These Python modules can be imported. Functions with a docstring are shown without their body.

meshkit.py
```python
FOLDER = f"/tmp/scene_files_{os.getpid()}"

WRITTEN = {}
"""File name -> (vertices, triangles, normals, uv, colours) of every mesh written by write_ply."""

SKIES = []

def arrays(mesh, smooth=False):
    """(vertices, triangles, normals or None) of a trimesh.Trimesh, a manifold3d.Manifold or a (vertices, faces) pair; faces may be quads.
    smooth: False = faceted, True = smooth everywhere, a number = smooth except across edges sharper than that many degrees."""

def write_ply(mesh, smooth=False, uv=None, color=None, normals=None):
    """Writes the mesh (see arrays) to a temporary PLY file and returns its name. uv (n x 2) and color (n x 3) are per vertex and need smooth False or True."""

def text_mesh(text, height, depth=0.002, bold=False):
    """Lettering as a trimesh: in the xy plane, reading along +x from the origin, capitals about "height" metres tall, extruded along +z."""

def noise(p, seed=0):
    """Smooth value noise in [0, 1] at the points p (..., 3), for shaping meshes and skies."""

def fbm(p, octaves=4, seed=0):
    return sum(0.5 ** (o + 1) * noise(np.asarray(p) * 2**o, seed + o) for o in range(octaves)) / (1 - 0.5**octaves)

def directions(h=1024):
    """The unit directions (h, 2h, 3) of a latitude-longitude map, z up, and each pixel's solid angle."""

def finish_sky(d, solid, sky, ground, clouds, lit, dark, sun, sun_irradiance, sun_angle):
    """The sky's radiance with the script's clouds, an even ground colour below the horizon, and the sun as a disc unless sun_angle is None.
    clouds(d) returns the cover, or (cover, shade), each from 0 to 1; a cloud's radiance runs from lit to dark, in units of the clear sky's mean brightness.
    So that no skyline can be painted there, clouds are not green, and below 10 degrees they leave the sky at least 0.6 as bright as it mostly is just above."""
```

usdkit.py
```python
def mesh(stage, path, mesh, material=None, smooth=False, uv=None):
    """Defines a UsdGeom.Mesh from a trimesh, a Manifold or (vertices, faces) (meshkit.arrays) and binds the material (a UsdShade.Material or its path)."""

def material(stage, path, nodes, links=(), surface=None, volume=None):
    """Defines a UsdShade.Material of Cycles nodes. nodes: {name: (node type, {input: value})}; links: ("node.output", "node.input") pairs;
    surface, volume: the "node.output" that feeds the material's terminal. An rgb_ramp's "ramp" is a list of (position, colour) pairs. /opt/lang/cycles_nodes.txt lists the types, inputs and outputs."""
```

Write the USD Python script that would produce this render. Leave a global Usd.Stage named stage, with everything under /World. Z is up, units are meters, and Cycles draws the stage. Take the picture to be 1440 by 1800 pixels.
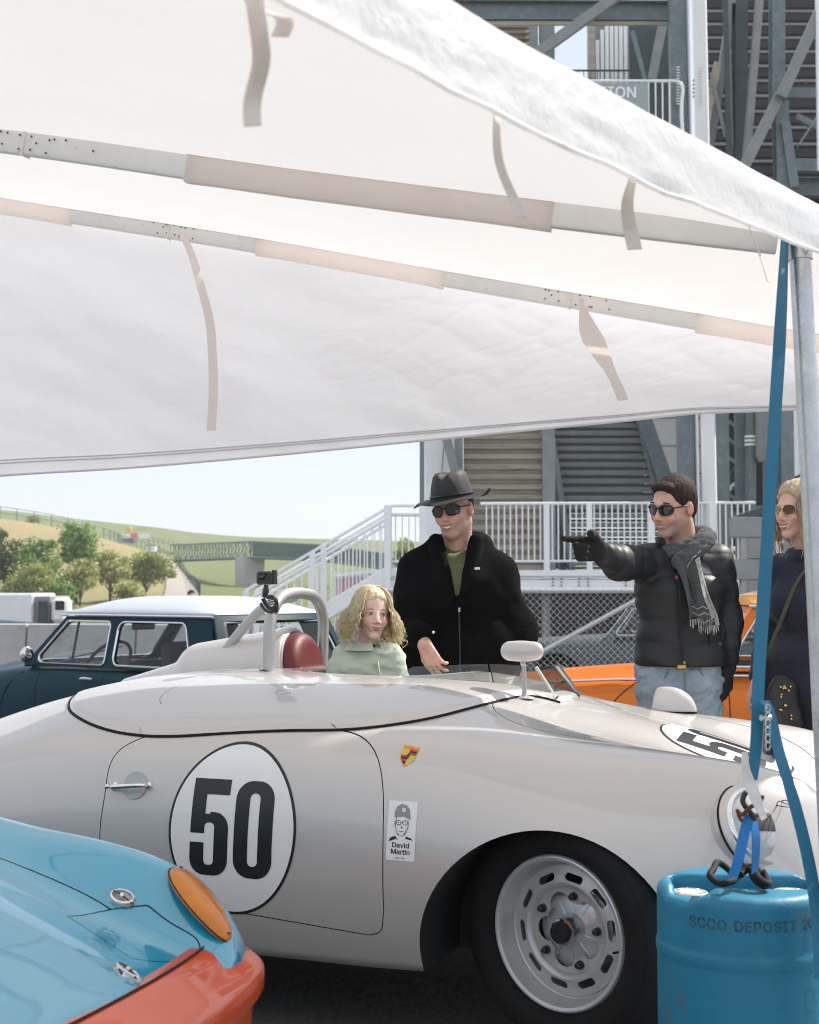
import math, random, numpy as np, trimesh, usdkit, meshkit
import manifold3d as m3
from pxr import Usd, UsdGeom, UsdLux, UsdShade, Gf, Sdf, Vt
from scipy.interpolate import CubicSpline, PchipInterpolator, make_interp_spline
from scipy.spatial import cKDTree
from shapely.geometry import Polygon, Point, LineString, box as sbox
from shapely import affinity, union_all

stage = Usd.Stage.CreateInMemory()
UsdGeom.Xform.Define(stage, '/World'); UsdGeom.Scope.Define(stage, '/World/Looks')
# ------------------------------------------------ camera, sky, sun, exposure
F_PX, CAM_H, HORIZON = 2500.0, 1.28, 1035.0
PITCH = math.atan((HORIZON - 900) / F_PX)
cam = UsdGeom.Camera.Define(stage, '/World/camera')
cam.CreateHorizontalApertureAttr(36.0); cam.CreateVerticalApertureAttr(45.0)
cam.CreateFocalLengthAttr(36.0 * F_PX / 1440)
cam.CreateClippingRangeAttr(Gf.Vec2f(0.05, 5000))
cam.CreateFStopAttr(9.0); cam.CreateFocusDistanceAttr(4.6)
cam.CreateExposureAttr(0.85)
cam.AddTranslateOp().Set(Gf.Vec3d(0, 0, CAM_H)); cam.AddRotateXOp().Set(90 + math.degrees(PITCH))
SUN = np.array([.60, .34, .735]); SUN /= np.linalg.norm(SUN)
SUN_EL, SUN_ROT = math.asin(SUN[2]), math.atan2(SUN[0], SUN[1])
sky = UsdLux.DomeLight.Define(stage, '/World/sky')
usdkit.material(stage, '/World/Looks/sky_air', {
    's': ('sky_texture', {'sky_type': 'single_scattering', 'sun_disc': False, 'sun_elevation': SUN_EL, 'sun_rotation': SUN_ROT, 'air_density': 1.0, 'aerosol_density': 0.8, 'ozone_density': 1.0}),
    'v': ('mix', {'fac': .84, 'color2': (2.95, 3.1, 3.35)}),   # thin high veil of cloud over the whole sky
    'b': ('background_shader', {'strength': 0.15})}, [('s.color', 'v.color1'), ('v.color', 'b.color')], surface='b.background')
UsdShade.MaterialBindingAPI.Apply(sky.GetPrim()).Bind(UsdShade.Material.Get(stage, '/World/Looks/sky_air'))
sky.GetPrim().SetCustomDataByKey('kind', 'structure')
sun = UsdLux.DistantLight.Define(stage, '/World/sun')
sun.CreateIntensityAttr(1.0); sun.CreateAngleAttr(0.53); sun.CreateNormalizeAttr(True); sun.CreateColorAttr(Gf.Vec3f(1.0, .95, .87))
sun.AddRotateZOp().Set(math.degrees(math.atan2(SUN[1], SUN[0])) + 90); sun.AddRotateXOp().Set(math.degrees(math.acos(SUN[2])))

HAZE = 0.0006
# ------------------------------------------------ helpers
def at(px, py, Y):
    a, b = (px - 720) / F_PX, (900 - py) / F_PX
    d = np.array([a, math.cos(PITCH) - b * math.sin(PITCH), math.sin(PITCH) + b * math.cos(PITCH)])
    return np.array([0, 0, CAM_H]) + d * (Y / d[1])

used = {}
def numbered(parent, name):
    n = used.get((parent, name), 0); used[(parent, name)] = n + 1
    return name if n == 0 else f'{name}_{n:03d}'
def tag(prim, label=None, cat=None, group=None, kind=None):
    for k, v in (('label', label), ('category', cat), ('group', group), ('kind', kind)):
        if v: prim.SetCustomDataByKey(k, v)
    return prim
def thing(name, label, cat, loc=(0, 0, 0), rotz=0, group=None):
    x = UsdGeom.Xform.Define(stage, '/World/' + numbered('/World', name))
    x.AddTranslateOp().Set(Gf.Vec3d(*map(float, loc))); x.AddRotateZOp().Set(float(rotz))
    return tag(x.GetPrim(), label, cat, group)
def copy_of(src, loc, rotz, label, group=None):
    name = src.GetName().rsplit('_0', 1)[0]
    r = thing(name, label, src.GetCustomDataByKey('category'), loc, rotz, group or src.GetCustomDataByKey('group'))
    r.GetReferences().AddInternalReference(src.GetPath()); r.SetInstanceable(True)
    return r
def part(parent, name, mesh, m, smooth=30, label=None, kind=None):
    path = '/World' if parent is None else str(parent.GetPath())
    g = usdkit.mesh(stage, path + '/' + numbered(path, name), mesh, LOOK[m] if isinstance(m, str) else m, smooth)
    return tag(g.GetPrim(), label, None, None, kind)
def solo(name, mesh, m, label, cat, smooth=30, group=None):
    return tag(part(None, name, mesh, m, smooth), label, cat, group)
def struct(name, mesh, m, smooth=30):
    return part(None, name, mesh, m, smooth, None, 'structure')
def part_n(parent, name, v, f, n, m):     # mesh with given vertex normals
    p = part(parent, name, (v, f), m, False)
    g = UsdGeom.Mesh(p); g.CreateNormalsAttr(Vt.Vec3fArray.FromNumpy(np.asarray(n, np.float32))); g.SetNormalsInterpolation('vertex')
    return p

TM = lambda v, f: trimesh.Trimesh(np.asarray(v, float), np.asarray(f), process=False)
cat = lambda *ms: trimesh.util.concatenate([x for x in (ms[0] if len(ms) == 1 and isinstance(ms[0], (list, tuple)) else ms)])
def unit(v): v = np.asarray(v, float); return v / np.linalg.norm(v)
def box(c, s, bev=0.0, rz=0):
    s = np.asarray(s, float) / 2
    if bev <= 0: m = trimesh.creation.box(2 * s)
    else:
        pts = []
        for sx in (-1, 1):
            for sy in (-1, 1):
                for sz in (-1, 1):
                    for k in range(3):
                        q = s - bev; q[k] = s[k]; pts.append(q * (sx, sy, sz))
        m = trimesh.convex.convex_hull(np.array(pts))
    if rz: m.apply_transform(trimesh.transformations.rotation_matrix(math.radians(rz), [0, 0, 1]))
    m.apply_translation(c); return m
def frame(d, up=(0, 0, 1)):
    d = unit(d); up = np.asarray(up, float)
    if abs(d @ unit(up)) > .98: up = np.array([0, 1.0, 0]) if abs(d[1]) < .9 else np.array([1.0, 0, 0])
    x = unit(np.cross(up, d)); return x, np.cross(d, x), d
def beam(p, q, w, h, up=(0, 0, 1), bev=0.0, ends=0.0):
    p, q = np.asarray(p, float), np.asarray(q, float); x, y, d = frame(q - p, up)
    m = box((0, 0, 0), (w, h, np.linalg.norm(q - p) + 2 * ends), bev)
    T = np.eye(4); T[:3, 0], T[:3, 1], T[:3, 2], T[:3, 3] = x, y, d, (p + q) / 2
    m.apply_transform(T); return m
def ibeam(p, q, w, h, t=.02, up=(0, 0, 1)):
    p, q = np.asarray(p, float), np.asarray(q, float); x, y, d = frame(q - p, up)
    o = y * (h - t) / 2
    return cat(beam(p + o, q + o, w, t, up), beam(p - o, q - o, w, t, up), beam(p, q, t, h - 2 * t, up))
def tube(pts, r, n=10, caps=True, flat=1.0):
    pts = np.asarray(pts, float); k = len(pts); r = np.broadcast_to(np.asarray(r, float), (k,))
    t = np.gradient(pts, axis=0); t /= np.linalg.norm(t, axis=1, keepdims=True) + 1e-12
    x = frame(t[0])[0]; V = []
    for i in range(k):
        x = unit(x - t[i] * (x @ t[i])); y = np.cross(t[i], x); a = np.arange(n) * 2 * math.pi / n
        V.append(pts[i] + r[i] * (np.cos(a)[:, None] * x + flat * np.sin(a)[:, None] * y))
    V = np.vstack(V); F = []
    for i in range(k - 1):
        for j in range(n):
            a, b, c, d = i * n + j, i * n + (j + 1) % n, (i + 1) * n + (j + 1) % n, (i + 1) * n + j
            F += [[a, b, c], [a, c, d]]
    if caps:
        V = np.vstack([V, pts[0], pts[-1]]); o = k * n
        for j in range(n): F += [[o, (j + 1) % n, j], [o + 1, (k - 1) * n + j, (k - 1) * n + (j + 1) % n]]
    return TM(V, F)
def spl(pts, n, closed=False):
    pts = np.asarray(pts, float)
    if closed: pts = np.vstack([pts, pts[:1]])
    d = np.r_[0, np.cumsum(np.linalg.norm(np.diff(pts, axis=0), axis=1))]
    c = CubicSpline(d, pts, bc_type='periodic' if closed else 'natural')
    return c(np.linspace(0, d[-1], n + (1 if closed else 0)))[: n]
def lathe(prof, n=48, axis='z', closed=False, a0=0, a1=2 * math.pi):
    prof = np.asarray(prof, float); k = len(prof); full = abs(a1 - a0 - 2 * math.pi) < 1e-6
    a = a0 + (a1 - a0) * np.arange(n if full else n + 1) / n
    V = np.stack([prof[None, :, 0] * np.cos(a)[:, None], prof[None, :, 0] * np.sin(a)[:, None], np.broadcast_to(prof[None, :, 1], (len(a), k))], -1).reshape(-1, 3)
    F = []; na = len(a)
    for i in range(na if full else na - 1):
        for j in range(k if closed else k - 1):
            p, q = i * k + j, i * k + (j + 1) % k; r, s = ((i + 1) % na) * k + j, ((i + 1) % na) * k + (j + 1) % k
            F += [[p, r, s], [p, s, q]]
    m = trimesh.Trimesh(V, F, process=False); m.merge_vertices(); m.update_faces(m.nondegenerate_faces())
    if axis == 'y': m.apply_transform([[1, 0, 0, 0], [0, 0, -1, 0], [0, 1, 0, 0], [0, 0, 0, 1]])   # z -> -y
    if axis == 'x': m.apply_transform([[0, 0, 1, 0], [1, 0, 0, 0], [0, 1, 0, 0], [0, 0, 0, 1]])
    return m
def gridmesh(P, close=False):
    P = np.asarray(P, float); a, b = P.shape[:2]; F = []
    for i in range(a - 1):
        for j in range(b if close else b - 1):
            k = (j + 1) % b
            F += [[i * b + j, (i + 1) * b + j, (i + 1) * b + k], [i * b + j, (i + 1) * b + k, i * b + k]]
    return TM(P.reshape(-1, 3), F)
def thick(m, t):          # closed shell from an open sheet
    n = trimesh.Trimesh(m.vertices, m.faces, process=False).vertex_normals; v = m.vertices; k = len(v); f = m.faces
    e = np.vstack([f[:, [0, 1]], f[:, [1, 2]], f[:, [2, 0]]]); es = np.sort(e, 1)
    _, idx, cnt = np.unique(es, axis=0, return_index=True, return_counts=True); b = e[idx[cnt == 1]]
    side = np.vstack([np.c_[b[:, 1], b[:, 0], b[:, 0] + k], np.c_[b[:, 1], b[:, 0] + k, b[:, 1] + k]])
    return TM(np.vstack([v, v - n * t]), np.vstack([f, f[:, ::-1] + k, side]))
def ribbon(pts, side, w, t=.0015):
    pts = np.asarray(pts, float); side = np.broadcast_to(np.asarray(side, float), pts.shape); w = np.broadcast_to(w, (len(pts),))[:, None] / 2
    return thick(gridmesh(np.stack([pts - side * w, pts, pts + side * w], 1)), t)
def ext(poly, h, z0=0.0):
    gs = [g for g in getattr(poly, 'geoms', [poly]) if g.area > 1e-9]
    m = cat([trimesh.creation.extrude_polygon(g, h, engine='earcut') for g in gs]); m.apply_translation((0, 0, z0)); return m
def place(m, T): m = m.copy(); m.apply_transform(T); return m
def rot(deg, ax): return trimesh.transformations.rotation_matrix(math.radians(deg), ax)
def move(m, d): m = m.copy(); m.apply_translation(d); return m
def mani(m): return m3.Manifold(m3.Mesh(np.asarray(m.vertices, np.float32), np.asarray(m.faces, np.uint32)))
def unman(M): q = M.to_mesh(); return TM(q.vert_properties[:, :3], q.tri_verts)
def rrect(w, h, r, n=6): return sbox(-w / 2 + r, -h / 2 + r, w / 2 - r, h / 2 - r).buffer(r, quad_segs=n)

# surface nets over a smooth field of round cones and ellipsoids
class Field:
    def __init__(s, lo, hi, h):
        s.lo, s.h = np.asarray(lo, float), h; s.n = np.ceil((np.asarray(hi) - lo) / h).astype(int) + 1
        s.F = np.full(s.n, 9.0, np.float32)
    def _sub(s, lo, hi, mar):
        a = np.maximum(np.floor((lo - mar - s.lo) / s.h).astype(int), 0); b = np.minimum(np.ceil((hi + mar - s.lo) / s.h).astype(int) + 1, s.n)
        if np.any(b <= a): return None, None
        g = [s.lo[k] + s.h * np.arange(a[k], b[k]) for k in range(3)]
        return tuple(slice(a[k], b[k]) for k in range(3)), np.stack(np.meshgrid(*g, indexing='ij'), -1)
    def _mix(s, sl, d, k, op):
        A = s.F[sl]; d = d.astype(np.float32)
        if op == 'sub': d = -d
        if op == 'sub':
            h = np.maximum(k - np.abs(A - d), 0) / max(k, 1e-6); s.F[sl] = np.maximum(A, d) + h * h * k * .25
        else:
            h = np.maximum(k - np.abs(A - d), 0) / max(k, 1e-6); s.F[sl] = np.minimum(A, d) - h * h * k * .25
    def cone(s, p, q, r1, r2=None, k=.02, op='add', wr=None, sq=None):
        p, q = np.asarray(p, float), np.asarray(q, float); r2 = r1 if r2 is None else r2; R = max(r1, r2)
        sl, X = s._sub(np.minimum(p, q) - R, np.maximum(p, q) + R, .06 + k)
        if sl is None: return s
        d = q - p; L = d @ d + 1e-12; t = np.clip(((X - p) @ d) / L, 0, 1)
        w = X - (p + t[..., None] * d)
        if sq is not None:                      # flatten along a direction: sq = (unit dir, factor)
            ax = unit(sq[0]); c = w @ ax; w = w + c[..., None] * ax * (1 / sq[1] - 1)
        D = np.linalg.norm(w, axis=-1) - (r1 + (r2 - r1) * t)
        if wr is not None: D = D + wr(X, t)
        s._mix(sl, D, k, op); return s
    def ell(s, c, r, R=None, k=.02, op='add'):
        c, r = np.asarray(c, float), np.asarray(r, float); R = np.eye(3) if R is None else R; m = r.max()
        sl, X = s._sub(c - m, c + m, .05 + k)
        if sl is None: return s
        Q = (X - c) @ R; a = np.linalg.norm(Q / r, axis=-1); b = np.linalg.norm(Q / (r * r), axis=-1) + 1e-9
        s._mix(sl, a * (a - 1) / b, k, op); return s
    def cut(s, p, n, k=.005):                   # remove the half space in front of the plane
        sl, X = s._sub(s.lo, s.lo + s.h * s.n, 0); s._mix(sl, -((X - np.asarray(p)) @ unit(n)), k, 'sub'); return s
    def fn(s, lo, hi, f, k=.01, op='add'):
        sl, X = s._sub(np.asarray(lo, float), np.asarray(hi, float), .03); s._mix(sl, f(X), k, op); return s
    def noise(s, amp, freq, seed=0, oct=2):
        sl, X = s._sub(s.lo, s.lo + s.h * s.n, 0); near = np.abs(s.F) < .05
        f = np.broadcast_to(np.asarray(freq, float), (3,)); s.F[near] += amp * (meshkit.fbm(X[near] * f, oct, seed) - .5).astype(np.float32); return s
    def mesh(s):
        F, n = s.F, s.F.shape; S = F < 0; C = tuple(x - 1 for x in n)
        cnt = np.zeros(C, np.uint8); off = [(i, j, k) for i in (0, 1) for j in (0, 1) for k in (0, 1)]
        for o in off: cnt += S[o[0]:o[0] + C[0], o[1]:o[1] + C[1], o[2]:o[2] + C[2]]
        I = np.argwhere((cnt > 0) & (cnt < 8)); idx = np.full(C, -1, np.int64); idx[tuple(I.T)] = np.arange(len(I))
        val = {o: F[I[:, 0] + o[0], I[:, 1] + o[1], I[:, 2] + o[2]] for o in off}
        P, W = np.zeros((len(I), 3)), np.zeros(len(I))
        for o in off:
            for ax in range(3):
                if o[ax] == 0:
                    e = list(o); e[ax] = 1; a, b = val[o], val[tuple(e)]; m = (a < 0) != (b < 0)
                    t = a / np.where(m, a - b, 1); q = np.tile(np.array(o, float), (len(I), 1)); q[:, ax] = t
                    P[m] += q[m]; W[m] += 1
        V = s.lo + s.h * (I + P / W[:, None]); Q = []
        for ax in range(3):
            u, v = (ax + 1) % 3, (ax + 2) % 3
            a = [slice(0, n[k] - 1) if k == ax else slice(1, n[k] - 1) for k in range(3)]; b = list(a); b[ax] = slice(1, n[ax])
            x = S[tuple(a)] != S[tuple(b)]; E = np.argwhere(x); base = np.array([0 if k == ax else 1 for k in range(3)]); E = E + base
            inside = S[tuple(E.T)]
            c = []
            for du, dv in ((-1, -1), (0, -1), (0, 0), (-1, 0)):
                G = E.copy(); G[:, u] += du; G[:, v] += dv; c.append(idx[tuple(G.T)])
            c = np.stack(c, 1); c[~inside] = c[~inside][:, ::-1]; Q.append(c)
        Q = np.vstack(Q); Q = Q[(Q >= 0).all(1)]
        return TM(V, np.vstack([Q[:, [0, 1, 2]], Q[:, [0, 2, 3]]]))

# ------------------------------------------------ materials
LOOK = {}
def mat(name, color, rough=.5, metal=0.0, var=.08, vs=6.0, bump=0.0, bs=80.0, coat=0.0, sheen=0.0, trans=None, dirt=None, spec=.5, stretch=(1, 1, 1), sss=0.0, coatr=.03, rvar=0.0, cior=1.5):
    c = np.asarray(color, float)
    N = {'tc': ('texture_coordinate', {}), 'mp': ('mapping', {'scale': stretch}), 'n': ('noise_texture', {'scale': vs, 'detail': 4.0, 'roughness': .6}),
         'r': ('rgb_ramp', {'ramp': [(0.25, tuple(c * (1 - var))), (0.75, tuple(np.minimum(c * (1 + var), .98)))]}),
         'p': ('principled_bsdf', {'roughness': rough, 'metallic': metal, 'coat_weight': coat, 'coat_roughness': coatr, 'coat_ior': cior, 'sheen_weight': sheen, 'specular_ior_level': spec})}
    L = [('tc.object', 'mp.vector'), ('mp.vector', 'n.vector'), ('n.fac', 'r.fac')]
    src = 'r.color'
    if dirt is not None:          # dirt = (colour, scale, low, high)
        N['dn'] = ('noise_texture', {'scale': dirt[1], 'detail': 6.0, 'roughness': .65}); N['dr'] = ('rgb_ramp', {'ramp': [(dirt[2], (0, 0, 0)), (dirt[3], (1, 1, 1))]})
        N['dm'] = ('mix', {'color2': tuple(dirt[0])})
        L += [('mp.vector', 'dn.vector'), ('dn.fac', 'dr.fac'), ('dr.color', 'dm.fac'), (src, 'dm.color1')]; src = 'dm.color'
    L.append((src, 'p.base_color'))
    if rvar:
        N['rn'] = ('noise_texture', {'scale': vs * 2.3, 'detail': 5.0}); N['rm'] = ('map_range', {'from_min': .3, 'from_max': .7, 'to_min': rough - rvar, 'to_max': rough + rvar})
        L += [('mp.vector', 'rn.vector'), ('rn.fac', 'rm.value'), ('rm.result', 'p.roughness')]
    if bump:
        N['bn'] = ('noise_texture', {'scale': bs, 'detail': 3.0}); N['b'] = ('bump', {'strength': 1.0, 'distance': bump})
        L += [('mp.vector', 'bn.vector'), ('bn.fac', 'b.height'), ('b.normal', 'p.normal')]
    if sss:
        N['p'][1].update(subsurface_weight=sss, subsurface_scale=.006, subsurface_radius=(1, .35, .2))
    out = 'p.BSDF'
    if trans is not None:         # (weight, colour tint)
        N['t'] = ('translucent_bsdf', {}); N['m'] = ('mix_closure', {'fac': trans[0]})
        N['tm'] = ('mix', {'mix_type': 'multiply', 'fac': 1.0, 'color2': trans[1]})
        L += [(src, 'tm.color1'), ('tm.color', 't.color'), ('p.BSDF', 'm.closure1'), ('t.BSDF', 'm.closure2')]; out = 'm.closure'
        if bump: L.append(('b.normal', 't.normal'))
    LOOK[name] = usdkit.material(stage, '/World/Looks/' + name, N, L, surface=out)
def glass(name, tint=(1, 1, 1), gloss=.02, base=.05):
    LOOK[name] = usdkit.material(stage, '/World/Looks/' + name, {
        'f': ('layer_weight', {'blend': .5}), 'pw': ('math', {'math_type': 'power', 'value2': 4.0}), 'ma': ('math', {'math_type': 'multiply_add', 'value2': .7, 'value3': base}),
        't': ('transparent_bsdf', {'color': tint}), 'g': ('glossy_bsdf', {'roughness': gloss, 'color': (.95, .95, .95)}), 'm': ('mix_closure', {})},
        [('f.facing', 'pw.value1'), ('pw.value', 'ma.value1'), ('ma.value', 'm.fac'), ('t.BSDF', 'm.closure1'), ('g.BSDF', 'm.closure2')], surface='m.closure')
mat('asphalt', (.115, .112, .106), .9, var=.4, vs=60, bump=.004, bs=350, dirt=((.22, .215, .20), 110, .56, .72))
mat('canopy_fabric', (.84, .825, .815), .55, var=.015, vs=3, bump=.004, bs=7, trans=(.36, (.97, .955, .945)), spec=.3)
mat('curtain_fabric', (.765, .765, .785), .24, var=.015, vs=3, bump=.003, bs=9, trans=(.37, (.93, .925, .95)), spec=.6, stretch=(1, 1, 1.6))
mat('valance_film', (.95, .945, .94), .4, var=.015, vs=9, bump=.004, bs=34, trans=(.58, (.99, .98, .97)), spec=.4)
mat('sleeve_fabric', (.92, .885, .86), .7, var=.02, bump=.003, bs=25, trans=(.55, (.98, .95, .93)))
mat('webbing', (.84, .79, .74), .85, var=.08, vs=30, bump=.001, bs=300, trans=(.3, (.9, .85, .8)))
mat('white_bar', (.88, .85, .82), .3, var=.04, vs=12, dirt=((.5, .45, .4), 40, .62, .8))
mat('galvanized', (.55, .56, .57), .35, .85, var=.12, vs=25, rvar=.08)
mat('rust', (.16, .06, .035), .85, .2, var=.35, vs=60, bump=.001, bs=200)
mat('dark_metal', (.06, .062, .065), .4, .8, var=.2)
mat('chrome', (.82, .82, .83), .08, 1.0, var=.03)
mat('silver_paint', (.55, .52, .495), .36, .32, var=.015, vs=2, coat=.75, coatr=.02)
mat('silver_satin', (.42, .42, .415), .38, .5, var=.03, coat=.3, coatr=.1)
mat('black_rubber', (.008, .008, .008), .7, var=.2, vs=20, bump=.0006, bs=300, spec=.25)
mat('tyre_rubber', (.009, .009, .009), .8, var=.3, vs=15, bump=.0008, bs=200, spec=.25)
mat('wheel_silver', (.54, .545, .54), .34, .4, var=.05, vs=14, dirt=((.45, .45, .44), 18, .56, .8))
mat('drum_alloy', (.70, .72, .74), .28, .6, var=.12, vs=20)
mat('black_paint', (.01, .01, .011), .35, var=.1, coat=.3)
mat('vinyl_black', (.012, .013, .014), .32, var=.05)
mat('vinyl_white', (.80, .79, .79), .34, var=.015, coat=.4)
mat('vinyl_grey', (.26, .26, .26), .4, var=.1)
mat('crest_red', (.55, .05, .03), .4); mat('crest_gold', (.72, .50, .10), .4); mat('crest_orange', (.75, .25, .05), .4)
mat('red_leather', (.12, .013, .010), .5, var=.12, vs=30, bump=.001, bs=220, rvar=.06)
mat('interior', (.02, .02, .02), .8, var=.2)
mat('lamp_glass', (.36, .38, .39), .06, .0, var=.12, vs=9, coat=1.0)
mat('tape_black', (.02, .022, .022), .6, var=.15, vs=25)
mat('blue_paint', (.022, .33, .50), .3, .08, var=.03, vs=3, coat=1.0, coatr=.03, cior=1.85)
mat('red_bumper', (.68, .085, .02), .35, var=.08, vs=5, coat=.8, coatr=.04, spec=.3, cior=1.6)
mat('amber', (.85, .27, .02), .2, var=.15, vs=14, dirt=((.50, .11, .008), 7, .52, .62), coat=.6, trans=(.25, (.9, .6, .4)))
mat('gap_black', (.008, .008, .008), .8)
mat('drum_blue', (.008, .165, .275), .5, var=.12, vs=5, bump=.0015, bs=40, dirt=((.07, .11, .12), 9, .60, .72), rvar=.07)
mat('stencil', (.012, .07, .10), .6, var=.5, vs=40)
mat('cap_white', (.68, .64, .60), .5, var=.06, vs=30)
mat('strap_blue', (.006, .15, .265), .62, var=.1, vs=20, bump=.0015, bs=260, sheen=.2)
mat('strap_bright', (.015, .19, .52), .6, var=.1, vs=20, bump=.001, bs=260)
mat('rag_white', (.66, .64, .62), .8, var=.08, vs=30)
mat('navy_paint', (.001, .024, .037), .38, 0, var=.08, vs=3, spec=.16)
mat('white_roof', (.50, .53, .57), .3, var=.02, coat=.4)
mat('orange_paint', (.66, .155, .006), .35, var=.05, vs=3, coat=.2, spec=.3)
mat('orange_light', (.80, .34, .012), .3, var=.04, vs=3, coat=.9)
mat('white_paint', (.76, .76, .75), .4, var=.04, vs=5)
mat('steel_teal', (.15, .19, .20), .55, .25, var=.16, vs=5, dirt=((.24, .27, .27), 7, .5, .75))
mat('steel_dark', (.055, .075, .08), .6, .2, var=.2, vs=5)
mat('steel_grey', (.24, .25, .245), .55, .2, var=.14, vs=4)
mat('steel_white', (.86, .855, .85), .45, var=.04, vs=5)
mat('tan_slat', (.40, .355, .28), .55, .15, var=.12, vs=3, dirt=((.2, .17, .13), 5, .5, .75), stretch=(.3, 1, 3))
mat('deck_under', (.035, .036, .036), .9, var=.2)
mat('concrete', (.36, .35, .335), .85, var=.14, vs=3, bump=.004, bs=30, dirt=((.22, .21, .2), 4, .55, .75))
mat('block_grey', (.24, .25, .25), .85, var=.12, vs=4, bump=.003, bs=40)
mat('wire', (.50, .51, .51), .45, .6, var=.1)
mat('yellow_banner', (.72, .55, .03), .6, trans=(.3, (.95, .9, .5)))
mat('pink_banner', (.70, .40, .40), .6, trans=(.3, (.95, .8, .8)))
mat('sign_grey', (.33, .37, .38), .5, var=.03)
mat('bridge_green', (.10, .155, .13), .5, .1, var=.12)
mat('bark', (.10, .075, .05), .9, var=.3, vs=10)
mat('leaf_dark', (.10, .135, .055), .6, var=.4, vs=3, trans=(.5, (.9, 1, .5)), rvar=.1)
mat('leaf_green', (.21, .32, .105), .6, var=.35, vs=3, trans=(.35, (.9, 1, .4)))
mat('leaf_olive', (.33, .36, .15), .6, var=.35, vs=3, trans=(.35, (.95, 1, .4)))
mat('leaf_pale', (.42, .43, .21), .6, var=.35, vs=3, trans=(.35, (.95, 1, .4)))
mat('gravel', (.30, .26, .23), .95, var=.12, vs=2)
# people
mat('lips', (.40, .13, .11), .45); mat('teeth', (.78, .74, .68), .3)
mat('eye_white', (.7, .68, .66), .2); mat('iris', (.05, .05, .04), .2); mat('brow_hair', (.22, .13, .07), .8)
mat('hat_leather', (.018, .0175, .017), .7, var=.35, vs=9, bump=.003, bs=26, rvar=.08)
mat('fleece', (.0035, .0035, .004), 1.0, var=.5, vs=160, bump=.003, bs=170, spec=.12)
mat('olive_shirt', (.105, .11, .045), .85, var=.1, vs=20)
mat('black_jacket', (.008, .009, .011), .55, var=.15, vs=12, bump=.004, bs=18, rvar=.06)
mat('glove', (.006, .006, .007), .9, var=.3, vs=60, bump=.001, bs=250)
mat('denim', (.23, .29, .335), .85, var=.3, vs=7, bump=.002, bs=220, dirt=((.36, .42, .46), 5, .45, .7), stretch=(1, 1, .6))
mat('denim_blue', (.10, .19, .30), .85, var=.25, vs=9)
mat('scarf_grey', (.075, .08, .082), .9, var=.3, vs=120, bump=.002, bs=260)
mat('scarf_light', (.36, .36, .35), .9, var=.5, vs=90, bump=.002, bs=260)
mat('hair_brown', (.034, .020, .014), .75, var=.5, vs=120, bump=.003, bs=160, stretch=(1, 1, .25), spec=.2)
mat('hair_blond', (.95, .79, .56), .45, var=.22, vs=70, trans=(.35, (1, .88, .68)))
mat('hair_light', (.66, .53, .35), .55, var=.3, vs=40, trans=(.3, (1, .9, .7)))
mat('lens_black', (.006, .007, .008), .08, coat=1.0); mat('lens_brown', (.07, .03, .015), .08, coat=1.0); mat('gold', (.7, .5, .22), .2, 1.0)
mat('mint_shirt', (.50, .57, .45), .7, var=.07, vs=12, bump=.004, bs=26, sheen=.2)
mat('tee_black', (.01, .011, .012), .85)
mat('navy_knit', (.009, .011, .028), .9, var=.3, vs=90, bump=.002, bs=200, sheen=.15)
mat('olive_strap', (.06, .062, .03), .7); mat('dark_bag', (.013, .012, .012), .5, var=.3, bump=.002, bs=60)
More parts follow.
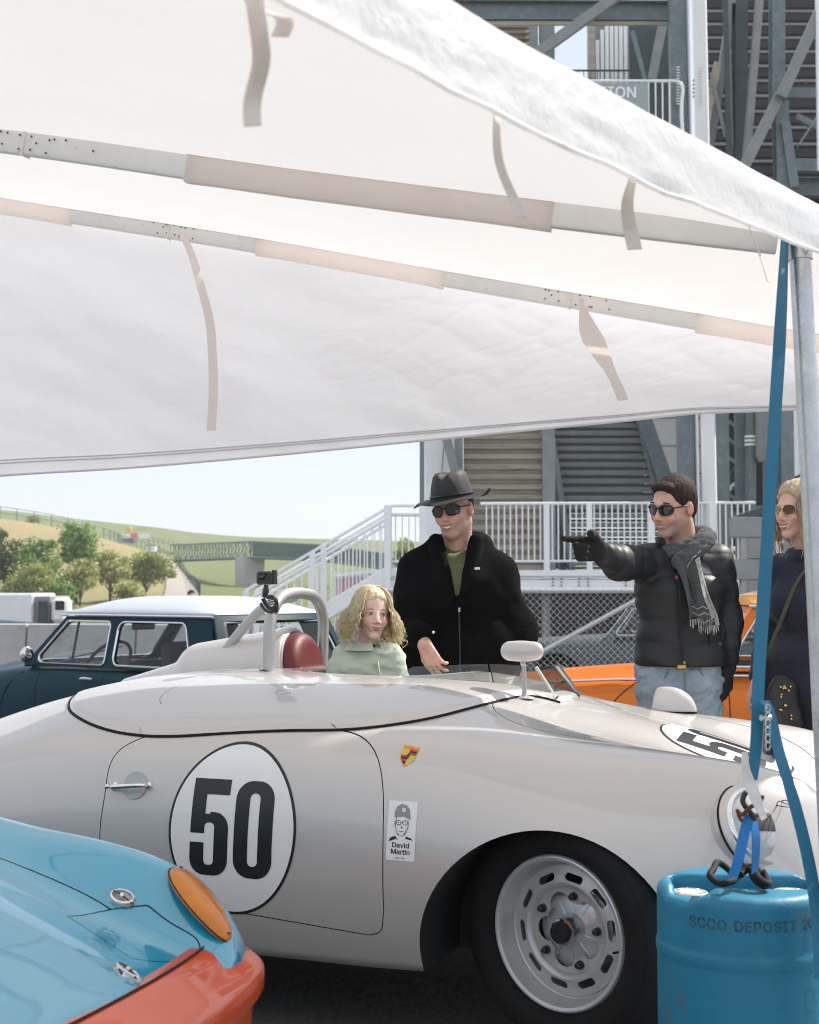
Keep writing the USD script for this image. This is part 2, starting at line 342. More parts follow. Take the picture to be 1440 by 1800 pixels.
mat('beige_jacket', (.30, .27, .23), .8); mat('magenta', (.5, .03, .12), .7); mat('buckle_yellow', (.65, .42, .05), .6)
glass('clear_glass', (.93, .95, .94), .02, .035); glass('perspex', (.80, .82, .80), .03)
# grass and dry hill colour by place
def hill_mat():
    N = {'g': ('geometry', {}), 'n': ('noise_texture', {'scale': .035, 'detail': 5.0}), 'n2': ('noise_texture', {'scale': 1.6, 'detail': 6.0, 'roughness': .7}),
         'a': ('attribute', {'attribute': 'dry'}), 'ad': ('math', {'math_type': 'add'}), 'sc': ('math', {'math_type': 'multiply_add', 'value2': .5, 'value3': -.25}),
         'r': ('rgb_ramp', {'ramp': [(.25, (.15, .175, .072)), (.5, (.20, .20, .095)), (.8, (.32, .25, .14))]}),
         'm': ('mix', {'mix_type': 'multiply', 'fac': .55}), 'r2': ('rgb_ramp', {'ramp': [(.3, (.55, .55, .5)), (.7, (1.3, 1.3, 1.25))]}), 'p': ('principled_bsdf', {'roughness': .95, 'specular_ior_level': .1})}
    L = [('g.position', 'n.vector'), ('g.position', 'n2.vector'), ('n.fac', 'sc.value1'), ('a.fac', 'ad.value1'), ('sc.value', 'ad.value2'), ('ad.value', 'r.fac'), ('r.color', 'm.color1'), ('n2.fac', 'r2.fac'), ('r2.color', 'm.color2'), ('m.color', 'p.base_color')]
    LOOK['hill'] = usdkit.material(stage, '/World/Looks/hill', N, L, surface='p.BSDF')
hill_mat()
def tint_skin(name, base, amount):        # shaven-beard shadow and ruddy cheeks, carried by the body mesh itself
    N = {'tc': ('texture_coordinate', {}), 'n': ('noise_texture', {'scale': 40.0, 'detail': 5.0}), 'r': ('rgb_ramp', {'ramp': [(.3, tuple(np.array(base) * .88)), (.7, tuple(np.array(base) * 1.1))]}),
         'a': ('attribute', {'attribute': 'beard'}), 'am': ('math', {'math_type': 'multiply', 'value2': amount}), 'b': ('attribute', {'attribute': 'flush'}), 'bm': ('math', {'math_type': 'multiply', 'value2': .55}),
         'm1': ('mix', {'color2': (.20, .155, .13)}), 'm2': ('mix', {'color2': (.60, .22, .16)}), 'bn': ('noise_texture', {'scale': 190.0, 'detail': 3.0}), 'bp': ('bump', {'strength': 1.0, 'distance': .0012}), 'p': ('principled_bsdf', {'roughness': .48, 'subsurface_weight': .15, 'subsurface_scale': .006, 'subsurface_radius': (1, .35, .2)})}
    L = [('tc.object', 'n.vector'), ('n.fac', 'r.fac'), ('a.fac', 'am.value1'), ('am.value', 'm1.fac'), ('r.color', 'm1.color1'), ('b.fac', 'bm.value1'), ('bm.value', 'm2.fac'), ('m1.color', 'm2.color1'), ('m2.color', 'p.base_color'), ('tc.object', 'bn.vector'), ('bn.fac', 'bp.height'), ('bp.normal', 'p.normal')]
    LOOK[name] = usdkit.material(stage, '/World/Looks/' + name, N, L, surface='p.BSDF')
tint_skin('skin', (.60, .355, .265), .62); tint_skin('skin_child', (.74, .50, .41), 0.0)
# ------------------------------------------------ ground
def gz(y): return 0.0 if y < 7 else (-.014 * (min(y, 45) - 7))
ys = np.r_[-60, -20, 0, 7, np.linspace(12, 58, 12)]
struct('asphalt_lot', gridmesh([[(x, y, gz(y)) for x in (-70, -30, 0, 30, 70)] for y in ys[::-1]]), 'asphalt', True)

# ------------------------------------------------ canopy tent
tent = thing('canopy_tent', 'white event canopy with tie straps and hanging back sheet over the silver car', 'canopy')
C0, ND = np.array([.81, 2.9, 2.03]), np.array([-.578, -.816, 0])
Nl = lambda l: C0 + ND * l
B1p = np.array([C0 + (.07, .10, .01), (-.20, 3.22, 2.232), (-1.05, 3.5, 2.43), (-3.0, 4.1, 2.80)])
B2p = np.array([(2.35, 4.36, 1.94), at(1440, 588, 4.6), at(1225, 552, 4.7), at(785, 478, 4.95), at(455, 420, 5.1), at(0, 348, 5.3), (-3.6, 5.75, 3.22)])
def curve(P, n):
    P = np.asarray(P, float); d = np.r_[0, np.cumsum(np.linalg.norm(np.diff(P, axis=0), axis=1))]
    return PchipInterpolator(d, P)(np.linspace(0, d[-1], n))
def loft(A, B, m, sag):
    t = np.linspace(0, 1, m)[:, None, None]; P = A[None] * (1 - t) + B[None] * t
    P[..., 2] -= sag * np.sin(math.pi * t[..., 0]); return P
A1 = curve([Nl(l) for l in np.linspace(.02, 5.2, 12)], 70); A2 = curve(B1p, 70)
A1[:, 2] += 0.0
P1 = loft(A1, A2, 26, .03); P1[..., 2] += .02 * (meshkit.fbm(P1 * 1.6, 3, 5) - .5) * np.sin(np.linspace(0, math.pi, 26))[:, None]
A3 = np.vstack([curve([Nl(l) for l in np.linspace(-2.1, 0, 5)], 20)[:-1], A2]); A4 = curve(B2p, len(A3))
P2 = loft(A3, A4, 26, .03); P2[..., 2] += .02 * (meshkit.fbm(P2 * 1.6, 3, 6) - .5) * np.sin(np.linspace(0, math.pi, 26))[:, None]
part(tent, 'roof', gridmesh(P1), 'canopy_fabric', True)
part(tent, 'roof', gridmesh(P2), 'canopy_fabric', True)
# seams on the roof underside
# near valance, a strip of glossy film hanging from the eave
n, m = 180, 14
L_ = np.linspace(-2.1, 5.0, n); V = np.zeros((n, m, 3))
nrm = np.array([.816, -.578, 0]); tz = lambda l: float(np.interp(l, [-.6, .3, 1.2], [.064, .030, .002])); bz = lambda l: float(np.interp(l, [-.6, .1, 1.2, 3], [-.020, -.075, -.130, -.150]))
for i, l in enumerate(L_):
    for j in range(m):
        t = j / (m - 1); p = Nl(l) + nrm * (.03 + .026 * t)
        w = (meshkit.fbm(np.array([l * 5, t * 3, 1.0]), 3, 11) - .5) * .018 + (meshkit.fbm(np.array([l * 16 + t * 6, t * 6, 4.0]), 2, 12) - .5) * .012
        V[i, j] = p + nrm * (w * (.3 + .7 * t) + .004 * math.sin(t * math.pi)) + np.array([0, 0, tz(l) * (1 - t) + bz(l) * t - t * .008 * math.sin(l * 2.3)])
part(tent, 'valance', gridmesh(V), 'valance_film', True)
hem = V[:, -1]; part(tent, 'hem', tube(hem[::2], .004, 6), 'valance_film')
part(tent, 'eave_rail', tube([Nl(-2.1) - nrm * .02, Nl(5.0) - nrm * .02], .017, 12), 'galvanized')
# frame bars
def bar(P, w, h, drop):
    Q = curve(P, 40) - (0, 0, drop); x = np.gradient(Q, axis=0); x /= np.linalg.norm(x, axis=1)[:, None]
    s = np.cross(x, (0, 0, 1.0)); s /= np.linalg.norm(s, axis=1)[:, None]; u = np.cross(s, x); return Q, x, s, u
def boxbar(Q, s, u, w, h, bulge=None):
    k = len(Q); b = np.ones(k) if bulge is None else bulge; n = 12; a = np.arange(n) * 2 * math.pi / n
    c = np.sign(np.cos(a)) * np.abs(np.cos(a)) ** .35, np.sign(np.sin(a)) * np.abs(np.sin(a)) ** .35
    V = Q[:, None] + b[:, None, None] * (s[:, None] * c[0][None, :, None] * w / 2 + u[:, None] * c[1][None, :, None] * h / 2)
    g = gridmesh(V, True); k0 = len(g.vertices); o = len(Q) - 1
    F = [[k0, j, (j + 1) % n] for j in range(n)] + [[k0 + 1, o * n + (j + 1) % n, o * n + j] for j in range(n)]
    return TM(np.vstack([g.vertices, Q[0], Q[-1]]), np.vstack([g.faces, F]))
def pxof(p):
    d = np.asarray(p) - (0, 0, CAM_H); y = d[1] * math.cos(PITCH) + d[2] * math.sin(PITCH); z = -d[1] * math.sin(PITCH) + d[2] * math.cos(PITCH)
    return 720 + F_PX * d[0] / y, 900 - F_PX * z / y
def sub_bar(P, w, h, drop, px0, px1, name, m, grow=1.0, seed=0):
    Q, x, s, u = bar(P, w, h, drop); pxs = np.array([pxof(q)[0] for q in Q]); f = np.linspace(0, len(Q) - 1, 400)
    pf = np.interp(f, np.arange(len(Q)), pxs); sel = f[(pf >= px0) & (pf <= px1)]; fi = np.linspace(sel.min(), sel.max(), 30)
    I = lambda A: np.stack([np.interp(fi, np.arange(len(Q)), A[:, k]) for k in range(3)], 1)
    q = I(Q); b = None
    if grow > 1: b = grow * (1 + .10 * (meshkit.fbm(q * 7, 2, seed) - .5) + .06 * np.exp(-((fi - fi[0]) / (.06 * (fi[-1] - fi[0]))) ** 2) + .06 * np.exp(-((fi - fi[-1]) / (.06 * (fi[-1] - fi[0]))) ** 2))
    part(tent, name, boxbar(q, I(s), I(u), w, h, b), m, 50); return q, I(s), I(u)
B2v = B2p - (0, .015, 0)
BAR1 = (B1p, .03, .060, .028); BAR2 = (B2v, .035, .062, .026)
for B, segs in ((BAR1, ((-900, 336, 0), (330, 975, 1), (965, 1375, 0))), (BAR2, ((-400, 130, 1), (124, 460, 0), (450, 786, 1), (780, 1228, 0), (1222, 1900, 1)))):
    for k, (a, b, sl) in enumerate(segs):
        sub_bar(*B, a, b, 'bar_sleeve' if sl else 'frame_bar', 'sleeve_fabric' if sl else 'white_bar', 1.22 if sl else 1.0, k)
def rivets(B, px, rows):
    Q, s, u = sub_bar_pts(B, px); out = []
    for dx, dz in rows:
        q = Q(dx); out.append(q + u * dz * B[2])
    return out
def sub_bar_pts(B, px):
    Q, x, s, u = bar(*B); pxs = np.array([pxof(q)[0] for q in Q]); o = np.argsort(pxs)
    return (lambda dx: np.array([np.interp(px + dx, pxs[o], Q[o, k]) for k in range(3)])), s[20], u[20]
for B, px, rows in ((BAR1, 45, ((-42, .3), (-36, -.2), (-30, .28), (-8, .25), (-6, -.32), (12, .25), (22, .0), (14, -.3), (44, .2), (42, -.35), (52, .25), (72, .28), (122, 0))),
                    (BAR2, 302, ((-32, .28), (-22, -.3), (-14, .1), (-10, .28), (-6, -.22), (4, .3), (8, -.25), (16, .25), (24, .25), (16, -.3), (38, .28), (40, -.3))),
                    (BAR2, 1005, ((-48, .25), (-42, .22), (-46, -.25), (-36, 0), (-26, .25), (-22, -.25), (8, -.3), (12, .25), (18, 0), (30, .28), (32, -.28), (36, -.28), (58, .2), (66, -.25)))):
    for q in rivets(B, px, rows):
        part(tent, 'rivet', place(lathe([(0, .0022), (.002, .0016), (.0028, 0), (0, -.002)], 8, 'y'), trimesh.transformations.translation_matrix(q - (0, .0195, 0))), 'rust')
for B, px in ((BAR1, 48), (BAR2, 300), (BAR2, 1004)):
    Q, s, u = sub_bar_pts(B, px); a, b = Q(-1.5), Q(1.5)
    part(tent, 'bar_joint', beam(a, b, B[1] + .008, B[2] + .004, u), 'white_bar')
# back sheet
T_ = curve(B2p, 360)[:, :]
bot = curve([(2.35, 4.36, 1.80), at(1440, 716, 4.6), at(1250, 722, 4.7), at(1100, 737, 4.78), at(900, 757, 4.9), at(740, 773, 4.97), at(400, 806, 5.12), at(200, 822, 5.2), at(0, 834, 5.3), (-3.6, 5.75, 1.45)], 360)
m = 90; t = np.linspace(0, 1, m); V = T_[:, None] * (1 - t[None, :, None]) + bot[:, None] * t[None, :, None]
pxs = np.array([pxof(q)[0] for q in T_]); wr = np.clip((pxs - 500) / 700, .15, 1)[:, None]
X = V * np.array([2.2, 1, 5.5]); rotd = V[..., 0] * .8 + V[..., 2] * 1.0
fold = meshkit.fbm(np.stack([rotd * 6, (V[..., 2] - V[..., 0] * .35) * 16, rotd * 0 + 2], -1), 3, 21) - .5
rid = lambda a, b, sd: (1 - np.abs(2 * meshkit.noise(np.stack([a, b, a * 0 + sd], -1), sd) - 1)) ** 7
cre = rid((V[..., 0] * .9 + V[..., 2]) * 4.2, (V[..., 2] * 1.0 - V[..., 0] * .55) * 9, 33) + .6 * rid((V[..., 0] * .5 - V[..., 2]) * 7, (V[..., 2] + V[..., 0] * .45) * 13, 34) + .5 * rid((V[..., 0] + V[..., 2] * .4) * 3, (V[..., 2] * 1.1 - V[..., 0] * .28) * 24, 35)
big = meshkit.fbm(np.stack([V[..., 0] * 1.1, V[..., 2] * 2.6 + V[..., 0] * .9, V[..., 0] * 0], -1), 3, 22) - .5
V[..., 1] += .05 + (.045 * big + .008 * fold * wr * (1 - .55 * t)[None, :] - .0065 * cre * np.clip((pxs - 430) / 350, 0, 1)[:, None] * np.clip(1.15 - 1.2 * t, .12, 1)[None, :]) * np.sin(np.clip(t * 3, 0, 1) * math.pi / 2)[None] + .07 * np.sin(t * math.pi)[None] * .6
part(tent, 'back_sheet', gridmesh(V), 'curtain_fabric', True)
for tt in (-1, -5, -6):
    part(tent, 'sheet_hem', tube(V[:, tt][::4] - (0, .006, 0), .0045 if tt == -1 else .0028, 5), 'curtain_fabric')
# tie straps on the near valance and the back sheet
def tie(pts_px, Y, w, tw=(0, 0), m='webbing'):
    P = spl([at(x, y, Y + dy) for x, y, dy in pts_px], 26); a = np.linspace(tw[0], tw[1], 26)
    part(tent, 'tie_strap', ribbon(P, np.stack([np.cos(a), np.sin(a), 0 * a], 1), w), m)
tie([(446, -14, 0), (456, 60, 0), (459, 110, .01), (446, 165, .02), (444, 220, 0)], 1.56, .0205, (.3, -.2))
tie([(432, -30, .02), (468, 20, 0), (500, 34, 0), (492, 64, 0)], 1.58, .02, (.9, .1))
tie([(875, 186, 0), (874, 240, 0), (880, 290, .01), (902, 345, .02), (916, 380, 0)], 1.95, .017, (1.1, .25))
tie([(1117, 284, 0), (1112, 320, 0), (1104, 355, 0), (1108, 400, .01), (1116, 438, 0)], 2.29, .024, (1.3, -.3))
tie([(1306, 362, 0), (1318, 400, 0), (1336, 445, 0), (1352, 495, 0)], 2.6, .011, (1.2, .9))
tie([(318, 406, 0), (338, 450, -.02), (354, 505, -.02), (367, 555, 0), (373, 610, 0), (375, 680, 0), (371, 757, 0)], 5.1, .033, (.8, -.1), 'sleeve_fabric')
tie([(364, 748, -.03), (382, 752, -.03)], 5.08, .012, (1.57, 1.57), 'sleeve_fabric')
P = spl([at(x, y, 4.72) for x, y in ((1020, 524), (1028, 560), (1050, 610), (1072, 650), (1088, 685), (1096, 704))], 40)
w = np.interp(np.linspace(0, 1, 40), [0, .25, .4, .7, .9, 1], [.018, .058, .075, .040, .038, .034]); a = np.interp(np.linspace(0, 1, 40), [0, .3, .5, .8, 1], [1.3, .35, .5, .9, .3])
part(tent, 'tie_strap', ribbon(P, np.stack([np.cos(a), -.6 * np.sin(a), .5 * np.sin(a)], 1), w), 'sleeve_fabric')
# corner pole, with its collar and clip
pt, pb = at(1404, 396, 2.95), np.array([.865, 2.86, 0.0])
part(tent, 'pole', tube([pb, pt + unit(pt - pb) * .04], .0225, 24), 'galvanized')
part(tent, 'pole_collar', tube([pt + unit(pb - pt) * .02, pt + unit(pb - pt) * .075], .0255, 24), 'galvanized')
part(tent, 'pole_foot', move(lathe([(0, .012), (.06, .012), (.065, .006), (.065, 0), (0, 0)], 24), pb), 'galvanized')
part(tent, 'pole_clip', tube(spl([at(1394, 404, 2.91), at(1412, 424, 2.91), at(1428, 440, 2.91), at(1434, 432, 2.92)], 10), .003, 6), 'dark_metal')
part(tent, 'ring', tube(spl([at(x, y, 2.9) for x, y in ((1345, 386), (1368, 390), (1366, 410), (1346, 404))], 16, True), .0016, 5), 'dark_metal')
# ------------------------------------------------ lofted car bodies
class Loft:
    """Body surface through stations u -> [(v, z) ...] from the centre line to the sill; v is the distance from the centre plane."""
    def __init__(s, st, nu=150, ns=46):
        U = np.array([r[0] for r in st]); P = np.array([r[1] for r in st], float)
        s.u = np.unique(np.r_[np.linspace(U[0], U[-1], nu), U]); C = PchipInterpolator(U, P)(s.u)
        s.V, s.Z = np.zeros((len(s.u), ns)), np.zeros((len(s.u), ns)); tt = np.linspace(0, 1, ns)
        for i, c in enumerate(C):
            q = np.vstack([c[:0:-1] * (-1, 1), c]); d = np.r_[0, np.cumsum(np.linalg.norm(np.diff(q, axis=0), axis=1) ** .8 + 1e-6)]
            mid = d[len(c) - 1]; w = CubicSpline(d, q)(mid + tt * (d[-1] - mid)); s.V[i], s.Z[i] = np.maximum(w[:, 0], 0), w[:, 1]
    def solid(s):
        n, k = s.V.shape
        P = np.concatenate([np.stack([np.broadcast_to(s.u[:, None], (n, k)), -s.V, s.Z], -1)[:, ::-1], np.stack([np.broadcast_to(s.u[:, None], (n, k)), s.V, s.Z], -1)[:, 1:]], 1)
        m = P.shape[1]; g = gridmesh(P, True); V = np.vstack([g.vertices, P[0].mean(0), P[-1].mean(0)]); o = (n - 1) * m
        F = [[n * m, j, (j + 1) % m] for j in range(m)] + [[n * m + 1, o + (j + 1) % m, o + j] for j in range(m)]
        t = TM(V, np.vstack([g.faces, F]))
        if t.volume < 0: t.invert()
        return t
    def _row(s, u):
        f = np.interp(u, s.u, np.arange(len(s.u))); i = min(int(f), len(s.u) - 2); t = f - i
        return s.V[i] * (1 - t) + s.V[i + 1] * t, s.Z[i] * (1 - t) + s.Z[i + 1] * t
    def top(s, u, v): V, Z = s._row(u); k = int(np.argmax(V)) + 1; return float(np.interp(abs(v), np.maximum.accumulate(V[:k]), Z[:k]))
    def side(s, u, z): V, Z = s._row(u); return float(np.interp(z, Z[::-1], V[::-1]))
def raycast(m, o, d):
    v = m.vertices; a, b, c = v[m.faces[:, 0]], v[m.faces[:, 1]], v[m.faces[:, 2]]; e1, e2 = b - a, c - a
    h = np.cross(d, e2); det = (e1 * h).sum(1); det = np.where(np.abs(det) < 1e-12, 1e-12, det); s = o - a; u = (s * h).sum(1) / det; q = np.cross(s, e1)
    w = (q @ d) / det; t = (e2 * q).sum(1) / det; ok = (u >= -1e-6) & (w >= -1e-6) & (u + w <= 1 + 1e-6) & (t > 1e-4)
    if not ok.any(): return None, None
    i = np.where(ok)[0][np.argmin(t[ok])]; n = unit(np.cross(e1[i], e2[i])); return o + d * t[i], (n if n @ d < 0 else -n)
class Placed:              # a car's own frame: origin on the ground, x forward, y to its left
    def __init__(s, loc, rz): s.T = trimesh.transformations.translation_matrix(loc) @ rot(rz, [0, 0, 1]); s.I = np.linalg.inv(s.T)
    def ray(s, px, py): o = s.I @ [0, 0, CAM_H, 1]; p = s.I @ [*at(px, py, 5.0), 1]; return o[:3], unit(p[:3] - o[:3])
    def hit(s, m, px, py): return raycast(m, *s.ray(px, py))
def tri(poly, size):
    out = []
    for g in getattr(poly, 'geoms', [poly]):
        if g.area < 1e-8: continue
        v, f = trimesh.creation.triangulate_polygon(g, engine='earcut'); v, f = trimesh.remesh.subdivide_to_size(np.c_[v, np.zeros(len(v))], f, size, max_iter=12); out.append(TM(v, f))
    m = cat(out); m.merge_vertices(); return m
def emit(parent, name, m, ref, m_out, m_cut, name_cut, tol=.0025, label=None):
    """Splits a cut solid into its painted outer skin (with the uncut surface's normals) and the cut faces."""
    tree, rn = ref; v, f = m.vertices, m.faces; c = m.triangles_center
    d, i = tree.query(v); near = (np.abs(((v - tree.data[i]) * rn[i]).sum(1)) < .005) & (d < .04); fn = np.cross(v[f[:, 1]] - v[f[:, 0]], v[f[:, 2]] - v[f[:, 0]]); fn /= np.linalg.norm(fn, axis=1, keepdims=True) + 1e-15
    dist3, i3 = tree.query(v, k=4); w = 1 / (dist3 + 1e-6); nv = (rn[i3] * w[..., None]).sum(1); nv /= np.linalg.norm(nv, axis=1, keepdims=True) + 1e-12
    dc, ic = tree.query(c); skin = near[f].all(1) & ((fn * rn[ic]).sum(1) > .55) & (np.abs(((c - tree.data[ic]) * rn[ic]).sum(1)) < tol * 3)
    def put(sel, nm, mt, smooth, lab=None):
        if not sel.any(): return None
        ff = f[sel]; p = v[ff].reshape(-1, 3); k = np.arange(len(p)).reshape(-1, 3)
        n = nv[ff].reshape(-1, 3) if smooth else np.repeat(fn[sel], 3, 0)
        r = part_n(parent, nm, p, k, n, mt)
        return tag(r, lab)
    s = put(skin, name, m_out, True, label)
    if name_cut: put(~skin, name_cut, m_cut, False)
    return s

# ------------------------------------------------ silver race car
ST = [(-3.10, [(0, .40), (.12, .398), (.2, .385), (.26, .37), (.29, .35), (.28, .33), (.24, .31)]),
 (-2.95, [(0, .52), (.26, .51), (.42, .475), (.53, .44), (.60, .40), (.59, .35), (.53, .29)]),
 (-2.6, [(0, .675), (.34, .66), (.54, .615), (.68, .55), (.77, .46), (.76, .37), (.70, .26)]),
 (-2.2, [(0, .815), (.38, .80), (.60, .745), (.735, .665), (.83, .51), (.825, .38), (.77, .24)]),
 (-1.9, [(0, .905), (.40, .885), (.62, .80), (.742, .725), (.834, .54), (.825, .38), (.765, .23)]),
 (-1.65, [(0, .957), (.40, .937), (.635, .848), (.745, .77), (.834, .555), (.823, .37), (.762, .225)]),
 (-1.4, [(0, .975), (.40, .955), (.64, .868), (.745, .80), (.832, .56), (.822, .37), (.76, .222)]),
 (-1.0, [(0, .978), (.40, .96), (.64, .885), (.745, .82), (.828, .56), (.818, .37), (.76, .222)]),
 (-.6, [(0, .982), (.40, .962), (.63, .895), (.740, .83), (.826, .57), (.818, .37), (.76, .222)]),
 (-.3, [(0, .950), (.38, .925), (.60, .882), (.730, .82), (.832, .58), (.826, .38), (.77, .232)]),
 (0, [(0, .885), (.34, .855), (.58, .850), (.72, .785), (.838, .57), (.835, .40), (.78, .25)]),
 (.3, [(0, .815), (.33, .785), (.56, .828), (.69, .760), (.805, .55), (.80, .40), (.74, .27)]),
 (.5, [(0, .75), (.31, .715), (.55, .805), (.668, .735), (.758, .53), (.74, .40), (.68, .27)]),
 (.62, [(0, .69), (.29, .66), (.53, .765), (.622, .69), (.69, .50), (.665, .39), (.60, .28)]),
 (.72, [(0, .62), (.26, .60), (.45, .63), (.51, .57), (.555, .46), (.545, .38), (.48, .3)]),
 (.79, [(0, .52), (.18, .51), (.28, .50), (.33, .465), (.36, .43), (.34, .38), (.28, .33)]),
 (.81, [(0, .45), (.05, .447), (.08, .44), (.10, .43), (.11, .42), (.10, .40), (.08, .38)])]
SL = Loft(ST); CAR = Placed((.673, 4.547, 0), -22)
BODY = SL.solid(); REF = (cKDTree(BODY.vertices), trimesh.Trimesh(BODY.vertices, BODY.faces, process=False).vertex_normals)
H = lambda px, py: CAR.hit(BODY, px, py)
def Hp(px, py):
    for dy in range(0, 60, 3):          # the first point of the body at or just below that sight line
        p, n = H(px, py + dy)
        if p is not None: return p
    raise ValueError(f'no hit {px},{py}')
car = thing('race_car', 'silver open vintage race car with number 50 in a white oval on its door', 'race car', (.673, 4.547, 0), -22)
prism_y = lambda poly, y0, y1: place(ext(poly, y1 - y0), np.array([[1, 0, 0, 0], [0, 0, -1, -y0], [0, 1, 0, 0], [0, 0, 0, 1]], float))   # polygon in (u, z), swept over local y in [-y1, -y0]
# panels: door, hood lid
def uz(*pts): return [(p[0], p[2]) for p in (Hp(*q) for q in pts)]
dr = uz((255, 1296), (205, 1325), (186, 1390), (178, 1440)); b1 = Hp(430, 1598); b2 = Hp(630, 1640); sl = (b2[2] - b1[2]) / (b2[0] - b1[0])
zb = lambda u: b1[2] - .012 + .6 * sl * (u - b1[0])
fr = uz((674, 1600), (673, 1450), (671, 1370), (660, 1325), (636, 1297), (600, 1285))
door_poly = Polygon(spl(dr, 14).tolist() + [(dr[-1][0] + .004, .40), (dr[-1][0] + .02, zb(dr[-1][0]) + .03), (dr[-1][0] + .05, zb(dr[-1][0]))] + [(fr[0][0] - .05, zb(fr[0][0])), (fr[0][0] - .012, zb(fr[0][0]) + .012)] + spl(fr, 26).tolist() + [(fr[-1][0] - .06, fr[-1][1] + .004)]).buffer(0).buffer(-.03).buffer(.03, quad_segs=6)
hood_poly = Polygon(spl([(-.33, 0), (-.325, .22), (-.29, .40), (-.20, .485), (0, .50), (.3, .47), (.52, .40), (.63, .27), (.665, .12), (.672, 0), (.665, -.12), (.63, -.27), (.52, -.40), (.3, -.47), (0, -.50), (-.20, -.485), (-.29, -.40), (-.325, -.22)], 120, True))
M = mani(BODY)
doorS = mani(prism_y(door_poly, .45, 1.1)); doorC = mani(prism_y(door_poly.buffer(.003), .45, 1.1))
def flipY(m):
    m = place(m, np.diag([1., -1, 1, 1]))
    if m.volume < 0: m.invert()
    return m
doorC2 = mani(flipY(prism_y(door_poly.buffer(.003), .45, 1.1))); doorS2 = mani(flipY(prism_y(door_poly, .45, 1.1)))
hoodS, hoodC = mani(ext(hood_poly, .9, .42)), mani(ext(hood_poly.buffer(.003), .9, .42))
wells = []
for u0, r in ((-.005, .368), (-2.163, .365)):
    for s in (1, -1):
        c = trimesh.creation.cylinder(r, .52, sections=72); c.apply_transform(rot(90, [1, 0, 0])); c.apply_translation((u0, -s * .74, .275)); wells.append(mani(c))
        wells.append(mani(box((u0, -s * .74, .0), (2 * r * .999, .52, .55))))
cock_poly = Polygon(spl([(-1.10, -.02), (-.95, .07), (-.80, .135), (-.68, .12), (-.60, -.02), (-.57, -.22), (-.56, -.42), (-.62, -.57), (-.78, -.625), (-.98, -.615), (-1.12, -.55), (-1.17, -.40), (-1.17, -.18)], 90, True))
cock_poly = affinity.scale(cock_poly, 1, -1, origin=(0, 0))      # v -> local y
cock = mani(ext(cock_poly, 1.2, .34))
WELL = wells[0]
for w in wells[1:]: WELL = WELL + w
body = M - doorC - doorC2 - hoodC - WELL - cock
emit(car, 'body', unman(body), REF, 'silver_paint', 'interior', 'body_interior')
emit(car, 'door', unman((M ^ doorS) - WELL), REF, 'silver_paint', 'gap_black', 'door_edge')
emit(car, 'door', unman((M ^ doorS2) - WELL - cock), REF, 'silver_paint', 'gap_black', 'door_edge')
emit(car, 'hood_lid', unman((M ^ hoodS) - WELL), REF, 'silver_paint', 'gap_black', 'hood_edge')
# tonneau cover over the passenger side, raised, with a black rubber edge
out_px = [(985, 1236), (945, 1226), (900, 1228), (850, 1240), (760, 1263), (660, 1279), (520, 1285), (400, 1290), (250, 1294), (190, 1284), (148, 1268), (124, 1251), (122, 1236), (140, 1222), (175, 1210), (225, 1200)]
o = np.array([Hp(*q) for q in out_px])[:, :2]
near = np.vstack([o, [(o[-1][0] - .03, o[-1][1] * .5), (o[-1][0] - .035, 0)]]); near_c = spl(near, 120)
far_c = near_c[::-1] * (1, -1)
ton_poly = Polygon(np.vstack([[(near_c[0][0] + .02, 0)], near_c, far_c[1:]])).buffer(0)
ton_poly = ton_poly.buffer(.05).buffer(-.05)
ton_poly = ton_poly.difference(cock_poly.buffer(.012))
t = tri(ton_poly, .035); xy = t.vertices[:, :2]
bl = [LineString(ton_poly.exterior.coords)] + [LineString(r.coords) for r in ton_poly.interiors]
de = np.min([[l.distance(Point(p)) for p in xy] for l in bl], axis=0)
z = np.array([SL.top(p[0], p[1]) for p in xy]) + .001 + .014 * np.sqrt(np.clip(1 - (1 - np.clip(de / .022, 0, 1)) ** 2, 0, 1))
part(car, 'tonneau_cover', TM(np.c_[xy, z], t.faces), 'silver_paint', True)
on = lambda q, dz=0.0: np.array([q[0], q[1], SL.top(q[0], q[1]) + dz])
part(car, 'tonneau_seal', tube([on(q, .001) for q in near_c[:105]], .0052, 6), 'black_rubber')
part(car, 'tonneau_seal', tube([on(q, .001) for q in far_c[15:]], .0052, 6), 'black_rubber')
part(car, 'cockpit_trim', tube([on(q, .006) for q in list(cock_poly.exterior.coords)[::2]], .008, 8), 'silver_satin')
sm = [Hp(*q) + (0, 0, .0135) for q in ((284, 1246), (281, 1238), (288, 1228), (310, 1215), (345, 1203), (400, 1193))]
part(car, 'tonneau_seam', tube(spl(sm, 24), np.linspace(.0022, .001, 24), 5), 'gap_black')
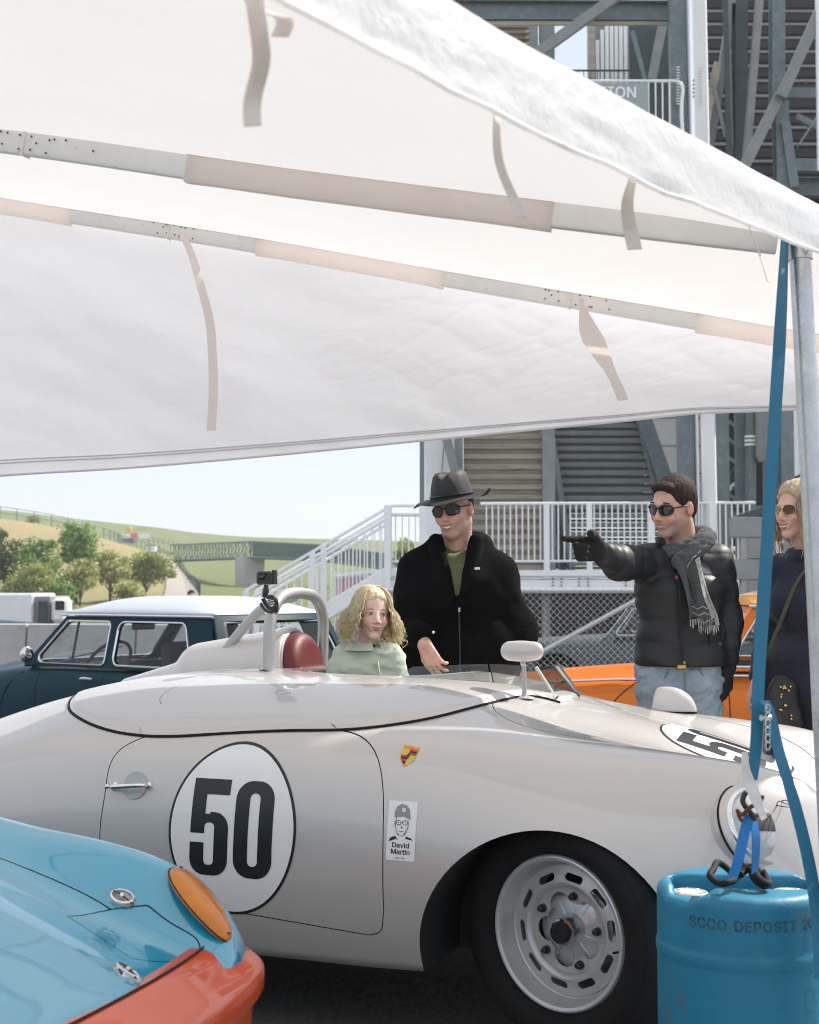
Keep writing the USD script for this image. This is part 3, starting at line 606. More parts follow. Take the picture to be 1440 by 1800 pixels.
# decals: polygons laid on the body
def side_decal(name, poly, cu, cz, off, m, tiltdeg=0, parent=car, size=.03):
    poly = affinity.translate(affinity.rotate(poly, tiltdeg, origin=(0, 0)), cu, cz); t = tri(poly, size); v = t.vertices
    P = np.array([(a, -(SL.side(a, b) + off), b) for a, b, _ in v]); f = t.faces
    g = TM(P, f)
    if g.face_normals[:, 1].mean() > 0: g.invert()
    return part(parent, name, g, m, True)
def top_decal(name, poly, off, m, parent=car):
    t = tri(poly, .03); g = TM(np.array([(a, b, SL.top(a, b) + off) for a, b, _ in t.vertices]), t.faces)
    if g.face_normals[:, 2].mean() < 0: g.invert()
    return part(parent, name, g, m, True)
def digits(h):          # heavy condensed 5 and 0, capital height h, centred
    w, s = .455 * h, .168 * h
    zero = rrect(w, h, .19 * h, 10).difference(rrect(w - 2 * s, h - 2 * .125 * h, .055 * h, 8))
    five = union_all([sbox(-w / 2, h / 2 - .16 * h, w / 2 - .01 * h, h / 2), sbox(-w / 2 + .0, -.02 * h, -w / 2 + s, h / 2),
                      rrect(w, .66 * h, .17 * h, 10).difference(rrect(w - 2 * s, .66 * h - .22 * h, .05 * h, 8)).intersection(sbox(-w, -h, w, h)).buffer(0)
                      if False else affinity.translate(rrect(w, .66 * h, .17 * h, 10).difference(rrect(w - 2 * s, .66 * h - .22 * h, .05 * h, 8)), 0, -.17 * h)])
    five = five.difference(sbox(-w / 2 - .01, -.16 * h, -w / 2 + s, -.065 * h))
    five = five.difference(sbox(-w / 2 + s, .0, 0, h / 2 - .16 * h).intersection(sbox(-w / 2 + s, .14 * h, w, h)))
    return affinity.translate(five, -.262 * h, 0), affinity.translate(zero, .262 * h, 0)
c0 = Hp(407, 1458)
ov = affinity.scale(Point(0, 0).buffer(1, quad_segs=24), .207, .243)
plate = side_decal('number_plate', ov, c0[0], c0[2], .0015, 'vinyl_black')
side_decal('number_field', affinity.scale(Point(0, 0).buffer(1, quad_segs=24), .199, .235), c0[0], c0[2], .0025, 'vinyl_white', parent=plate)
five, zero = digits(.272)
side_decal('digit_five', affinity.scale(five, 1.0, 1, origin=(0, 0)), c0[0], c0[2] + .002, .0035, 'vinyl_black', parent=plate); side_decal('digit_zero', affinity.scale(zero, 1.0, 1, origin=(0, 0)), c0[0], c0[2] + .002, .0035, 'vinyl_black', parent=plate)
# hood roundel: read from the front of the car
hc = Hp(1277, 1309); R90 = lambda p: affinity.translate(affinity.rotate(p, 90, origin=(0, 0)), hc[0], hc[1])
pl2 = top_decal('hood_roundel', R90(Point(0, 0).buffer(.200, quad_segs=24)), .0015, 'vinyl_black')
top_decal('number_field', R90(Point(0, 0).buffer(.193, quad_segs=24)), .0025, 'vinyl_white', pl2)
f2, z2 = digits(.255)
top_decal('digit_five', R90(affinity.scale(f2, 1.05, 1, origin=(0, 0))), .0035, 'vinyl_black', pl2); top_decal('digit_zero', R90(affinity.scale(z2, 1.05, 1, origin=(0, 0))), .0035, 'vinyl_black', pl2)
# portrait sticker
sc = Hp(706, 1461); st = side_decal('portrait_sticker', rrect(.086, .158, .003), sc[0], sc[2], .0012, 'vinyl_white')
S = .158 / 98.0         # metres per photo pixel, sticker centre at (0, 0), y up
def sp(name, poly, m, off=.002): side_decal(name, affinity.scale(poly, S, S, origin=(0, 0)), sc[0], sc[2], off, m, parent=st, size=.01)
def pg(*pts): return Polygon(pts)
face = affinity.translate(affinity.scale(Point(0, 0).buffer(1), 12.5, 17), 0, 13)
jaw = pg((-12, 12), (-10, -3), (-3, -8), (4, -8), (10, -2), (12.5, 12))
sp('portrait_head', union_all([face, jaw]).difference(union_all([face, jaw]).buffer(-1.1)), 'vinyl_grey')
capp = pg((-14, 22), (-15, 30), (-11, 40), (-3, 44.5), (6, 43), (13, 36), (14.5, 26), (16, 20), (2, 24))
sp('portrait_cap', capp.difference(affinity.translate(rrect(7, 6, 1), 2, 35)), 'vinyl_grey')
lens = [affinity.translate(affinity.scale(Point(0, 0).buffer(1), 5, 4.2), x, 14) for x in (-6, 6)]
sp('portrait_glasses', union_all([l.difference(l.buffer(-1.0)) for l in lens] + [sbox(-1.4, 13.4, 1.4, 14.6), sbox(-14, 14, -11, 15), sbox(11, 14, 14, 15)]), 'vinyl_black')
sp('portrait_face_lines', union_all([pg((-2, 11), (0, 4), (3, 5), (1.2, 6)), pg((-6, 0), (0, -2), (6, 0.5), (0, -.4)), pg((-9, 6), (-7, -2), (-8, 0)), pg((9, 7), (7, -1), (8.4, 0)), pg((-14, 12), (-11, 4), (-12.5, 14)), pg((13, 12), (11.5, 3), (11, 10)), pg((-8, -5), (-4, -8), (-6, -3)), pg((5, -3), (9, -1), (6, -7)), affinity.translate(Point(0, 0).buffer(1), -6, 14), affinity.translate(Point(0, 0).buffer(1), 6, 14)]), 'vinyl_black')
sp('portrait_collar', pg((-23, -18), (-20, -12), (-11, -8), (-6, -15), (-9, -13)), 'vinyl_black'); sp('portrait_collar', pg((9, -8), (19, -11), (22, -14), (8, -12)), 'vinyl_black')
def flat_text(txt, h, bold=True):
    m = meshkit.text_mesh(txt, h, .001, bold); f = m.face_normals[:, 2] > .9
    p = union_all([Polygon(m.vertices[q][:, :2]).buffer(.0001) for q in m.faces[f]]); b = p.bounds
    return affinity.translate(p, -(b[0] + b[2]) / 2, 0)
for txt, h, yy, m in (('David', 8, -27, 'vinyl_black'), ('Martin', 8, -38, 'vinyl_black'), ('1957-2021', 3.2, -45.5, 'vinyl_grey')):
    if txt[0] != '1': sp('lettering', affinity.translate(affinity.scale(flat_text(txt, h), 1.1, 1), 0, yy), m)
    else: sp('lettering', union_all([sbox(-9 + 2.1 * k, -45.5, -7.7 + 2.1 * k, -43.2) for k in range(9) if k != 4]), m)
# crest on the front wing
cc = Hp(718, 1328)
shield = lambda s: affinity.scale(pg((-1, 1), (-.5, .9), (0, 1.05), (.5, .9), (1, 1), (1, .1), (.75, -.5), (0, -1.15), (-.75, -.5), (-1, .1)), s, s * 1.05, origin=(0, 0))
cr = side_decal('crest', shield(.0245), cc[0], cc[2], .002, 'crest_gold', -8, size=.01)
q = lambda x0, y0, x1, y1: shield(.0222).intersection(sbox(x0 * .0245, y0 * .0245, x1 * .0245, y1 * .0245))
side_decal('crest_stripes', union_all([q(-1, -1.2 + .0, 0, -.85), q(-1, -.62, 0, -.4), q(-1, -.2, 0, 0), q(0, .1, 1, .3), q(0, .5, 1, .7)]), cc[0], cc[2], .003, 'crest_red', -8, cr, .01)
side_decal('crest_stripes', union_all([q(-1, -.85, 0, -.62), q(-1, -.4, 0, -.2), q(0, .3, 1, .5)]), cc[0], cc[2], .003, 'vinyl_black', -8, cr, .01)
side_decal('crest_band', q(-1, .68, 1, 1.05), cc[0], cc[2], .0035, 'crest_orange', -8, cr, .01)
side_decal('crest_horse', union_all([affinity.scale(Point(0, 0).buffer(1), .004, .0065), affinity.translate(Point(0, 0).buffer(.003), .0015, .006)]), cc[0], cc[2] - .002, .0045, 'vinyl_black', -8, cr, .01)
# door handle with a round dish
ha, hb = Hp(203, 1383), Hp(262, 1381); hm = (ha + hb) / 2; n = np.array([0, -1.0, 0.12])
dish = lathe([(0, -.001), (.030, -.0005), (.041, .001), (.0415, .0002)], 40, 'y'); hq, hn = H(238, 1381); hx_, hy_, hz_ = frame(-np.asarray(hn) * -1); DT = np.eye(4); DT[:3, 0], DT[:3, 1], DT[:3, 2], DT[:3, 3] = hx_, hy_, hz_, hq + hn * .0022
part(car, 'handle_dish', place(lathe([(0, -.001), (.030, -.0005), (.041, .001), (.0415, -.004)], 40), DT), 'silver_satin')
hd = part(car, 'door_handle', tube(spl([ha + n * .012, ha + n * .030 + (.008, 0, 0), hm + n * .034, hb + n * .030 - (.006, 0, 0), hb + n * .010], 22), np.interp(np.linspace(0, 1, 22), [0, .12, .5, .9, 1], [.008, .009, .0075, .0065, .006]), 12), 'chrome')
for pz, r in ((ha, .014), (hb, .011)): part(hd, 'escutcheon', move(lathe([(0, .012), (r * .7, .010), (r, .003), (r, 0)], 24, 'y'), pz), 'chrome')
part(hd, 'push_button', move(lathe([(0, .010), (.006, .008), (.0075, 0)], 16, 'x'), ha + n * .026 - (.014, 0, 0)), 'chrome')
# headlamp with chrome ring and taped lens
hl = Hp(1332, 1442); ax = unit((.72, -.48, .46)); x_, y_, d_ = frame(ax)
HT = np.eye(4); HT[:3, 0], HT[:3, 1], HT[:3, 2], HT[:3, 3] = x_, y_, d_, hl - ax * .058 + np.array([.030, 0, 0])
lampp = part(car, 'headlamp', place(lathe([(.100, -.10), (.119, -.03), (.121, .0), (.117, .012), (.106, .02), (.100, .017), (.097, .006), (.09, .0)], 64), HT), 'silver_paint', 40)
part(lampp, 'chrome_ring', place(lathe([(.1065, .0195), (.1045, .027), (.099, .030), (.094, .026), (.092, .018)], 64), HT), 'chrome', 60)
part(lampp, 'lens', place(lathe([(.093, .020), (.08, .033), (.06, .043), (.03, .050), (0, .052)], 56), HT), 'lamp_glass', True)
dome = lambda x, y: .0535 - .034 * ((x * x + y * y) / .093 ** 2) ** 1.2
def tapeon(poly):
    t = tri(poly, .012); return place(TM(np.array([(a, b, dome(a, b)) for a, b, _ in t.vertices]), t.faces), HT)
part(lampp, 'tape', tapeon(affinity.rotate(sbox(-.093, -.024, .097, .024), -8, origin=(0, 0)).intersection(Point(0, 0).buffer(.099))), 'tape_black', True)
part(lampp, 'tape', tapeon(Point(0, 0).buffer(.0975).difference(affinity.translate(Point(0, 0).buffer(.098), -.022, .002))), 'tape_black', True)
part(lampp, 'seal', place(lathe([(.121, -.004), (.1235, .0), (.121, .004)], 56), HT), 'black_rubber')
# hood catch wire
hw = Hp(1366, 1420)
part(car, 'hood_pin', tube(spl([hw + (.0, 0, .002), hw + (.01, -.02, .02), hw + (.03, -.01, .012), hw + (.02, .02, .018), hw + (0, .012, .01), hw + (.016, -.014, .006), hw + (.045, .0, .004)], 40), .0013, 5), 'dark_metal')
# mirrors
mb = Hp(922, 1227); part(car, 'mirror_base', move(lathe([(0, .01), (.012, .008), (.03, .003), (.032, 0)], 24), mb), 'silver_satin')
part(car, 'mirror_stem', tube([mb, mb + (0, 0, .06), mb + (-.002, 0, .115)], np.array([.0085, .0075, .0065]), 12), 'silver_satin')
Fm = Field((-.09, -.06, -.05), (.09, .06, .05), .0035); Fm.cone((-.04, 0, 0), (.04, 0, .001), .031, .029, .01, sq=((0, 1, 0), .8)).ell((0, .0, 0), (.062, .024, .031), k=.01)
part(car, 'mirror', move(Fm.mesh(), mb + (-.006, 0, .146)), 'silver_paint', True)
part(car, 'mirror_clamp', move(box((0, 0, 0), (.018, .016, .022), .003), mb + (-.002, 0, .112)), 'chrome')
sb = Hp(1180, 1251)
Fs = Field((-.13, -.07, -.03), (.13, .07, .12), .004); Fs.ell((-.02, 0, .0), (.105, .05, .088), k=.01).cut((-.07, 0, 0), (-1, 0, .15), .012).cut((0, 0, 0), (0, 0, -1), .002)
part(car, 'wing_mirror', move(Fs.mesh(), sb + (0, .03, -.002)), 'silver_paint', True)
part(car, 'wing_mirror_seal', move(cat([move(m, (0, 0, -.004)) for m in [ext(affinity.scale(Point(-.004, 0).buffer(1), .088, .053), .007)]]), sb + (0, .03, -.002)), 'black_rubber')
part(car, 'mirror_screw', move(trimesh.creation.icosphere(2, .004), sb + (.075, -.012, .03)), 'chrome')
# windscreen: low perspex, wrapped round the driver
wl = [Hp(706, 1196), Hp(745, 1199), Hp(790, 1203), Hp(862, 1208), Hp(925, 1216), Hp(978, 1228)]; wl = spl(wl, 60)
hgt = np.interp(np.linspace(0, 1, 60), [0, .1, .5, .8, 1], [.020, .045, .068, .082, .098]); lean = np.interp(np.linspace(0, 1, 60), [0, .6, 1], [.1, .25, .75])
wt = wl + np.stack([-lean * hgt, .25 * hgt, hgt], 1)
def pane(a, b): return thick(gridmesh(np.stack([wl[a:b], wl[a:b] * .5 + wt[a:b] * .5, wt[a:b]], 1)), .003)
ws = part(car, 'windscreen', pane(0, 37), 'perspex', True); part(ws, 'side_pane', pane(37, 60), 'perspex', True)
part(ws, 'pane_joint', tube([wl[37] + (0, 0, -.012), wl[37], wt[37]], .0022, 6), 'gap_black')
fa = np.array([wl[-1], (wl[-1][0] + .0, .2, 0), (wl[-1][0] - .06, .42, 0), (wl[-1][0] - .25, .60, 0), (wl[-1][0] - .5, .66, 0)]); fa[1:, 2] = [SL.top(p[0], p[1]) for p in fa[1:]]; fa = spl(fa, 40)
fh = np.interp(np.linspace(0, 1, 40), [0, .6, 1], [.098, .098, .03]); ft = fa + np.stack([-.72 * fh, 0 * fh, fh], 1)
part(ws, 'front_pane', thick(gridmesh(np.stack([fa, ft], 1)), .003), 'perspex', True)
part(ws, 'frame', tube([wl[-1], wt[-1]], .006, 8), 'chrome'); part(ws, 'frame', tube(fa, .006, 8), 'chrome')
strip = wl + np.array([0, -.001, .002]); part(ws, 'retaining_strip', ribbon(strip + np.array([0, -.004, .006]), (0, .35, 1), .016, .002), 'silver_satin')
for k in (4, 14, 24, 33, 42, 50): part(ws, 'screw', move(trimesh.creation.icosphere(1, .0042), wl[k] + (0, -.008, .010)), 'dark_metal')
# headrest fairing
ff = Field((-2.25, -.05, .80), (-1.1, .72, 1.25), .009)
hy = .315
ff.cone((-1.32, hy, .985), (-2.02, hy * .95, .88), .150, .055, .02).cone((-1.32, hy, 1.0), (-1.70, hy, .965), .138, .11, .02, sq=((0, 1, 0), 1.0)).cut((-1.305, hy, 1.05), (1, 0, .18), .02)
part(car, 'headrest_fairing', ff.mesh(), 'silver_paint', True)
fr_ = Field((-1.44, .1, .80), (-1.14, .55, 1.2), .006)
fr_.cone((-1.295, hy, .985), (-1.32, hy, .985), .132, .132, .02).cut((-1.245, hy, 1.02), (1, 0, .18), .035).cone((-1.25, hy - .09, .955), (-1.25, hy + .09, .955), .035, .035, .006)
part(car, 'headrest', fr_.mesh(), 'red_leather', True)
part(car, 'headrest_piping', tube([(-1.27, hy + .137 * math.cos(a), .985 + .137 * math.sin(a)) for a in np.linspace(-.1, math.pi + .1, 40)] - np.array([[.03 + .18 * .13 * math.sin(a), 0, 0] for a in np.linspace(-.1, math.pi + .1, 40)]), .008, 8), 'silver_satin')
part(car, 'seat', unman(m3.Manifold.batch_hull([mani(box((-.98, hy, .42), (.42, .42, .10), .03)), mani(box((-1.0, hy, .45), (.38, .38, .10), .03))])), 'red_leather')
part(car, 'seat_back', beam((-1.12, hy, .46), (-1.17, hy, .88), .42, .09, (1, 0, 0), .03), 'red_leather')
# roll hoop and its brace
p0, p1 = Hp(473, 1187), None
leg = p0 + (0, 0, -.03); hx = p0[0]
ya, yb = p0[1], p0[1] + .44; zt = 1.262
arc = [(hx, ya, p0[2] - .02), (hx, ya, 1.10), (hx, ya + .01, 1.17), (hx, ya + .06, 1.235), (hx, ya + .15, zt), (hx, yb - .15, zt), (hx, yb - .05, 1.235), (hx, yb, 1.16), (hx, yb, 1.08), (hx, yb, .93)]
part(car, 'roll_hoop', tube(spl(arc, 70), .0215, 16), 'silver_satin')
part(car, 'hoop_brace', tube(spl([(hx, ya + .20, zt - .01), (hx - .10, ya + .22, 1.23), (hx - .30, ya + .24, 1.06), (hx - .42, ya + .25, .94)], 30), .019, 14), 'silver_satin')
part(car, 'hoop_flange', move(lathe([(0, .012), (.030, .012), (.033, .0), (.033, -.01)], 28), p0), 'chrome')
part(car, 'cable', tube(spl([p0 + (.026, -.02, .012), p0 + (-.02, -.03, .02), p0 + (-.03, .02, .015), p0 + (.02, .03, .012), p0 + (.08, .05, .004), p0 + (.13, .1, .004)], 40), .0018, 5), 'black_rubber')
# wheels
def wheel(parent, u, side, steer=0.0, detail=True):
    T = trimesh.transformations.translation_matrix((u, -side * .735, .358)) @ rot(-steer, [0, 0, 1]) @ (np.eye(4) if side > 0 else rot(180, [0, 0, 1])) @ trimesh.transformations.scale_matrix(.968)
    prof = [(.180, -.05), (.163, -.047), (.150, -.040), (.132, -.037), (.122, -.043), (.117, -.053), (.104, -.056), (.060, -.056), (.060, -.061), (.104, -.061), (.119, -.058), (.125, -.048), (.133, -.042), (.150, -.045), (.163, -.052), (.180, -.056)]
    disc = lathe(prof, 96, 'y', closed=True)
    if disc.volume < 0: disc.invert()
    D = mani(disc)
    if detail:
        slots = [place(prism_y(rrect(.058, .021, .0104), -.2, .3), rot(a * 36 + 10, [0, 1, 0]) @ trimesh.transformations.translation_matrix((0, 0, .149))) for a in range(10)]
        for s in slots: D = D - mani(s)
        D = D - mani(prism_y(Point(0, 0).buffer(.078), -.2, .3))
        for a in range(5): D = D - mani(place(prism_y(affinity.scale(Point(0, 0).buffer(1), .034, .030), -.2, .3), rot(a * 72 + 36 + 12, [0, 1, 0]) @ trimesh.transformations.translation_matrix((0, 0, .076))))
    w = part(parent, 'wheel', place(unman(D), T), 'wheel_silver', 35)
    part(w, 'rim', place(lathe([(.178, -.16), (.178, -.056), (.186, -.05), (.190, -.03), (.194, -.008), (.199, .004), (.206, .008), (.212, .006), (.2155, .0), (.2155, -.006), (.208, -.012), (.200, -.02)], 96, 'y'), T), 'wheel_silver', 35)
    part(w, 'rim_lip', place(lathe([(.2115, .0068), (.2095, .0095), (.2065, .0085)], 96, 'y'), T), 'drum_alloy', True)
    tp = [(.200, -.022), (.213, -.004), (.222, .010), (.240, .024), (.262, .030), (.285, .027), (.303, .015), (.316, -.004), (.326, -.022), (.3315, -.05), (.333, -.09), (.3315, -.13), (.322, -.165), (.29, -.20), (.25, -.20), (.21, -.18)]
    d = np.r_[0, np.cumsum(np.linalg.norm(np.diff(tp, axis=0), axis=1))]; ty = CubicSpline(d, tp)(np.linspace(0, d[-1], 44))
    part(w, 'tyre', place(lathe(ty, 96, 'y'), T), 'tyre_rubber', True)
    for r in (.232, .296): part(w, 'tyre_rib', place(lathe([(r - .003, .0155 if r < .25 else .018), (r, .0195 if r < .25 else .0225), (r + .003, .0175 if r < .25 else .0165)], 96, 'y'), T), 'tyre_rubber', True)
    for r in ((.3325, -.06), (.3335, -.09), (.3325, -.12)): pass
    if not detail: return
    part(w, 'brake_drum', place(lathe([(0, -.07), (.05, -.072), (.092, -.082), (.118, -.095), (.118, -.15)], 64, 'y'), T), 'drum_alloy', 40)
    for a in range(10): part(w, 'drum_fin', place(beam((0, .074, .034), (0, .088, .098), .004, .016, (0, 1, 0)), T @ rot(a * 36, [0, 1, 0])), 'drum_alloy')
    part(w, 'hub', place(lathe([(.045, -.072), (.040, -.055), (.038, -.022), (.036, -.018), (.031, -.017), (.030, -.02), (0, -.02)], 48, 'y'), T), 'chrome', 35)
    part(w, 'hub_cap', place(lathe([(.029, -.021), (.029, -.004), (.026, .0), (.012, .002), (.011, -.001), (0, -.001)], 40, 'y'), T), 'gap_black', 35)
    for a in range(5):
        nt = place(cat(move(ext(Point(0, 0).buffer(.0115, quad_segs=2), .012), (0, 0, -.055)), lathe([(.008, -.044), (.0075, -.032), (.005, -.03), (0, -.03)], 14)), np.array([[1, 0, 0, 0], [0, 0, -1, 0], [0, 1, 0, 0], [0, 0, 0, 1.0]]))
        part(w, 'lug_nut', place(nt, T @ rot(a * 72 + 12, [0, 1, 0]) @ trimesh.transformations.translation_matrix((0, 0, .098))), 'dark_metal')
        part(w, 'nut_seat', place(lathe([(.017, -.056), (.015, -.0525), (.0115, -.053)], 24, 'y'), T @ rot(a * 72 + 12, [0, 1, 0]) @ trimesh.transformations.translation_matrix((0, 0, .098))), 'wheel_silver')
    part(w, 'valve', place(tube([(.187, -.0, 0), (.180, -.03, 0)][::-1], .0035, 8), T @ trimesh.transformations.translation_matrix((0, .03, .0)) @ rot(8, [0, 1, 0])), 'black_rubber')
wheel(car, 0, 1, 18); wheel(car, 0, -1, 18, False); wheel(car, -2.163, 1, 0, False); wheel(car, -2.163, -1, 0, False)
# action camera clamped to the hoop
ac = thing('action_camera', 'small black action camera clamped on top of the roll hoop', 'camera', (0, 0, 0))
cp = lambda px, py, d=4.93: at(px, py, d)
c = cp(467, 1016); part(ac, 'camera_body', box(c, (.058, .034, .046), .005, -12), 'black_paint'); part(ac, 'lens', place(lathe([(.012, 0), (.013, .008), (.009, .009), (0, .006)], 24, 'y'), trimesh.transformations.translation_matrix(c + (-.012, -.017, .008)) @ rot(-12, [0, 0, 1])), 'lens_black')
part(ac, 'screen_edge', box(c + (.031, .003, .003), (.010, .036, .050), .002, -12), 'dark_metal')
part(ac, 'ball_mount', tube([cp(468, 1028), cp(467, 1040), cp(465, 1050)], np.array([.007, .012, .008]), 12), 'black_paint')
part(ac, 'clamp', tube(spl([cp(462, 1052), cp(468, 1062), cp(478, 1070), cp(486, 1062), cp(480, 1050), cp(468, 1050)], 24), .0075, 8), 'black_paint')
part(ac, 'clamp', tube(spl([cp(458, 1060), cp(466, 1072), cp(480, 1076), cp(488, 1066)], 16), .005, 8), 'dark_metal')
for k in range(3): part(ac, 'strap', tube(spl([cp(472, 1056 + 4 * k, 4.9), cp(482, 1054 + 4 * k, 4.88), cp(489, 1062 + 4 * k, 4.9), cp(484, 1074 + 3 * k, 4.92)], 14), .0022, 6), 'dark_metal')
# ------------------------------------------------ pale blue car in the foreground (front corner)
BC = Placed((-1.40, 2.657, 0), -21)
bcar = thing('sports_car', 'pale blue car with red bumper and amber corner lamp at lower left', 'car', (-1.40, 2.657, 0), -21)
ST2 = [(-3.2, [(0, .70), (.25, .70), (.42, .68), (.55, .66), (.66, .48), (.65, .35), (.58, .25)]),
 (-2.6, [(0, .84), (.3, .84), (.5, .82), (.66, .80), (.80, .55), (.79, .35), (.72, .2)]),
 (-1.0, [(0, .86), (.3, .86), (.5, .845), (.66, .85), (.81, .55), (.80, .35), (.73, .2)]),
 (-.3, [(0, .835), (.3, .833), (.50, .822), (.65, .842), (.80, .55), (.79, .35), (.72, .2)]),
 (.1, [(0, .795), (.3, .793), (.50, .783), (.645, .81), (.79, .55), (.785, .35), (.71, .21)]),
 (.37, [(0, .742), (.3, .74), (.50, .728), (.64, .768), (.775, .53), (.77, .35), (.70, .22)]),
 (.60, [(0, .676), (.3, .673), (.50, .660), (.64, .738), (.768, .53), (.76, .36), (.69, .24)]),
 (.72, [(0, .637), (.3, .634), (.51, .618), (.642, .706), (.765, .52), (.755, .36), (.69, .24)]),
 (.82, [(0, .602), (.29, .598), (.51, .58), (.632, .652), (.745, .50), (.735, .36), (.67, .25)]),
 (.88, [(0, .58), (.27, .575), (.50, .556), (.61, .598), (.70, .48), (.69, .36), (.63, .27)]),
 (.93, [(0, .54), (.25, .535), (.43, .52), (.52, .54), (.58, .46), (.57, .36), (.52, .29)]),
 (.955, [(0, .48), (.15, .478), (.25, .475), (.30, .46), (.34, .42), (.33, .38), (.28, .34)])]
BL = Loft(ST2, 120, 44); BB = BL.solid(); BREF = (cKDTree(BB.vertices), trimesh.Trimesh(BB.vertices, BB.faces, process=False).vertex_normals)
def Bp(px, py):
    p, n = BC.hit(BB, px, py)
    if p is None: raise ValueError(f'no blue hit {px},{py}')
    return p
lid = Polygon([(.905, -.46), (.905, .46)] + spl([(.86, .475), (.72, .498), (.37, .50), (-.2, .50)], 20).tolist() + [(-.5, .45), (-.55, 0), (-.5, -.45)] + spl([(-.2, -.50), (.37, -.50), (.72, -.498), (.86, -.475)], 20).tolist())
flap = Polygon(spl([tuple(Bp(x, y)[:2]) for x, y in ((120, 1611), (190, 1601), (256, 1593))], 8).tolist() + spl([tuple(Bp(x, y)[:2]) for x, y in ((262, 1595), (310, 1630), (350, 1663), (345, 1680), (318, 1689), (275, 1690), (230, 1684))], 30).tolist()).buffer(0)
MB_ = mani(BB); lidS, lidC = mani(ext(lid, .8, .42)), mani(ext(lid.buffer(.003), .8, .42)); flS, flC = mani(ext(flap, .8, .42)), mani(ext(flap.buffer(.0028), .8, .42))
fl2 = affinity.scale(flap, 1, -1, origin=(0, 0)); flS2, flC2 = mani(ext(fl2, .8, .42)), mani(ext(fl2.buffer(.0028), .8, .42))
bw = [mani(place(trimesh.creation.cylinder(.34, .5, sections=48), trimesh.transformations.translation_matrix((u, s * .74, .30)) @ rot(90, [1, 0, 0]))) for u in (.0, -2.45) for s in (1, -1)]
BW = bw[0] + bw[1] + bw[2] + bw[3]
emit(bcar, 'body', unman(MB_ - lidC - flC - flC2 - BW), BREF, 'blue_paint', 'gap_black', 'body_edge')
emit(bcar, 'hood', unman((MB_ ^ lidS) - flC - flC2 - BW), BREF, 'blue_paint', 'gap_black', 'hood_edge')
emit(bcar, 'headlamp_lid', unman((MB_ ^ flS) - BW), BREF, 'blue_paint', 'gap_black', 'lid_edge')
emit(bcar, 'headlamp_lid', unman((MB_ ^ flS2) - BW), BREF, 'blue_paint', 'gap_black', 'lid_edge')
# red bumper swept round the nose
pth = [(.30, .785), (.50, .778), (.65, .757), (.765, .705), (.832, .625), (.872, .50), (.895, .33), (.906, .15), (.91, 0)]; pth = spl(pth + [(a, -b) for a, b in pth[-2::-1]], 110)
tg = np.gradient(pth, axis=0); tg /= np.linalg.norm(tg, axis=1)[:, None]; nr = np.stack([-tg[:, 1], tg[:, 0]], 1)
prof = spl([(-.03, .575), (0, .572), (.045, .551), (.084, .531), (.097, .522), (.103, .510), (.104, .488), (.101, .472), (.091, .463), (.084, .456), (.081, .44), (.078, .40), (.074, .33), (.064, .30), (.03, .285), (-.02, .285)], 60)
fade = np.clip(np.minimum(np.arange(110), 109 - np.arange(110)) / 26, .25, 1)
V = np.stack([np.concatenate([pth + nr * (a * fade)[:, None] * (1 if a > 0 else 1), np.full((110, 1), b)], 1) for a, b in prof], 1)
g = gridmesh(V)
if trimesh.Trimesh(g.vertices, g.faces, process=False).face_normals[:, 0].mean() < 0: g.invert()
bmp = part(bcar, 'bumper', thick(g, .004), 'red_bumper', 40)
part(bcar, 'bumper_seal', tube(np.c_[pth[14:-14] + nr[14:-14] * -.004, np.full(82, .5755)], .0022, 6), 'gap_black')
for vv in (.30, -.30): part(bcar, 'tow_slot', box((.985, vv, .39), (.03, .022, .035), .004), 'gap_black')
# amber corner lamp
def on_body(px, py): p, n = BC.hit(BB, px, py); return p, n
def on_near(px, py):        # nearest hit down and left of that sight line
    for k in range(40):
        p, n = on_body(px - 1.5 * k, py + k)
        if p is not None: return p, n
a1, a2 = on_near(316, 1530)[0], on_near(398, 1644)[0]; lp, ln = on_near(352, 1592)
ln = unit((.74, .02, .62))
lx = unit(a2 - a1); lz = unit(ln - lx * (ln @ lx)); lyv = np.cross(lz, lx); half = np.linalg.norm(a2 - a1) / 2 + .012
LT = np.eye(4); LT[:3, 0], LT[:3, 1], LT[:3, 2], LT[:3, 3] = lx, lyv, lz, (a1 + a2) / 2 * .6 + lp * .4
def lamp_dome(wd, hh, z0):
    g = lathe([(1, -.35), (1, 0), (.94, .42), (.78, .72), (.5, .92), (0, 1)], 56); g.vertices = g.vertices * (half * (wd / .05), wd, hh) + (0, 0, z0)
    tx = g.vertices[:, 0] / half; g.vertices[:, 1] *= (1 - .20 * tx); return place(g, LT)
part(bcar, 'corner_lamp', lamp_dome(.050, .020, .0), 'amber', True)
part(bcar, 'lamp_gasket', lamp_dome(.0515, .005, -.002), 'gap_black', 40)
for k in (-1, 1): part(bcar, 'lamp_screw', place(trimesh.creation.icosphere(1, .004), LT @ trimesh.transformations.translation_matrix((k * half * .90, 0, .009))), 'dark_metal')
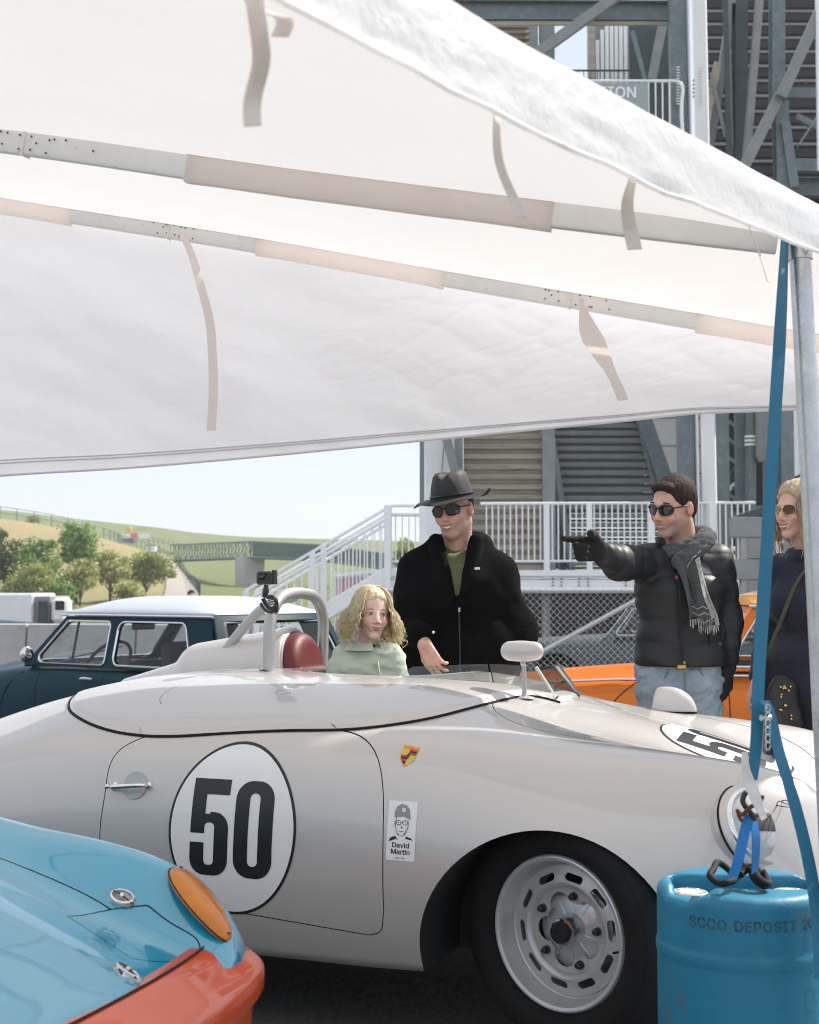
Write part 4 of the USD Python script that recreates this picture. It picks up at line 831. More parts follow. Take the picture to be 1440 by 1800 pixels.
# hood pins
def hood_pin(px, py, plate):
    p, n = on_body(px, py); x, y, d = frame(n, (1, 0, 0)); T = np.eye(4); T[:3, 0], T[:3, 1], T[:3, 2], T[:3, 3] = x, y, d, p
    w = part(bcar, 'hood_pin', place(lathe([(0, .014), (.004, .014), (.006, .011), (.006, 0)], 16), T), 'chrome', 40)
    if plate: part(w, 'pin_plate', place(move(ext(affinity.scale(Point(0, 0).buffer(1), .022, .032), .002), (0, 0, 0)), T), 'chrome')
    else: part(w, 'pin_plate', place(ext(rrect(.034, .050, .008), .002), T), 'silver_satin')
    part(w, 'pin_loop', place(tube(spl([(-.011, -.020, .005), (0, -.024, .008), (.011, -.016, .009), (.011, .016, .009), (0, .024, .008), (-.011, .018, .006)], 40, True), .0022, 6), T), 'chrome')
    part(w, 'pin_clip', place(tube(spl([(-.008, -.024, .006), (.0, 0, .011), (.009, .026, .007)], 16), .0022, 6), T), 'rust')
hood_pin(215, 1580, False); hood_pin(222, 1712, True)
def simple_wheel(parent, x, y, r, w, side, m='drum_alloy'):
    T = trimesh.transformations.translation_matrix((x, y, r)) @ (np.eye(4) if side < 0 else rot(180, [0, 0, 1]))
    t = part(parent, 'wheel', place(lathe([(r * .58, -.01), (r * .64, .005), (r * .85, .012), (r * .96, -.012), (r, -.045), (r, -w + .03), (r * .9, -w), (r * .58, -w)], 48, 'y'), T), 'tyre_rubber', True)
    part(t, 'rim', place(lathe([(0, -.02), (r * .16, -.018), (r * .2, -.035), (r * .5, -.03), (r * .55, -.012), (r * .6, -.004)], 48, 'y'), T), m, 35)
for u in (0, -2.45): simple_wheel(bcar, u, .69, .31, .19, 1); simple_wheel(bcar, u, -.69, .31, .19, -1)

# ------------------------------------------------ blue plastic drum
DR = np.array([.722, 3.13, 0]); DH = .645; da = math.radians(-4)
def cyl(R, z0, z1, rd):
    def f(X):
        r = np.hypot(X[..., 0], X[..., 1]) - R + rd; z = np.abs(X[..., 2] - (z0 + z1) / 2) - (z1 - z0) / 2 + rd
        return np.minimum(np.maximum(r, z), 0) + np.hypot(np.maximum(r, 0), np.maximum(z, 0)) - rd
    return f
def slab(c, h, ang, rd):
    ca, sa = math.cos(ang), math.sin(ang)
    def f(X):
        x, y = X[..., 0] - c[0], X[..., 1] - c[1]; q = np.stack([np.abs(x * ca + y * sa) - h[0] + rd, np.abs(-x * sa + y * ca) - h[1] + rd, np.abs(X[..., 2] - c[2]) - h[2] + rd], -1)
        return np.linalg.norm(np.maximum(q, 0), axis=-1) + np.minimum(q.max(-1), 0) - rd
    return f
fd = Field((-.205, -.205, -.01), (.205, .205, .66), .0045); lo, hi = (-.2, -.2, 0), (.2, .2, .65)
fd.fn(lo, hi, cyl(.182, 0, DH, .024), .001).fn((-.2, -.2, .46), (.2, .2, .56), cyl(.1845, .498, .522, .006), .006).fn((-.2, -.2, .05), (.2, .2, .2), cyl(.1845, .10, .124, .006), .006)
fd.fn((-.2, -.2, .5), (.2, .2, .7), slab((.004, .012, DH + .02), (.150, .074, .098), da, .02), .018, 'sub').fn((-.2, -.2, .5), (.2, .2, .7), slab((-.135, -.075, DH + .03), (.050, .050, .046), da + .35, .02), .02, 'sub')
fd.fn((-.2, -.2, .5), (.2, .2, .7), cyl(.151, DH - .012, DH + .05, .006), .014, 'sub') if False else None
drum = thing('plastic_drum', 'weathered blue plastic drum with stencilled lettering beside the tyre', 'drum', DR, 0)
part(drum, 'barrel', fd.mesh(), 'drum_blue', True)
for k, (x, y) in enumerate(((-.112, .004), (.108, .006))):
    c = part(drum, 'cap', move(lathe([(0, .022), (.024, .022), (.026, .018), (.034, .018), (.0365, .022), (.039, .02), (.041, .010), (.034, .008)], 40), (x, y, DH - .044)), 'cap_white', 40)
    part(drum, 'cap_collar', move(lathe([(.034, .008), (.042, .007), (.047, .0), (.046, -.05)], 40), (x, y, DH - .046)), 'drum_blue', 40)
    for a in range(8): part(c, 'cap_rib', move(box((0, 0, 0), (.012, .004, .004), .001, a * 45), (x + .029 * math.cos(a * math.pi / 4), y + .029 * math.sin(a * math.pi / 4), DH - .023)), 'cap_white')
# stencilled letters wrapped on the barrel
STEN = {}
def stencil(txt, h, ang0, z0, R):
    x = 0; a = ang0
    for ch in txt:
        if ch == ' ': x += h * .62; continue
        p = flat_text(ch, h, True); b = p.bounds; w = b[2] - b[0]
        p = affinity.translate(p, -b[0], -b[1] if ch != 'Q' else 0)
        cutb = [sbox(w * .46, -1, w * .46 + h * .07, 2)] if ch in 'SCOD0268' else [sbox(-1, h * .47, 2, h * .53)]
        p = p.difference(union_all(cutb)); 
        for g in getattr(p, 'geoms', [p]):
            if g.area < h * h * .004: continue
            t = tri(g, .012); v = t.vertices; th = ang0 + (x + v[:, 0]) / R
            part(drum, 'stencil_letter', TM(np.c_[R * np.cos(th), R * np.sin(th), z0 + v[:, 1]], t.faces), 'stencil', True)
        x += w + h * .17
stencil('SCCO DEPOSIT 20', .0205, math.radians(-90 - 49), .578, .1828)
# ------------------------------------------------ blue ratchet strap, bungee
rs = thing('ratchet_strap', 'long blue ratchet strap hanging from the canopy pole over the drum', 'strap')
def web(name, pts, w, tw, m, n=50, t=.002, Y=None, parent=None):
    P = spl([at(*p) for p in pts], n); s = np.linspace(0, 1, n); a = np.interp(s, np.linspace(0, 1, len(tw)), tw); ww = np.interp(s, np.linspace(0, 1, len(w)), w)
    d = np.gradient(P, axis=0); d /= np.linalg.norm(d, axis=1)[:, None]; side = np.cross(d, (0, 1.0, 0)); side /= np.linalg.norm(side, axis=1)[:, None]; dep = np.cross(side, d)
    part(parent or rs, name, ribbon(P, side * np.cos(a)[:, None] + dep * np.sin(a)[:, None], ww, t), m)
web('webbing', [(1380, 396, 2.90), (1374, 520, 2.88), (1363, 720, 2.86), (1349, 960, 2.84), (1338, 1120, 2.83), (1333, 1240, 2.82), (1329, 1320, 2.82), (1322, 1372, 2.83)], [.028], [1.05, .55, .35, .3, .35, .45], 'strap_blue', 60)
web('webbing', [(1386, 396, 2.93), (1381, 560, 2.91), (1368, 760, 2.89), (1354, 980, 2.86), (1343, 1140, 2.84)], [.024], [1.25, 1.0, .9, .8], 'strap_blue', 50)
web('webbing', [(1338, 1260, 2.80), (1346, 1240, 2.79), (1352, 1252, 2.80), (1364, 1300, 2.82), (1385, 1370, 2.86), (1405, 1440, 2.89), (1428, 1545, 2.90), (1438, 1620, 2.88), (1444, 1720, 2.87)], [.028], [.35, .5, .4, .3, .25], 'strap_blue', 60)
web('strap_tail', [(1310, 1322, 2.80), (1312, 1352, 2.80), (1322, 1385, 2.79), (1336, 1420, 2.79), (1344, 1440, 2.79)], [.016, .018, .024, .020, .014], [.6, .3, .1, .5], 'rag_white', 24)
web('loop', [(1318, 1432, 2.85), (1308, 1470, 2.85), (1299, 1510, 2.85), (1289, 1542, 2.86)], [.022], [.2, .1, .4], 'strap_bright', 24)
web('loop', [(1318, 1432, 2.86), (1326, 1450, 2.87), (1330, 1490, 2.88), (1328, 1532, 2.9)], [.026], [.9, .7, .8], 'strap_bright', 24)
r3 = lambda pts, r, nm, m, n=30, k=8: part(rs, nm, tube(spl([at(*p) for p in pts], n), r, k), m)
r3([(1297, 1426, 2.83), (1303, 1432, 2.83), (1318, 1420, 2.82), (1333, 1412, 2.81), (1341, 1400, 2.80)], .0042, 'hook', 'rust')
r3([(1296, 1424, 2.83), (1300, 1436, 2.84), (1310, 1444, 2.86), (1326, 1436, 2.87), (1336, 1432, 2.87)], .0036, 'hook', 'rust')
r3([(1312, 1392, 2.84), (1306, 1408, 2.84), (1316, 1424, 2.84), (1326, 1440, 2.86)], .0055, 'ring', 'dark_metal')
rb = part(rs, 'ratchet', box(at(1349, 1290, 2.86), (.012, .05, .11), .003, 8), 'galvanized')
part(rs, 'ratchet_handle', beam(at(1349, 1326, 2.84), at(1352, 1262, 2.84), .012, .035, (0, 1, 0), .003), 'dark_metal')
for k in range(6): part(rs, 'chain_link', tube(spl([at(1350 + 4 * math.cos(a), 1246 + 13 * k + 8 * math.sin(a), 2.775 + .004 * (k % 2)) for a in np.linspace(0, 2 * math.pi, 9)[:-1]], 14, True), .0016, 5), 'galvanized')
part(rs, 'ratchet_axle', tube([at(1338, 1262, 2.79), at(1354, 1262, 2.80)], .006, 10), 'galvanized')
bg = thing('bungee_cord', 'black bungee cord looped in a figure eight on top of the drum', 'bungee cord')
bp = [(1250, 1530, 3.06, .672), (1262, 1524, 3.11, .682), (1278, 1522, 3.10, .676), (1292, 1538, 3.05, .672), (1310, 1532, 3.06, .690), (1332, 1534, 3.1, .675), (1340, 1545, 3.12, .668)]
bung = spl([at(x, y, Y) for x, y, Y in ((1262, 1552, 3.02), (1250, 1543, 3.03), (1253, 1530, 3.06), (1270, 1520, 3.12), (1282, 1530, 3.12), (1292, 1536, 3.08), (1312, 1524, 3.06), (1330, 1530, 3.07), (1344, 1552, 3.05), (1340, 1556, 3.02), (1326, 1545, 3.03), (1316, 1528, 3.06), (1304, 1534, 3.06), (1290, 1548, 3.02), (1274, 1553, 3.0))], 120, True)
part(bg, 'cord', tube(bung, .0072, 10), 'black_rubber'); part(bg, 'cord', tube(bung[62:100] + (.004, -.01, .006), .008, 10), 'black_rubber')
part(bg, 'hook', tube(spl([at(1318, 1528, 3.04), at(1330, 1522, 3.04), at(1336, 1532, 3.03), at(1326, 1540, 3.03)], 18), .004, 8), 'dark_metal')
# ------------------------------------------------ other cars: lofted bodies with a glazed greenhouse
def rounded(pts, r): return Polygon(pts).buffer(-r).buffer(r, quad_segs=5)
def coupe(name, label, loc, rz, st, side, vb, vt, zb, zt, ws, rw, roof, paint, roofpaint, group=None, arches=(), hl=None, pillar=None, wheels=None, seams=(), extra=None, trim='chrome'):
    """side: (outline, [windows]) in (u, z); ws / rw: (u at belt, u at roof) of windscreen and rear window; roof: (u list, crown)"""
    c = thing(name, label, 'car', loc, rz, group); L = Loft(st, 70, 30); S = L.solid(); ref = (cKDTree(S.vertices), trimesh.Trimesh(S.vertices, S.faces, process=False).vertex_normals)
    m = mani(S)
    for u, r in arches:
        for sd in (1, -1): m = m - mani(place(trimesh.creation.cylinder(r, .5, sections=40), trimesh.transformations.translation_matrix((u, sd * (wheels[0] + .05), r * .86)) @ rot(90, [1, 0, 0])))
    cp = Polygon([(ws[0] - .03, -vb + .06), (ws[0] - .03, vb - .06), (rw[0] + .03, vb - .06), (rw[0] + .03, -vb + .06)])
    m = m - mani(ext(cp, 1.0, zb - .42))
    emit(c, 'body', unman(m), ref, paint, 'interior', 'cabin_interior')
    yv = lambda z: vb + (vt - vb) * (z - zb) / (zt - zb)
    out, wins = side; P = Polygon(out)
    for w in wins: P = P.difference(w)
    for sd in (1, -1):
        t = ext(P, .028); t = TM(*trimesh.remesh.subdivide_to_size(t.vertices, t.faces, .12, max_iter=8)); v = t.vertices; q = np.c_[v[:, 0], sd * (yv(v[:, 1]) - v[:, 2]), v[:, 1]]
        g = TM(q, t.faces); g = g if g.volume > 0 else TM(q, t.faces[:, ::-1]); sp_ = part(c, 'side_frame', g, paint)
        for w in wins:
            g = tri(w.buffer(.004), .2); v = g.vertices; part(sp_, 'side_window', TM(np.c_[v[:, 0], sd * (yv(v[:, 1]) - .016), v[:, 1]], g.faces), 'clear_glass')
            r = np.array(w.exterior.coords)[:-1]; r = np.c_[r[:, 0], sd * (yv(r[:, 1]) + .002), r[:, 1]]; part(sp_, 'window_trim', tube(np.vstack([r, r[:2]]), .0075, 6, False), trim)
    # windscreen and rear window frames
    for nm, (ub, ut) in (('windscreen', ws), ('rear_window', rw)):
        h = zt - zb; o = Polygon([(-vb + .0, 0), (vb, 0), (vt, 1), (-vt, 1)]); w = rounded([(-vb + .075, .07), (vb - .075, .07), (vt - .06, .90), (-vt + .06, .90)], .05)
        bow = lambda y: .10 * (1 - (y / vb) ** 2) * (1 if nm == 'windscreen' else -1)
        mp = lambda v, off=0: np.c_[ub + (ut - ub) * v[:, 1] + bow(v[:, 0]) * (1 - .6 * v[:, 1]) + off, v[:, 0], zb + h * v[:, 1]]
        g = tri(o.difference(w), .1); fr_ = part(c, nm + '_frame', thick(TM(mp(g.vertices), g.faces), .02), paint)
        g = tri(w.buffer(.01), .1); part(fr_, nm, TM(mp(g.vertices, -.008 if nm == 'windscreen' else .008), g.faces), 'clear_glass', True)
        r = np.array(w.exterior.coords)[:-1]; part(fr_, nm + '_trim', tube(np.vstack([mp(r), mp(r[:2])]), .009, 6, False), trim)
    us, crown = roof; us = np.linspace(us[0], us[1], 22); vs_ = np.linspace(-1, 1, 21); R = np.zeros((22, 21, 3))
    for i, u in enumerate(us):
        e = 1 - abs(2 * i / 21 - 1) ** 4
        for j, w in enumerate(vs_): R[i, j] = (u, w * (vt + .012), zt + .006 + crown * e * (1 - abs(w) ** 3.2) + .10 * 0)
    part(c, 'roof', thick(gridmesh(R), .02), roofpaint, True)
    for sd in (1, -1): part(c, 'drip_rail', tube(R[:, 0 if sd < 0 else -1] + (0, 0, -.004), .011, 6), trim if trim == 'chrome' else paint)
    if wheels:
        for u in wheels[1]:
            simple_wheel(c, u, wheels[0], wheels[2], .16, 1); simple_wheel(c, u, -wheels[0], wheels[2], .16, -1)
    for pts in seams:
        part(c, 'panel_seam', tube(np.array([(u, L.side(u, z) * sd, z) for u, z, sd in pts]), .004, 5), 'gap_black')
    for sd in (1, -1):
        part(c, 'seat', move(box((0, 0, 0), (.14, .44, .50), .05), (ws[0] - .98, sd * vb * .5, zb - .20)), 'interior')
    part(c, 'dashboard', box((ws[0] - .16, 0, zb - .05), (.22, vb * 1.75, .10), .03), 'interior')
    return c, L, yv
GZ = gz(10.5)
# small dark blue saloon with a white roof
ms = [(-2.62, [(0, .78), (.25, .78), (.45, .77), (.60, .74), (.66, .58), (.64, .40), (.58, .28)]), (-2.45, [(0, .84), (.28, .84), (.48, .835), (.63, .80), (.685, .60), (.68, .40), (.62, .2)]),
      (-1.9, [(0, .85), (.3, .85), (.5, .845), (.65, .82), (.70, .60), (.69, .40), (.64, .18)]), (-.9, [(0, .85), (.3, .85), (.5, .845), (.65, .82), (.705, .60), (.70, .40), (.65, .18)]),
      (-.35, [(0, .88), (.3, .87), (.5, .84), (.64, .80), (.70, .60), (.695, .40), (.64, .18)]), (0, [(0, .87), (.3, .85), (.48, .80), (.62, .77), (.69, .60), (.685, .42), (.63, .2)]),
      (.35, [(0, .83), (.28, .80), (.44, .75), (.60, .74), (.67, .58), (.665, .42), (.61, .24)]), (.52, [(0, .74), (.26, .72), (.42, .68), (.54, .66), (.61, .55), (.60, .42), (.55, .3)]), (.56, [(0, .60), (.2, .6), (.34, .58), (.45, .56), (.5, .5), (.49, .42), (.45, .34)])]
zb, zt = .85, 1.205
front, backu = -.42, -2.30
fl = lambda z, a, b: a + (b - a) * (z - zb) / (zt - zb)
w1 = rounded([(fl(.875, front, front - .38) - .07, .872), (fl(1.165, front, front - .38) - .055, 1.165), (-1.26, 1.165), (-1.26, .872)], .035)
w2 = rounded([(-1.34, .872), (-1.34, 1.165), (-1.98, 1.165), (-2.09, .872)], .06)
mini, ML, myv = coupe('small_saloon', 'dark blue vintage small car with white roof behind the silver car tail', (-2.70, 10.95, GZ - .06), 143, ms,
    ([(front, zb), (front - .38, zt), (-2.21, zt), (backu, zb)], [w1, w2]), .635, .555, zb, zt, (front, front - .38), (backu - .06, -2.20), ((-.74, -2.23), .11), 'navy_paint', 'white_roof',
    arches=((0, .29), (-2.036, .29)), wheels=(.60, (0, -2.036), .26), seams=([(-.62, z, 1) for z in np.linspace(.25, .80, 12)], [(-1.30, z, 1) for z in np.linspace(.25, .80, 12)]))
part(mini, 'door_handle', tube(spl([(-1.12, .712, .775), (-1.14, .735, .78), (-1.22, .738, .785), (-1.24, .72, .78)], 14), .009, 8), 'chrome')
part(mini, 'wing_mirror', move(lathe([(0, .02), (.03, .018), (.052, .005), (.058, -.005), (.05, -.02), (0, -.03)], 28, 'x'), (-.52, .70, .925)), 'chrome', True)
part(mini, 'mirror_arm', tube([(-.46, .66, .84), (-.50, .69, .90)], .008, 8), 'chrome')
part(mini, 'rear_mirror', move(box((0, 0, 0), (.02, .22, .065), .012), (-.98, .02, 1.125)), 'dark_metal'); part(mini, 'mirror_stalk', tube([(-.96, .02, 1.15), (-.88, .02, 1.19)], .008, 6), 'dark_metal')
part(mini, 'steering_wheel', place(tube([(.19 * math.cos(a), .19 * math.sin(a), 0) for a in np.linspace(0, 2 * math.pi, 40)], .012, 8, False), trimesh.transformations.translation_matrix((-.92, .30, .86)) @ rot(55, [0, 1, 0])), 'interior')
part(mini, 'wiper', tube([(-.50, .30, .885), (-.60, -.12, .96)], .006, 6), 'dark_metal'); part(mini, 'window_divider', tube([(-.90, myv(.88) - .02, .87), (-.90, myv(1.16) - .02, 1.17)], .009, 6), 'dark_metal')
part(mini, 'headrest_pad', box((-1.62, .30, .93), (.09, .26, .2), .03), 'interior')
part(mini, 'window_catch', box((-1.42, myv(.9) - .03, .905), (.10, .012, .07), .004), 'dark_metal')
for sd in (1, -1):
    part(mini, 'headlamp', move(lathe([(0, .03), (.05, .025), (.08, .01), (.092, 0), (.09, -.03)], 28, 'x'), (.55, sd * .47, .62)), 'chrome', True)
part(mini, 'wing_seam', tube([(u, ML.side(u, z) + .003, z) for u, z in ((-.42, .80), (-.30, .70), (-.22, .55), (-.2, .40))], .006, 6), 'navy_paint')
# orange saloon
os_ = [(-2.9, [(0, .74), (.3, .74), (.5, .73), (.66, .70), (.72, .55), (.70, .42), (.62, .30)]), (-2.6, [(0, .80), (.3, .80), (.5, .795), (.70, .76), (.79, .56), (.78, .40), (.70, .22)]), (-1.6, [(0, .84), (.3, .84), (.5, .835), (.70, .80), (.80, .58), (.79, .40), (.72, .2)]),
       (-.7, [(0, .86), (.3, .85), (.5, .835), (.70, .79), (.80, .58), (.79, .40), (.72, .2)]), (-.1, [(0, .83), (.3, .815), (.5, .795), (.70, .765), (.80, .57), (.79, .40), (.72, .22)]), (.5, [(0, .77), (.3, .76), (.5, .745), (.68, .72), (.77, .55), (.76, .40), (.69, .26)]), (.80, [(0, .68), (.28, .675), (.46, .66), (.6, .64), (.69, .52), (.68, .40), (.62, .3)]), (.86, [(0, .56), (.2, .56), (.34, .55), (.5, .54), (.58, .48), (.57, .42), (.5, .36)])]
zb, zt = .83, 1.235; front, backu = -.62, -2.35
o1 = rounded([(fl(.86, front, front - .30) - .075, .858), (fl(1.19, front, front - .30) - .06, 1.19), (-1.62, 1.19), (-1.62, .858)], .03); o2 = rounded([(-1.70, .858), (-1.70, 1.19), (-2.02, 1.19), (-2.16, .858)], .05)
oc, OL, oyv = coupe('orange_saloon', 'bright orange vintage saloon car parked behind the pointing man', (2.10 - .62 - .16, 9.75, gz(9.7) - .03), 177, os_,
    ([(front, zb), (front - .30, zt), (-2.12, zt), (backu, zb)], [o1, o2]), .725, .60, zb, zt, (front, front - .30), (backu - .08, -2.1), ((-.88, -2.14), .10), 'orange_paint', 'orange_roof' if False else 'orange_light',
    arches=((0, .34), (-2.3, .34)), wheels=(.67, (0, -2.3), .30), seams=([(.06 - .24 * t ** 2 * .9, .50 + .26 * t, 1) for t in np.linspace(0, 1, 14)], [(-.72, z, 1) for z in np.linspace(.3, .8, 12)]), trim='chrome')
part(oc, 'bonnet_seam', tube(np.array([(.62 - .20 * t, OL.side(.62 - .2 * t, .73 - .03 * math.sin(t * 3.14)) + .002, .73 - .03 * math.sin(t * 3.14)) for t in np.linspace(0, 1, 16)]), .004, 5), 'gap_black')
part(oc, 'bright_strip', tube(np.array([(u, OL.side(u, .755 if u < 0 else .755 - .06 * u) + .004, (.80 if u < -.6 else .775) - (.05 * max(u, 0))) for u in np.linspace(-2.4, .6, 40)]), .010, 6), 'chrome')
for sd in (1, -1): part(oc, 'headlamp', move(lathe([(0, .03), (.05, .025), (.08, .01), (.092, 0), (.09, -.03)], 28, 'x'), (.84, sd * .50, .56)), 'chrome', True)
# ------------------------------------------------ grandstand: steel frame, louvres, stairs, landing, railings
gs = thing('grandstand', 'tall grey steel grandstand with louvred panels and stairs behind the two men', 'grandstand')
def bx2(name, x0, y0, x1, y1, Y, d, m, parent=None, bev=0.0, rz=0, label=None):       # an upright box whose front face spans the given sight lines at depth Y
    a, b = at(x0, y1, Y), at(x1, y0, Y); return part(parent or gs, name, box(((a[0] + b[0]) / 2, Y + d / 2, (a[2] + b[2]) / 2), (abs(b[0] - a[0]), d, abs(b[2] - a[2])), bev, 0), m, 30, label)
def col(name, p, q, w, d, rz, m, parent=None):
    p, q = np.asarray(p), np.asarray(q); r = math.radians(rz); part(parent or gs, name, beam(p, q, w, d, (math.sin(r), -math.cos(r), 0)), m)
def ibm(name, p, q, w, h, m, t=.02, up=(0, 0, 1)): part(gs, name, ibeam(p, q, w, h, t, up), m)
Yc = 22.0
# corner column of the front, its sunlit face to the right
ca, cb = at(1226, 1230, Yc), at(1200, -60, Yc)
def hcol(p, q, w, m):     # wide-flange column turned to the right
    part(gs, 'column', cat(beam(p + (-.17, -.06, 0), q + (-.17, -.06, 0), .20, .025, (0, 1, 0)), beam(p + (.0, .04, 0), q + (.0, .04, 0), .022, .30, (0, 1, 0))), m)
part(gs, 'column', beam(ca + (-.10, .05, 0), cb + (-.10, .05, 0), .24, .20, (0, 1, 0)), 'steel_teal')
part(gs, 'column_flange', beam(ca + (.055, -.02, 0), cb + (.055, -.02, 0), .018, .28, (0, 1, 0)), 'steel_white')
part(gs, 'column_flange', beam(ca + (.24, -.07, 0), cb + (.24, -.07, 0), .22, .05, (.55, .83, 0)), 'steel_white')
for k in range(14):
    for xx in (1197, 1230):
        q = at(xx - 2, 118 + 5 * k, Yc - .1); part(gs, 'bolt', tube([q, q + (-.05 if xx < 1210 else .05, -.02, 0)], .011, 6), 'steel_white')
for r in range(5):
    for xx in (1208, 1219): q = at(xx, 142 + 7 * r, Yc - .16); part(gs, 'bolt', tube([q, q + (0, -.03, 0)], .014, 6), 'steel_dark')
# upper frame
ibm('cross_beam', at(760, 20, Yc + .3), at(1176, 22, Yc + .3), .22, .32, 'steel_teal'); part(gs, 'beam_flange', beam(at(760, 41, Yc + .25), at(1176, 41, Yc + .25), .05, .06), 'tan_slat')
part(gs, 'diagonal_brace', beam(at(925, 108, Yc - .1), at(1092, -12, Yc - .1), .13, .16), 'steel_grey')
part(gs, 'sky_post', beam(at(952, 70, 24), at(966, 120, 24), .07, .05), 'steel_dark'); part(gs, 'sky_post', beam(at(953, 40, 24), at(953, 160, 24), .10, .06), 'steel_dark')
for xx in (753, 775, 965, 982): part(gs, 'upper_post', beam(at(xx, -20, 24.5), at(xx, 12, 24.5), .07, .07), 'steel_grey')
def louvre(x0, x1, y0, y1, pitch, Y, m, frame_m):
    k = 0; y = y0
    while y < y1:
        a, b = at(x0, y, Y), at(x1, y, Y); z = pitch * Y / F_PX
        P = [(0, 0), (-.05, -.10 * z), (-.10, -.55 * z), (-.085, -.66 * z), (-.01, -.72 * z), (0, -1.0 * z), (.02, -1.0 * z), (.02, 0)]
        m_ = ext(Polygon(P), b[0] - a[0]); T = np.array([[0, 0, 1, a[0]], [1, 0, 0, Y], [0, 1, 0, a[2]], [0, 0, 0, 1.0]]); m_ = place(m_, T)
        if m_.volume < 0: m_.invert()
        part(gs, 'louvre', m_, m); y += pitch; k += 1
louvre(815, 954, 690, 1002, 17.7, 23.2, 'tan_slat', None); louvre(700, 930, 44, 200, 10.5, 24.6, 'tan_slat', None); louvre(780, 926, -40, 2, 10, 24.6, 'tan_slat', None)
bx2('louvre_post', 955, 640, 975, 1005, 23.0, .16, 'steel_grey'); bx2('louvre_post', 932, 44, 946, 230, 24.4, .12, 'steel_grey'); bx2('louvre_post', 800, 690, 814, 1000, 23.0, .2, 'steel_grey')
part(gs, 'haunch', beam(at(782, 760, 22.9), at(806, 850, 22.9), .16, .14), 'steel_grey')
bx2('end_wall', 747, 560, 800, 975, 23.3, .12, 'steel_white'); part(gs, 'wall_rod', tube([at(782, 765, 23.2), at(777, 830, 23.2)], .008, 5), 'steel_dark')
part(gs, 'thin_post', beam(at(742, 560, 22.6), at(742, 1000, 22.6), .075, .075), 'steel_teal')
# backing: raking seat slab, dark undercroft walls
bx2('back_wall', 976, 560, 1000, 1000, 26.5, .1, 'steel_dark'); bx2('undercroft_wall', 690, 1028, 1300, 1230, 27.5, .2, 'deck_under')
part(gs, 'gable_wall', box((at(1175, 0, 28)[0], 28, 5.2), (1.15, .1, 5.5)), 'steel_white')
for k in range(6): part(gs, 'wall_joint', box((at(1175, 0, 27.93)[0], 27.94, 3.0 + .55 * k), (1.15, .012, .012)), 'steel_dark')
bx2('stair_back', 985, 560, 1140, 900, 29, .1, 'steel_dark')
# white ribbed cladding high up
for k in range(9):
    x = 1040 + 8.2 * k; y0 = (92, 70, 52, 40, 38, 38, 38, 40, 40)[k]; bx2('cladding_rib', x, y0, x + 5.6, 150, 26, .06, 'steel_white')
bx2('cladding', 1036, 38, 1120, 160, 26.1, .05, 'steel_grey')
bx2('cladding_edge', 1034, 38, 1046, 160, 25.8, .1, 'tan_slat')
bx2('dark_panel', 1108, 38, 1180, 230, 25.2, .1, 'steel_dark'); part(gs, 'hip_brace', beam(at(1112, 55, 24.9), at(1134, 140, 24.9), .09, .06), 'steel_teal'); part(gs, 'hip_brace', beam(at(1165, 42, 24.9), at(1146, 140, 24.9), .16, .08), 'steel_grey')
# bleacher rows from below
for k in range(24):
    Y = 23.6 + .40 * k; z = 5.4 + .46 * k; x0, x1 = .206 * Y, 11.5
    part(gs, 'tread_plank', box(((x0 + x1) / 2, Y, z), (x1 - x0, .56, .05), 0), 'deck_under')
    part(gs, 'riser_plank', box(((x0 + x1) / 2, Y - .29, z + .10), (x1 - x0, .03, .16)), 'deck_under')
    part(gs, 'seat_bracket', beam((x0, Y - .26, z - .05), (x1, Y - .26, z - .05), .05, .045), 'steel_grey')
    for j in range(3): part(gs, 'bracket', beam((x0 + .5 + j * 1.1 + (k % 3) * .3, Y - .25, z - .06), (x0 + .62 + j * 1.1 + (k % 3) * .3, Y + .2, z - .16), .05, .04), 'steel_grey')
ibm('raker', at(1301, 0, 23.4), at(1300, 300, 23.4), .20, .30, 'steel_dark', up=(0, 1, 0)); part(gs, 'raker', beam(at(1336, -10, 23), at(1312, 280, 23), .11, .16), 'steel_grey')
part(gs, 'raker', beam(at(1246, 270, 23.6), at(1290, -10, 23.6), .13, .14), 'steel_grey'); part(gs, 'raker', beam(at(1232, 260, 23.2), at(1262, 110, 23.2), .09, .12), 'tan_slat')
part(gs, 'raker', beam(at(1250, 128, 23.1), at(1276, 240, 23.1), .04, .05), 'steel_grey'); part(gs, 'downpipe', tube([at(1276, -10, 23), at(1284, 290, 23)], .06, 10), 'steel_dark')
ibm('main_column', at(1366, -20, Yc), at(1366, 180, Yc), .20, .26, 'steel_teal', up=(0, 1, 0)); ibm('main_column', at(1372, 180, Yc), at(1388, 1260, Yc), .20, .26, 'steel_teal', up=(0, 1, 0))
part(gs, 'diagonal_brace', beam(at(1452, -4, Yc - .3), at(1372, 172, Yc - .3), .20, .16), 'steel_grey'); part(gs, 'diagonal_brace', beam(at(1372, 165, Yc - .2), at(1300, 310, Yc - .2), .17, .16), 'steel_grey')
part(gs, 'gusset', ext(Polygon([(-.25, .2), (.35, .28), (.55, -.1), (.3, -.5), (-.15, -.55)]), .03), 'steel_teal') if False else None
for (a, b, w) in (((1378, 164), (1470, 164), .16), ((1378, 290), (1470, 292), .2), ((1400, 205), (1460, 235), .10)): part(gs, 'girt', beam(at(*a, Yc + .1), at(*b, Yc + .1), .10, w), 'steel_teal')
part(gs, 'gusset', beam(at(1380, 215, Yc - .15), at(1396, 330, Yc - .15), .14, .10), 'steel_teal'); part(gs, 'rod', tube([at(1404, 255, Yc), at(1446, 190, Yc)], .018, 6), 'steel_grey')
part(gs, 'corner_post', beam(at(1437, -20, Yc - .4), at(1441, 300, Yc - .4), .06, .06), 'steel_white')
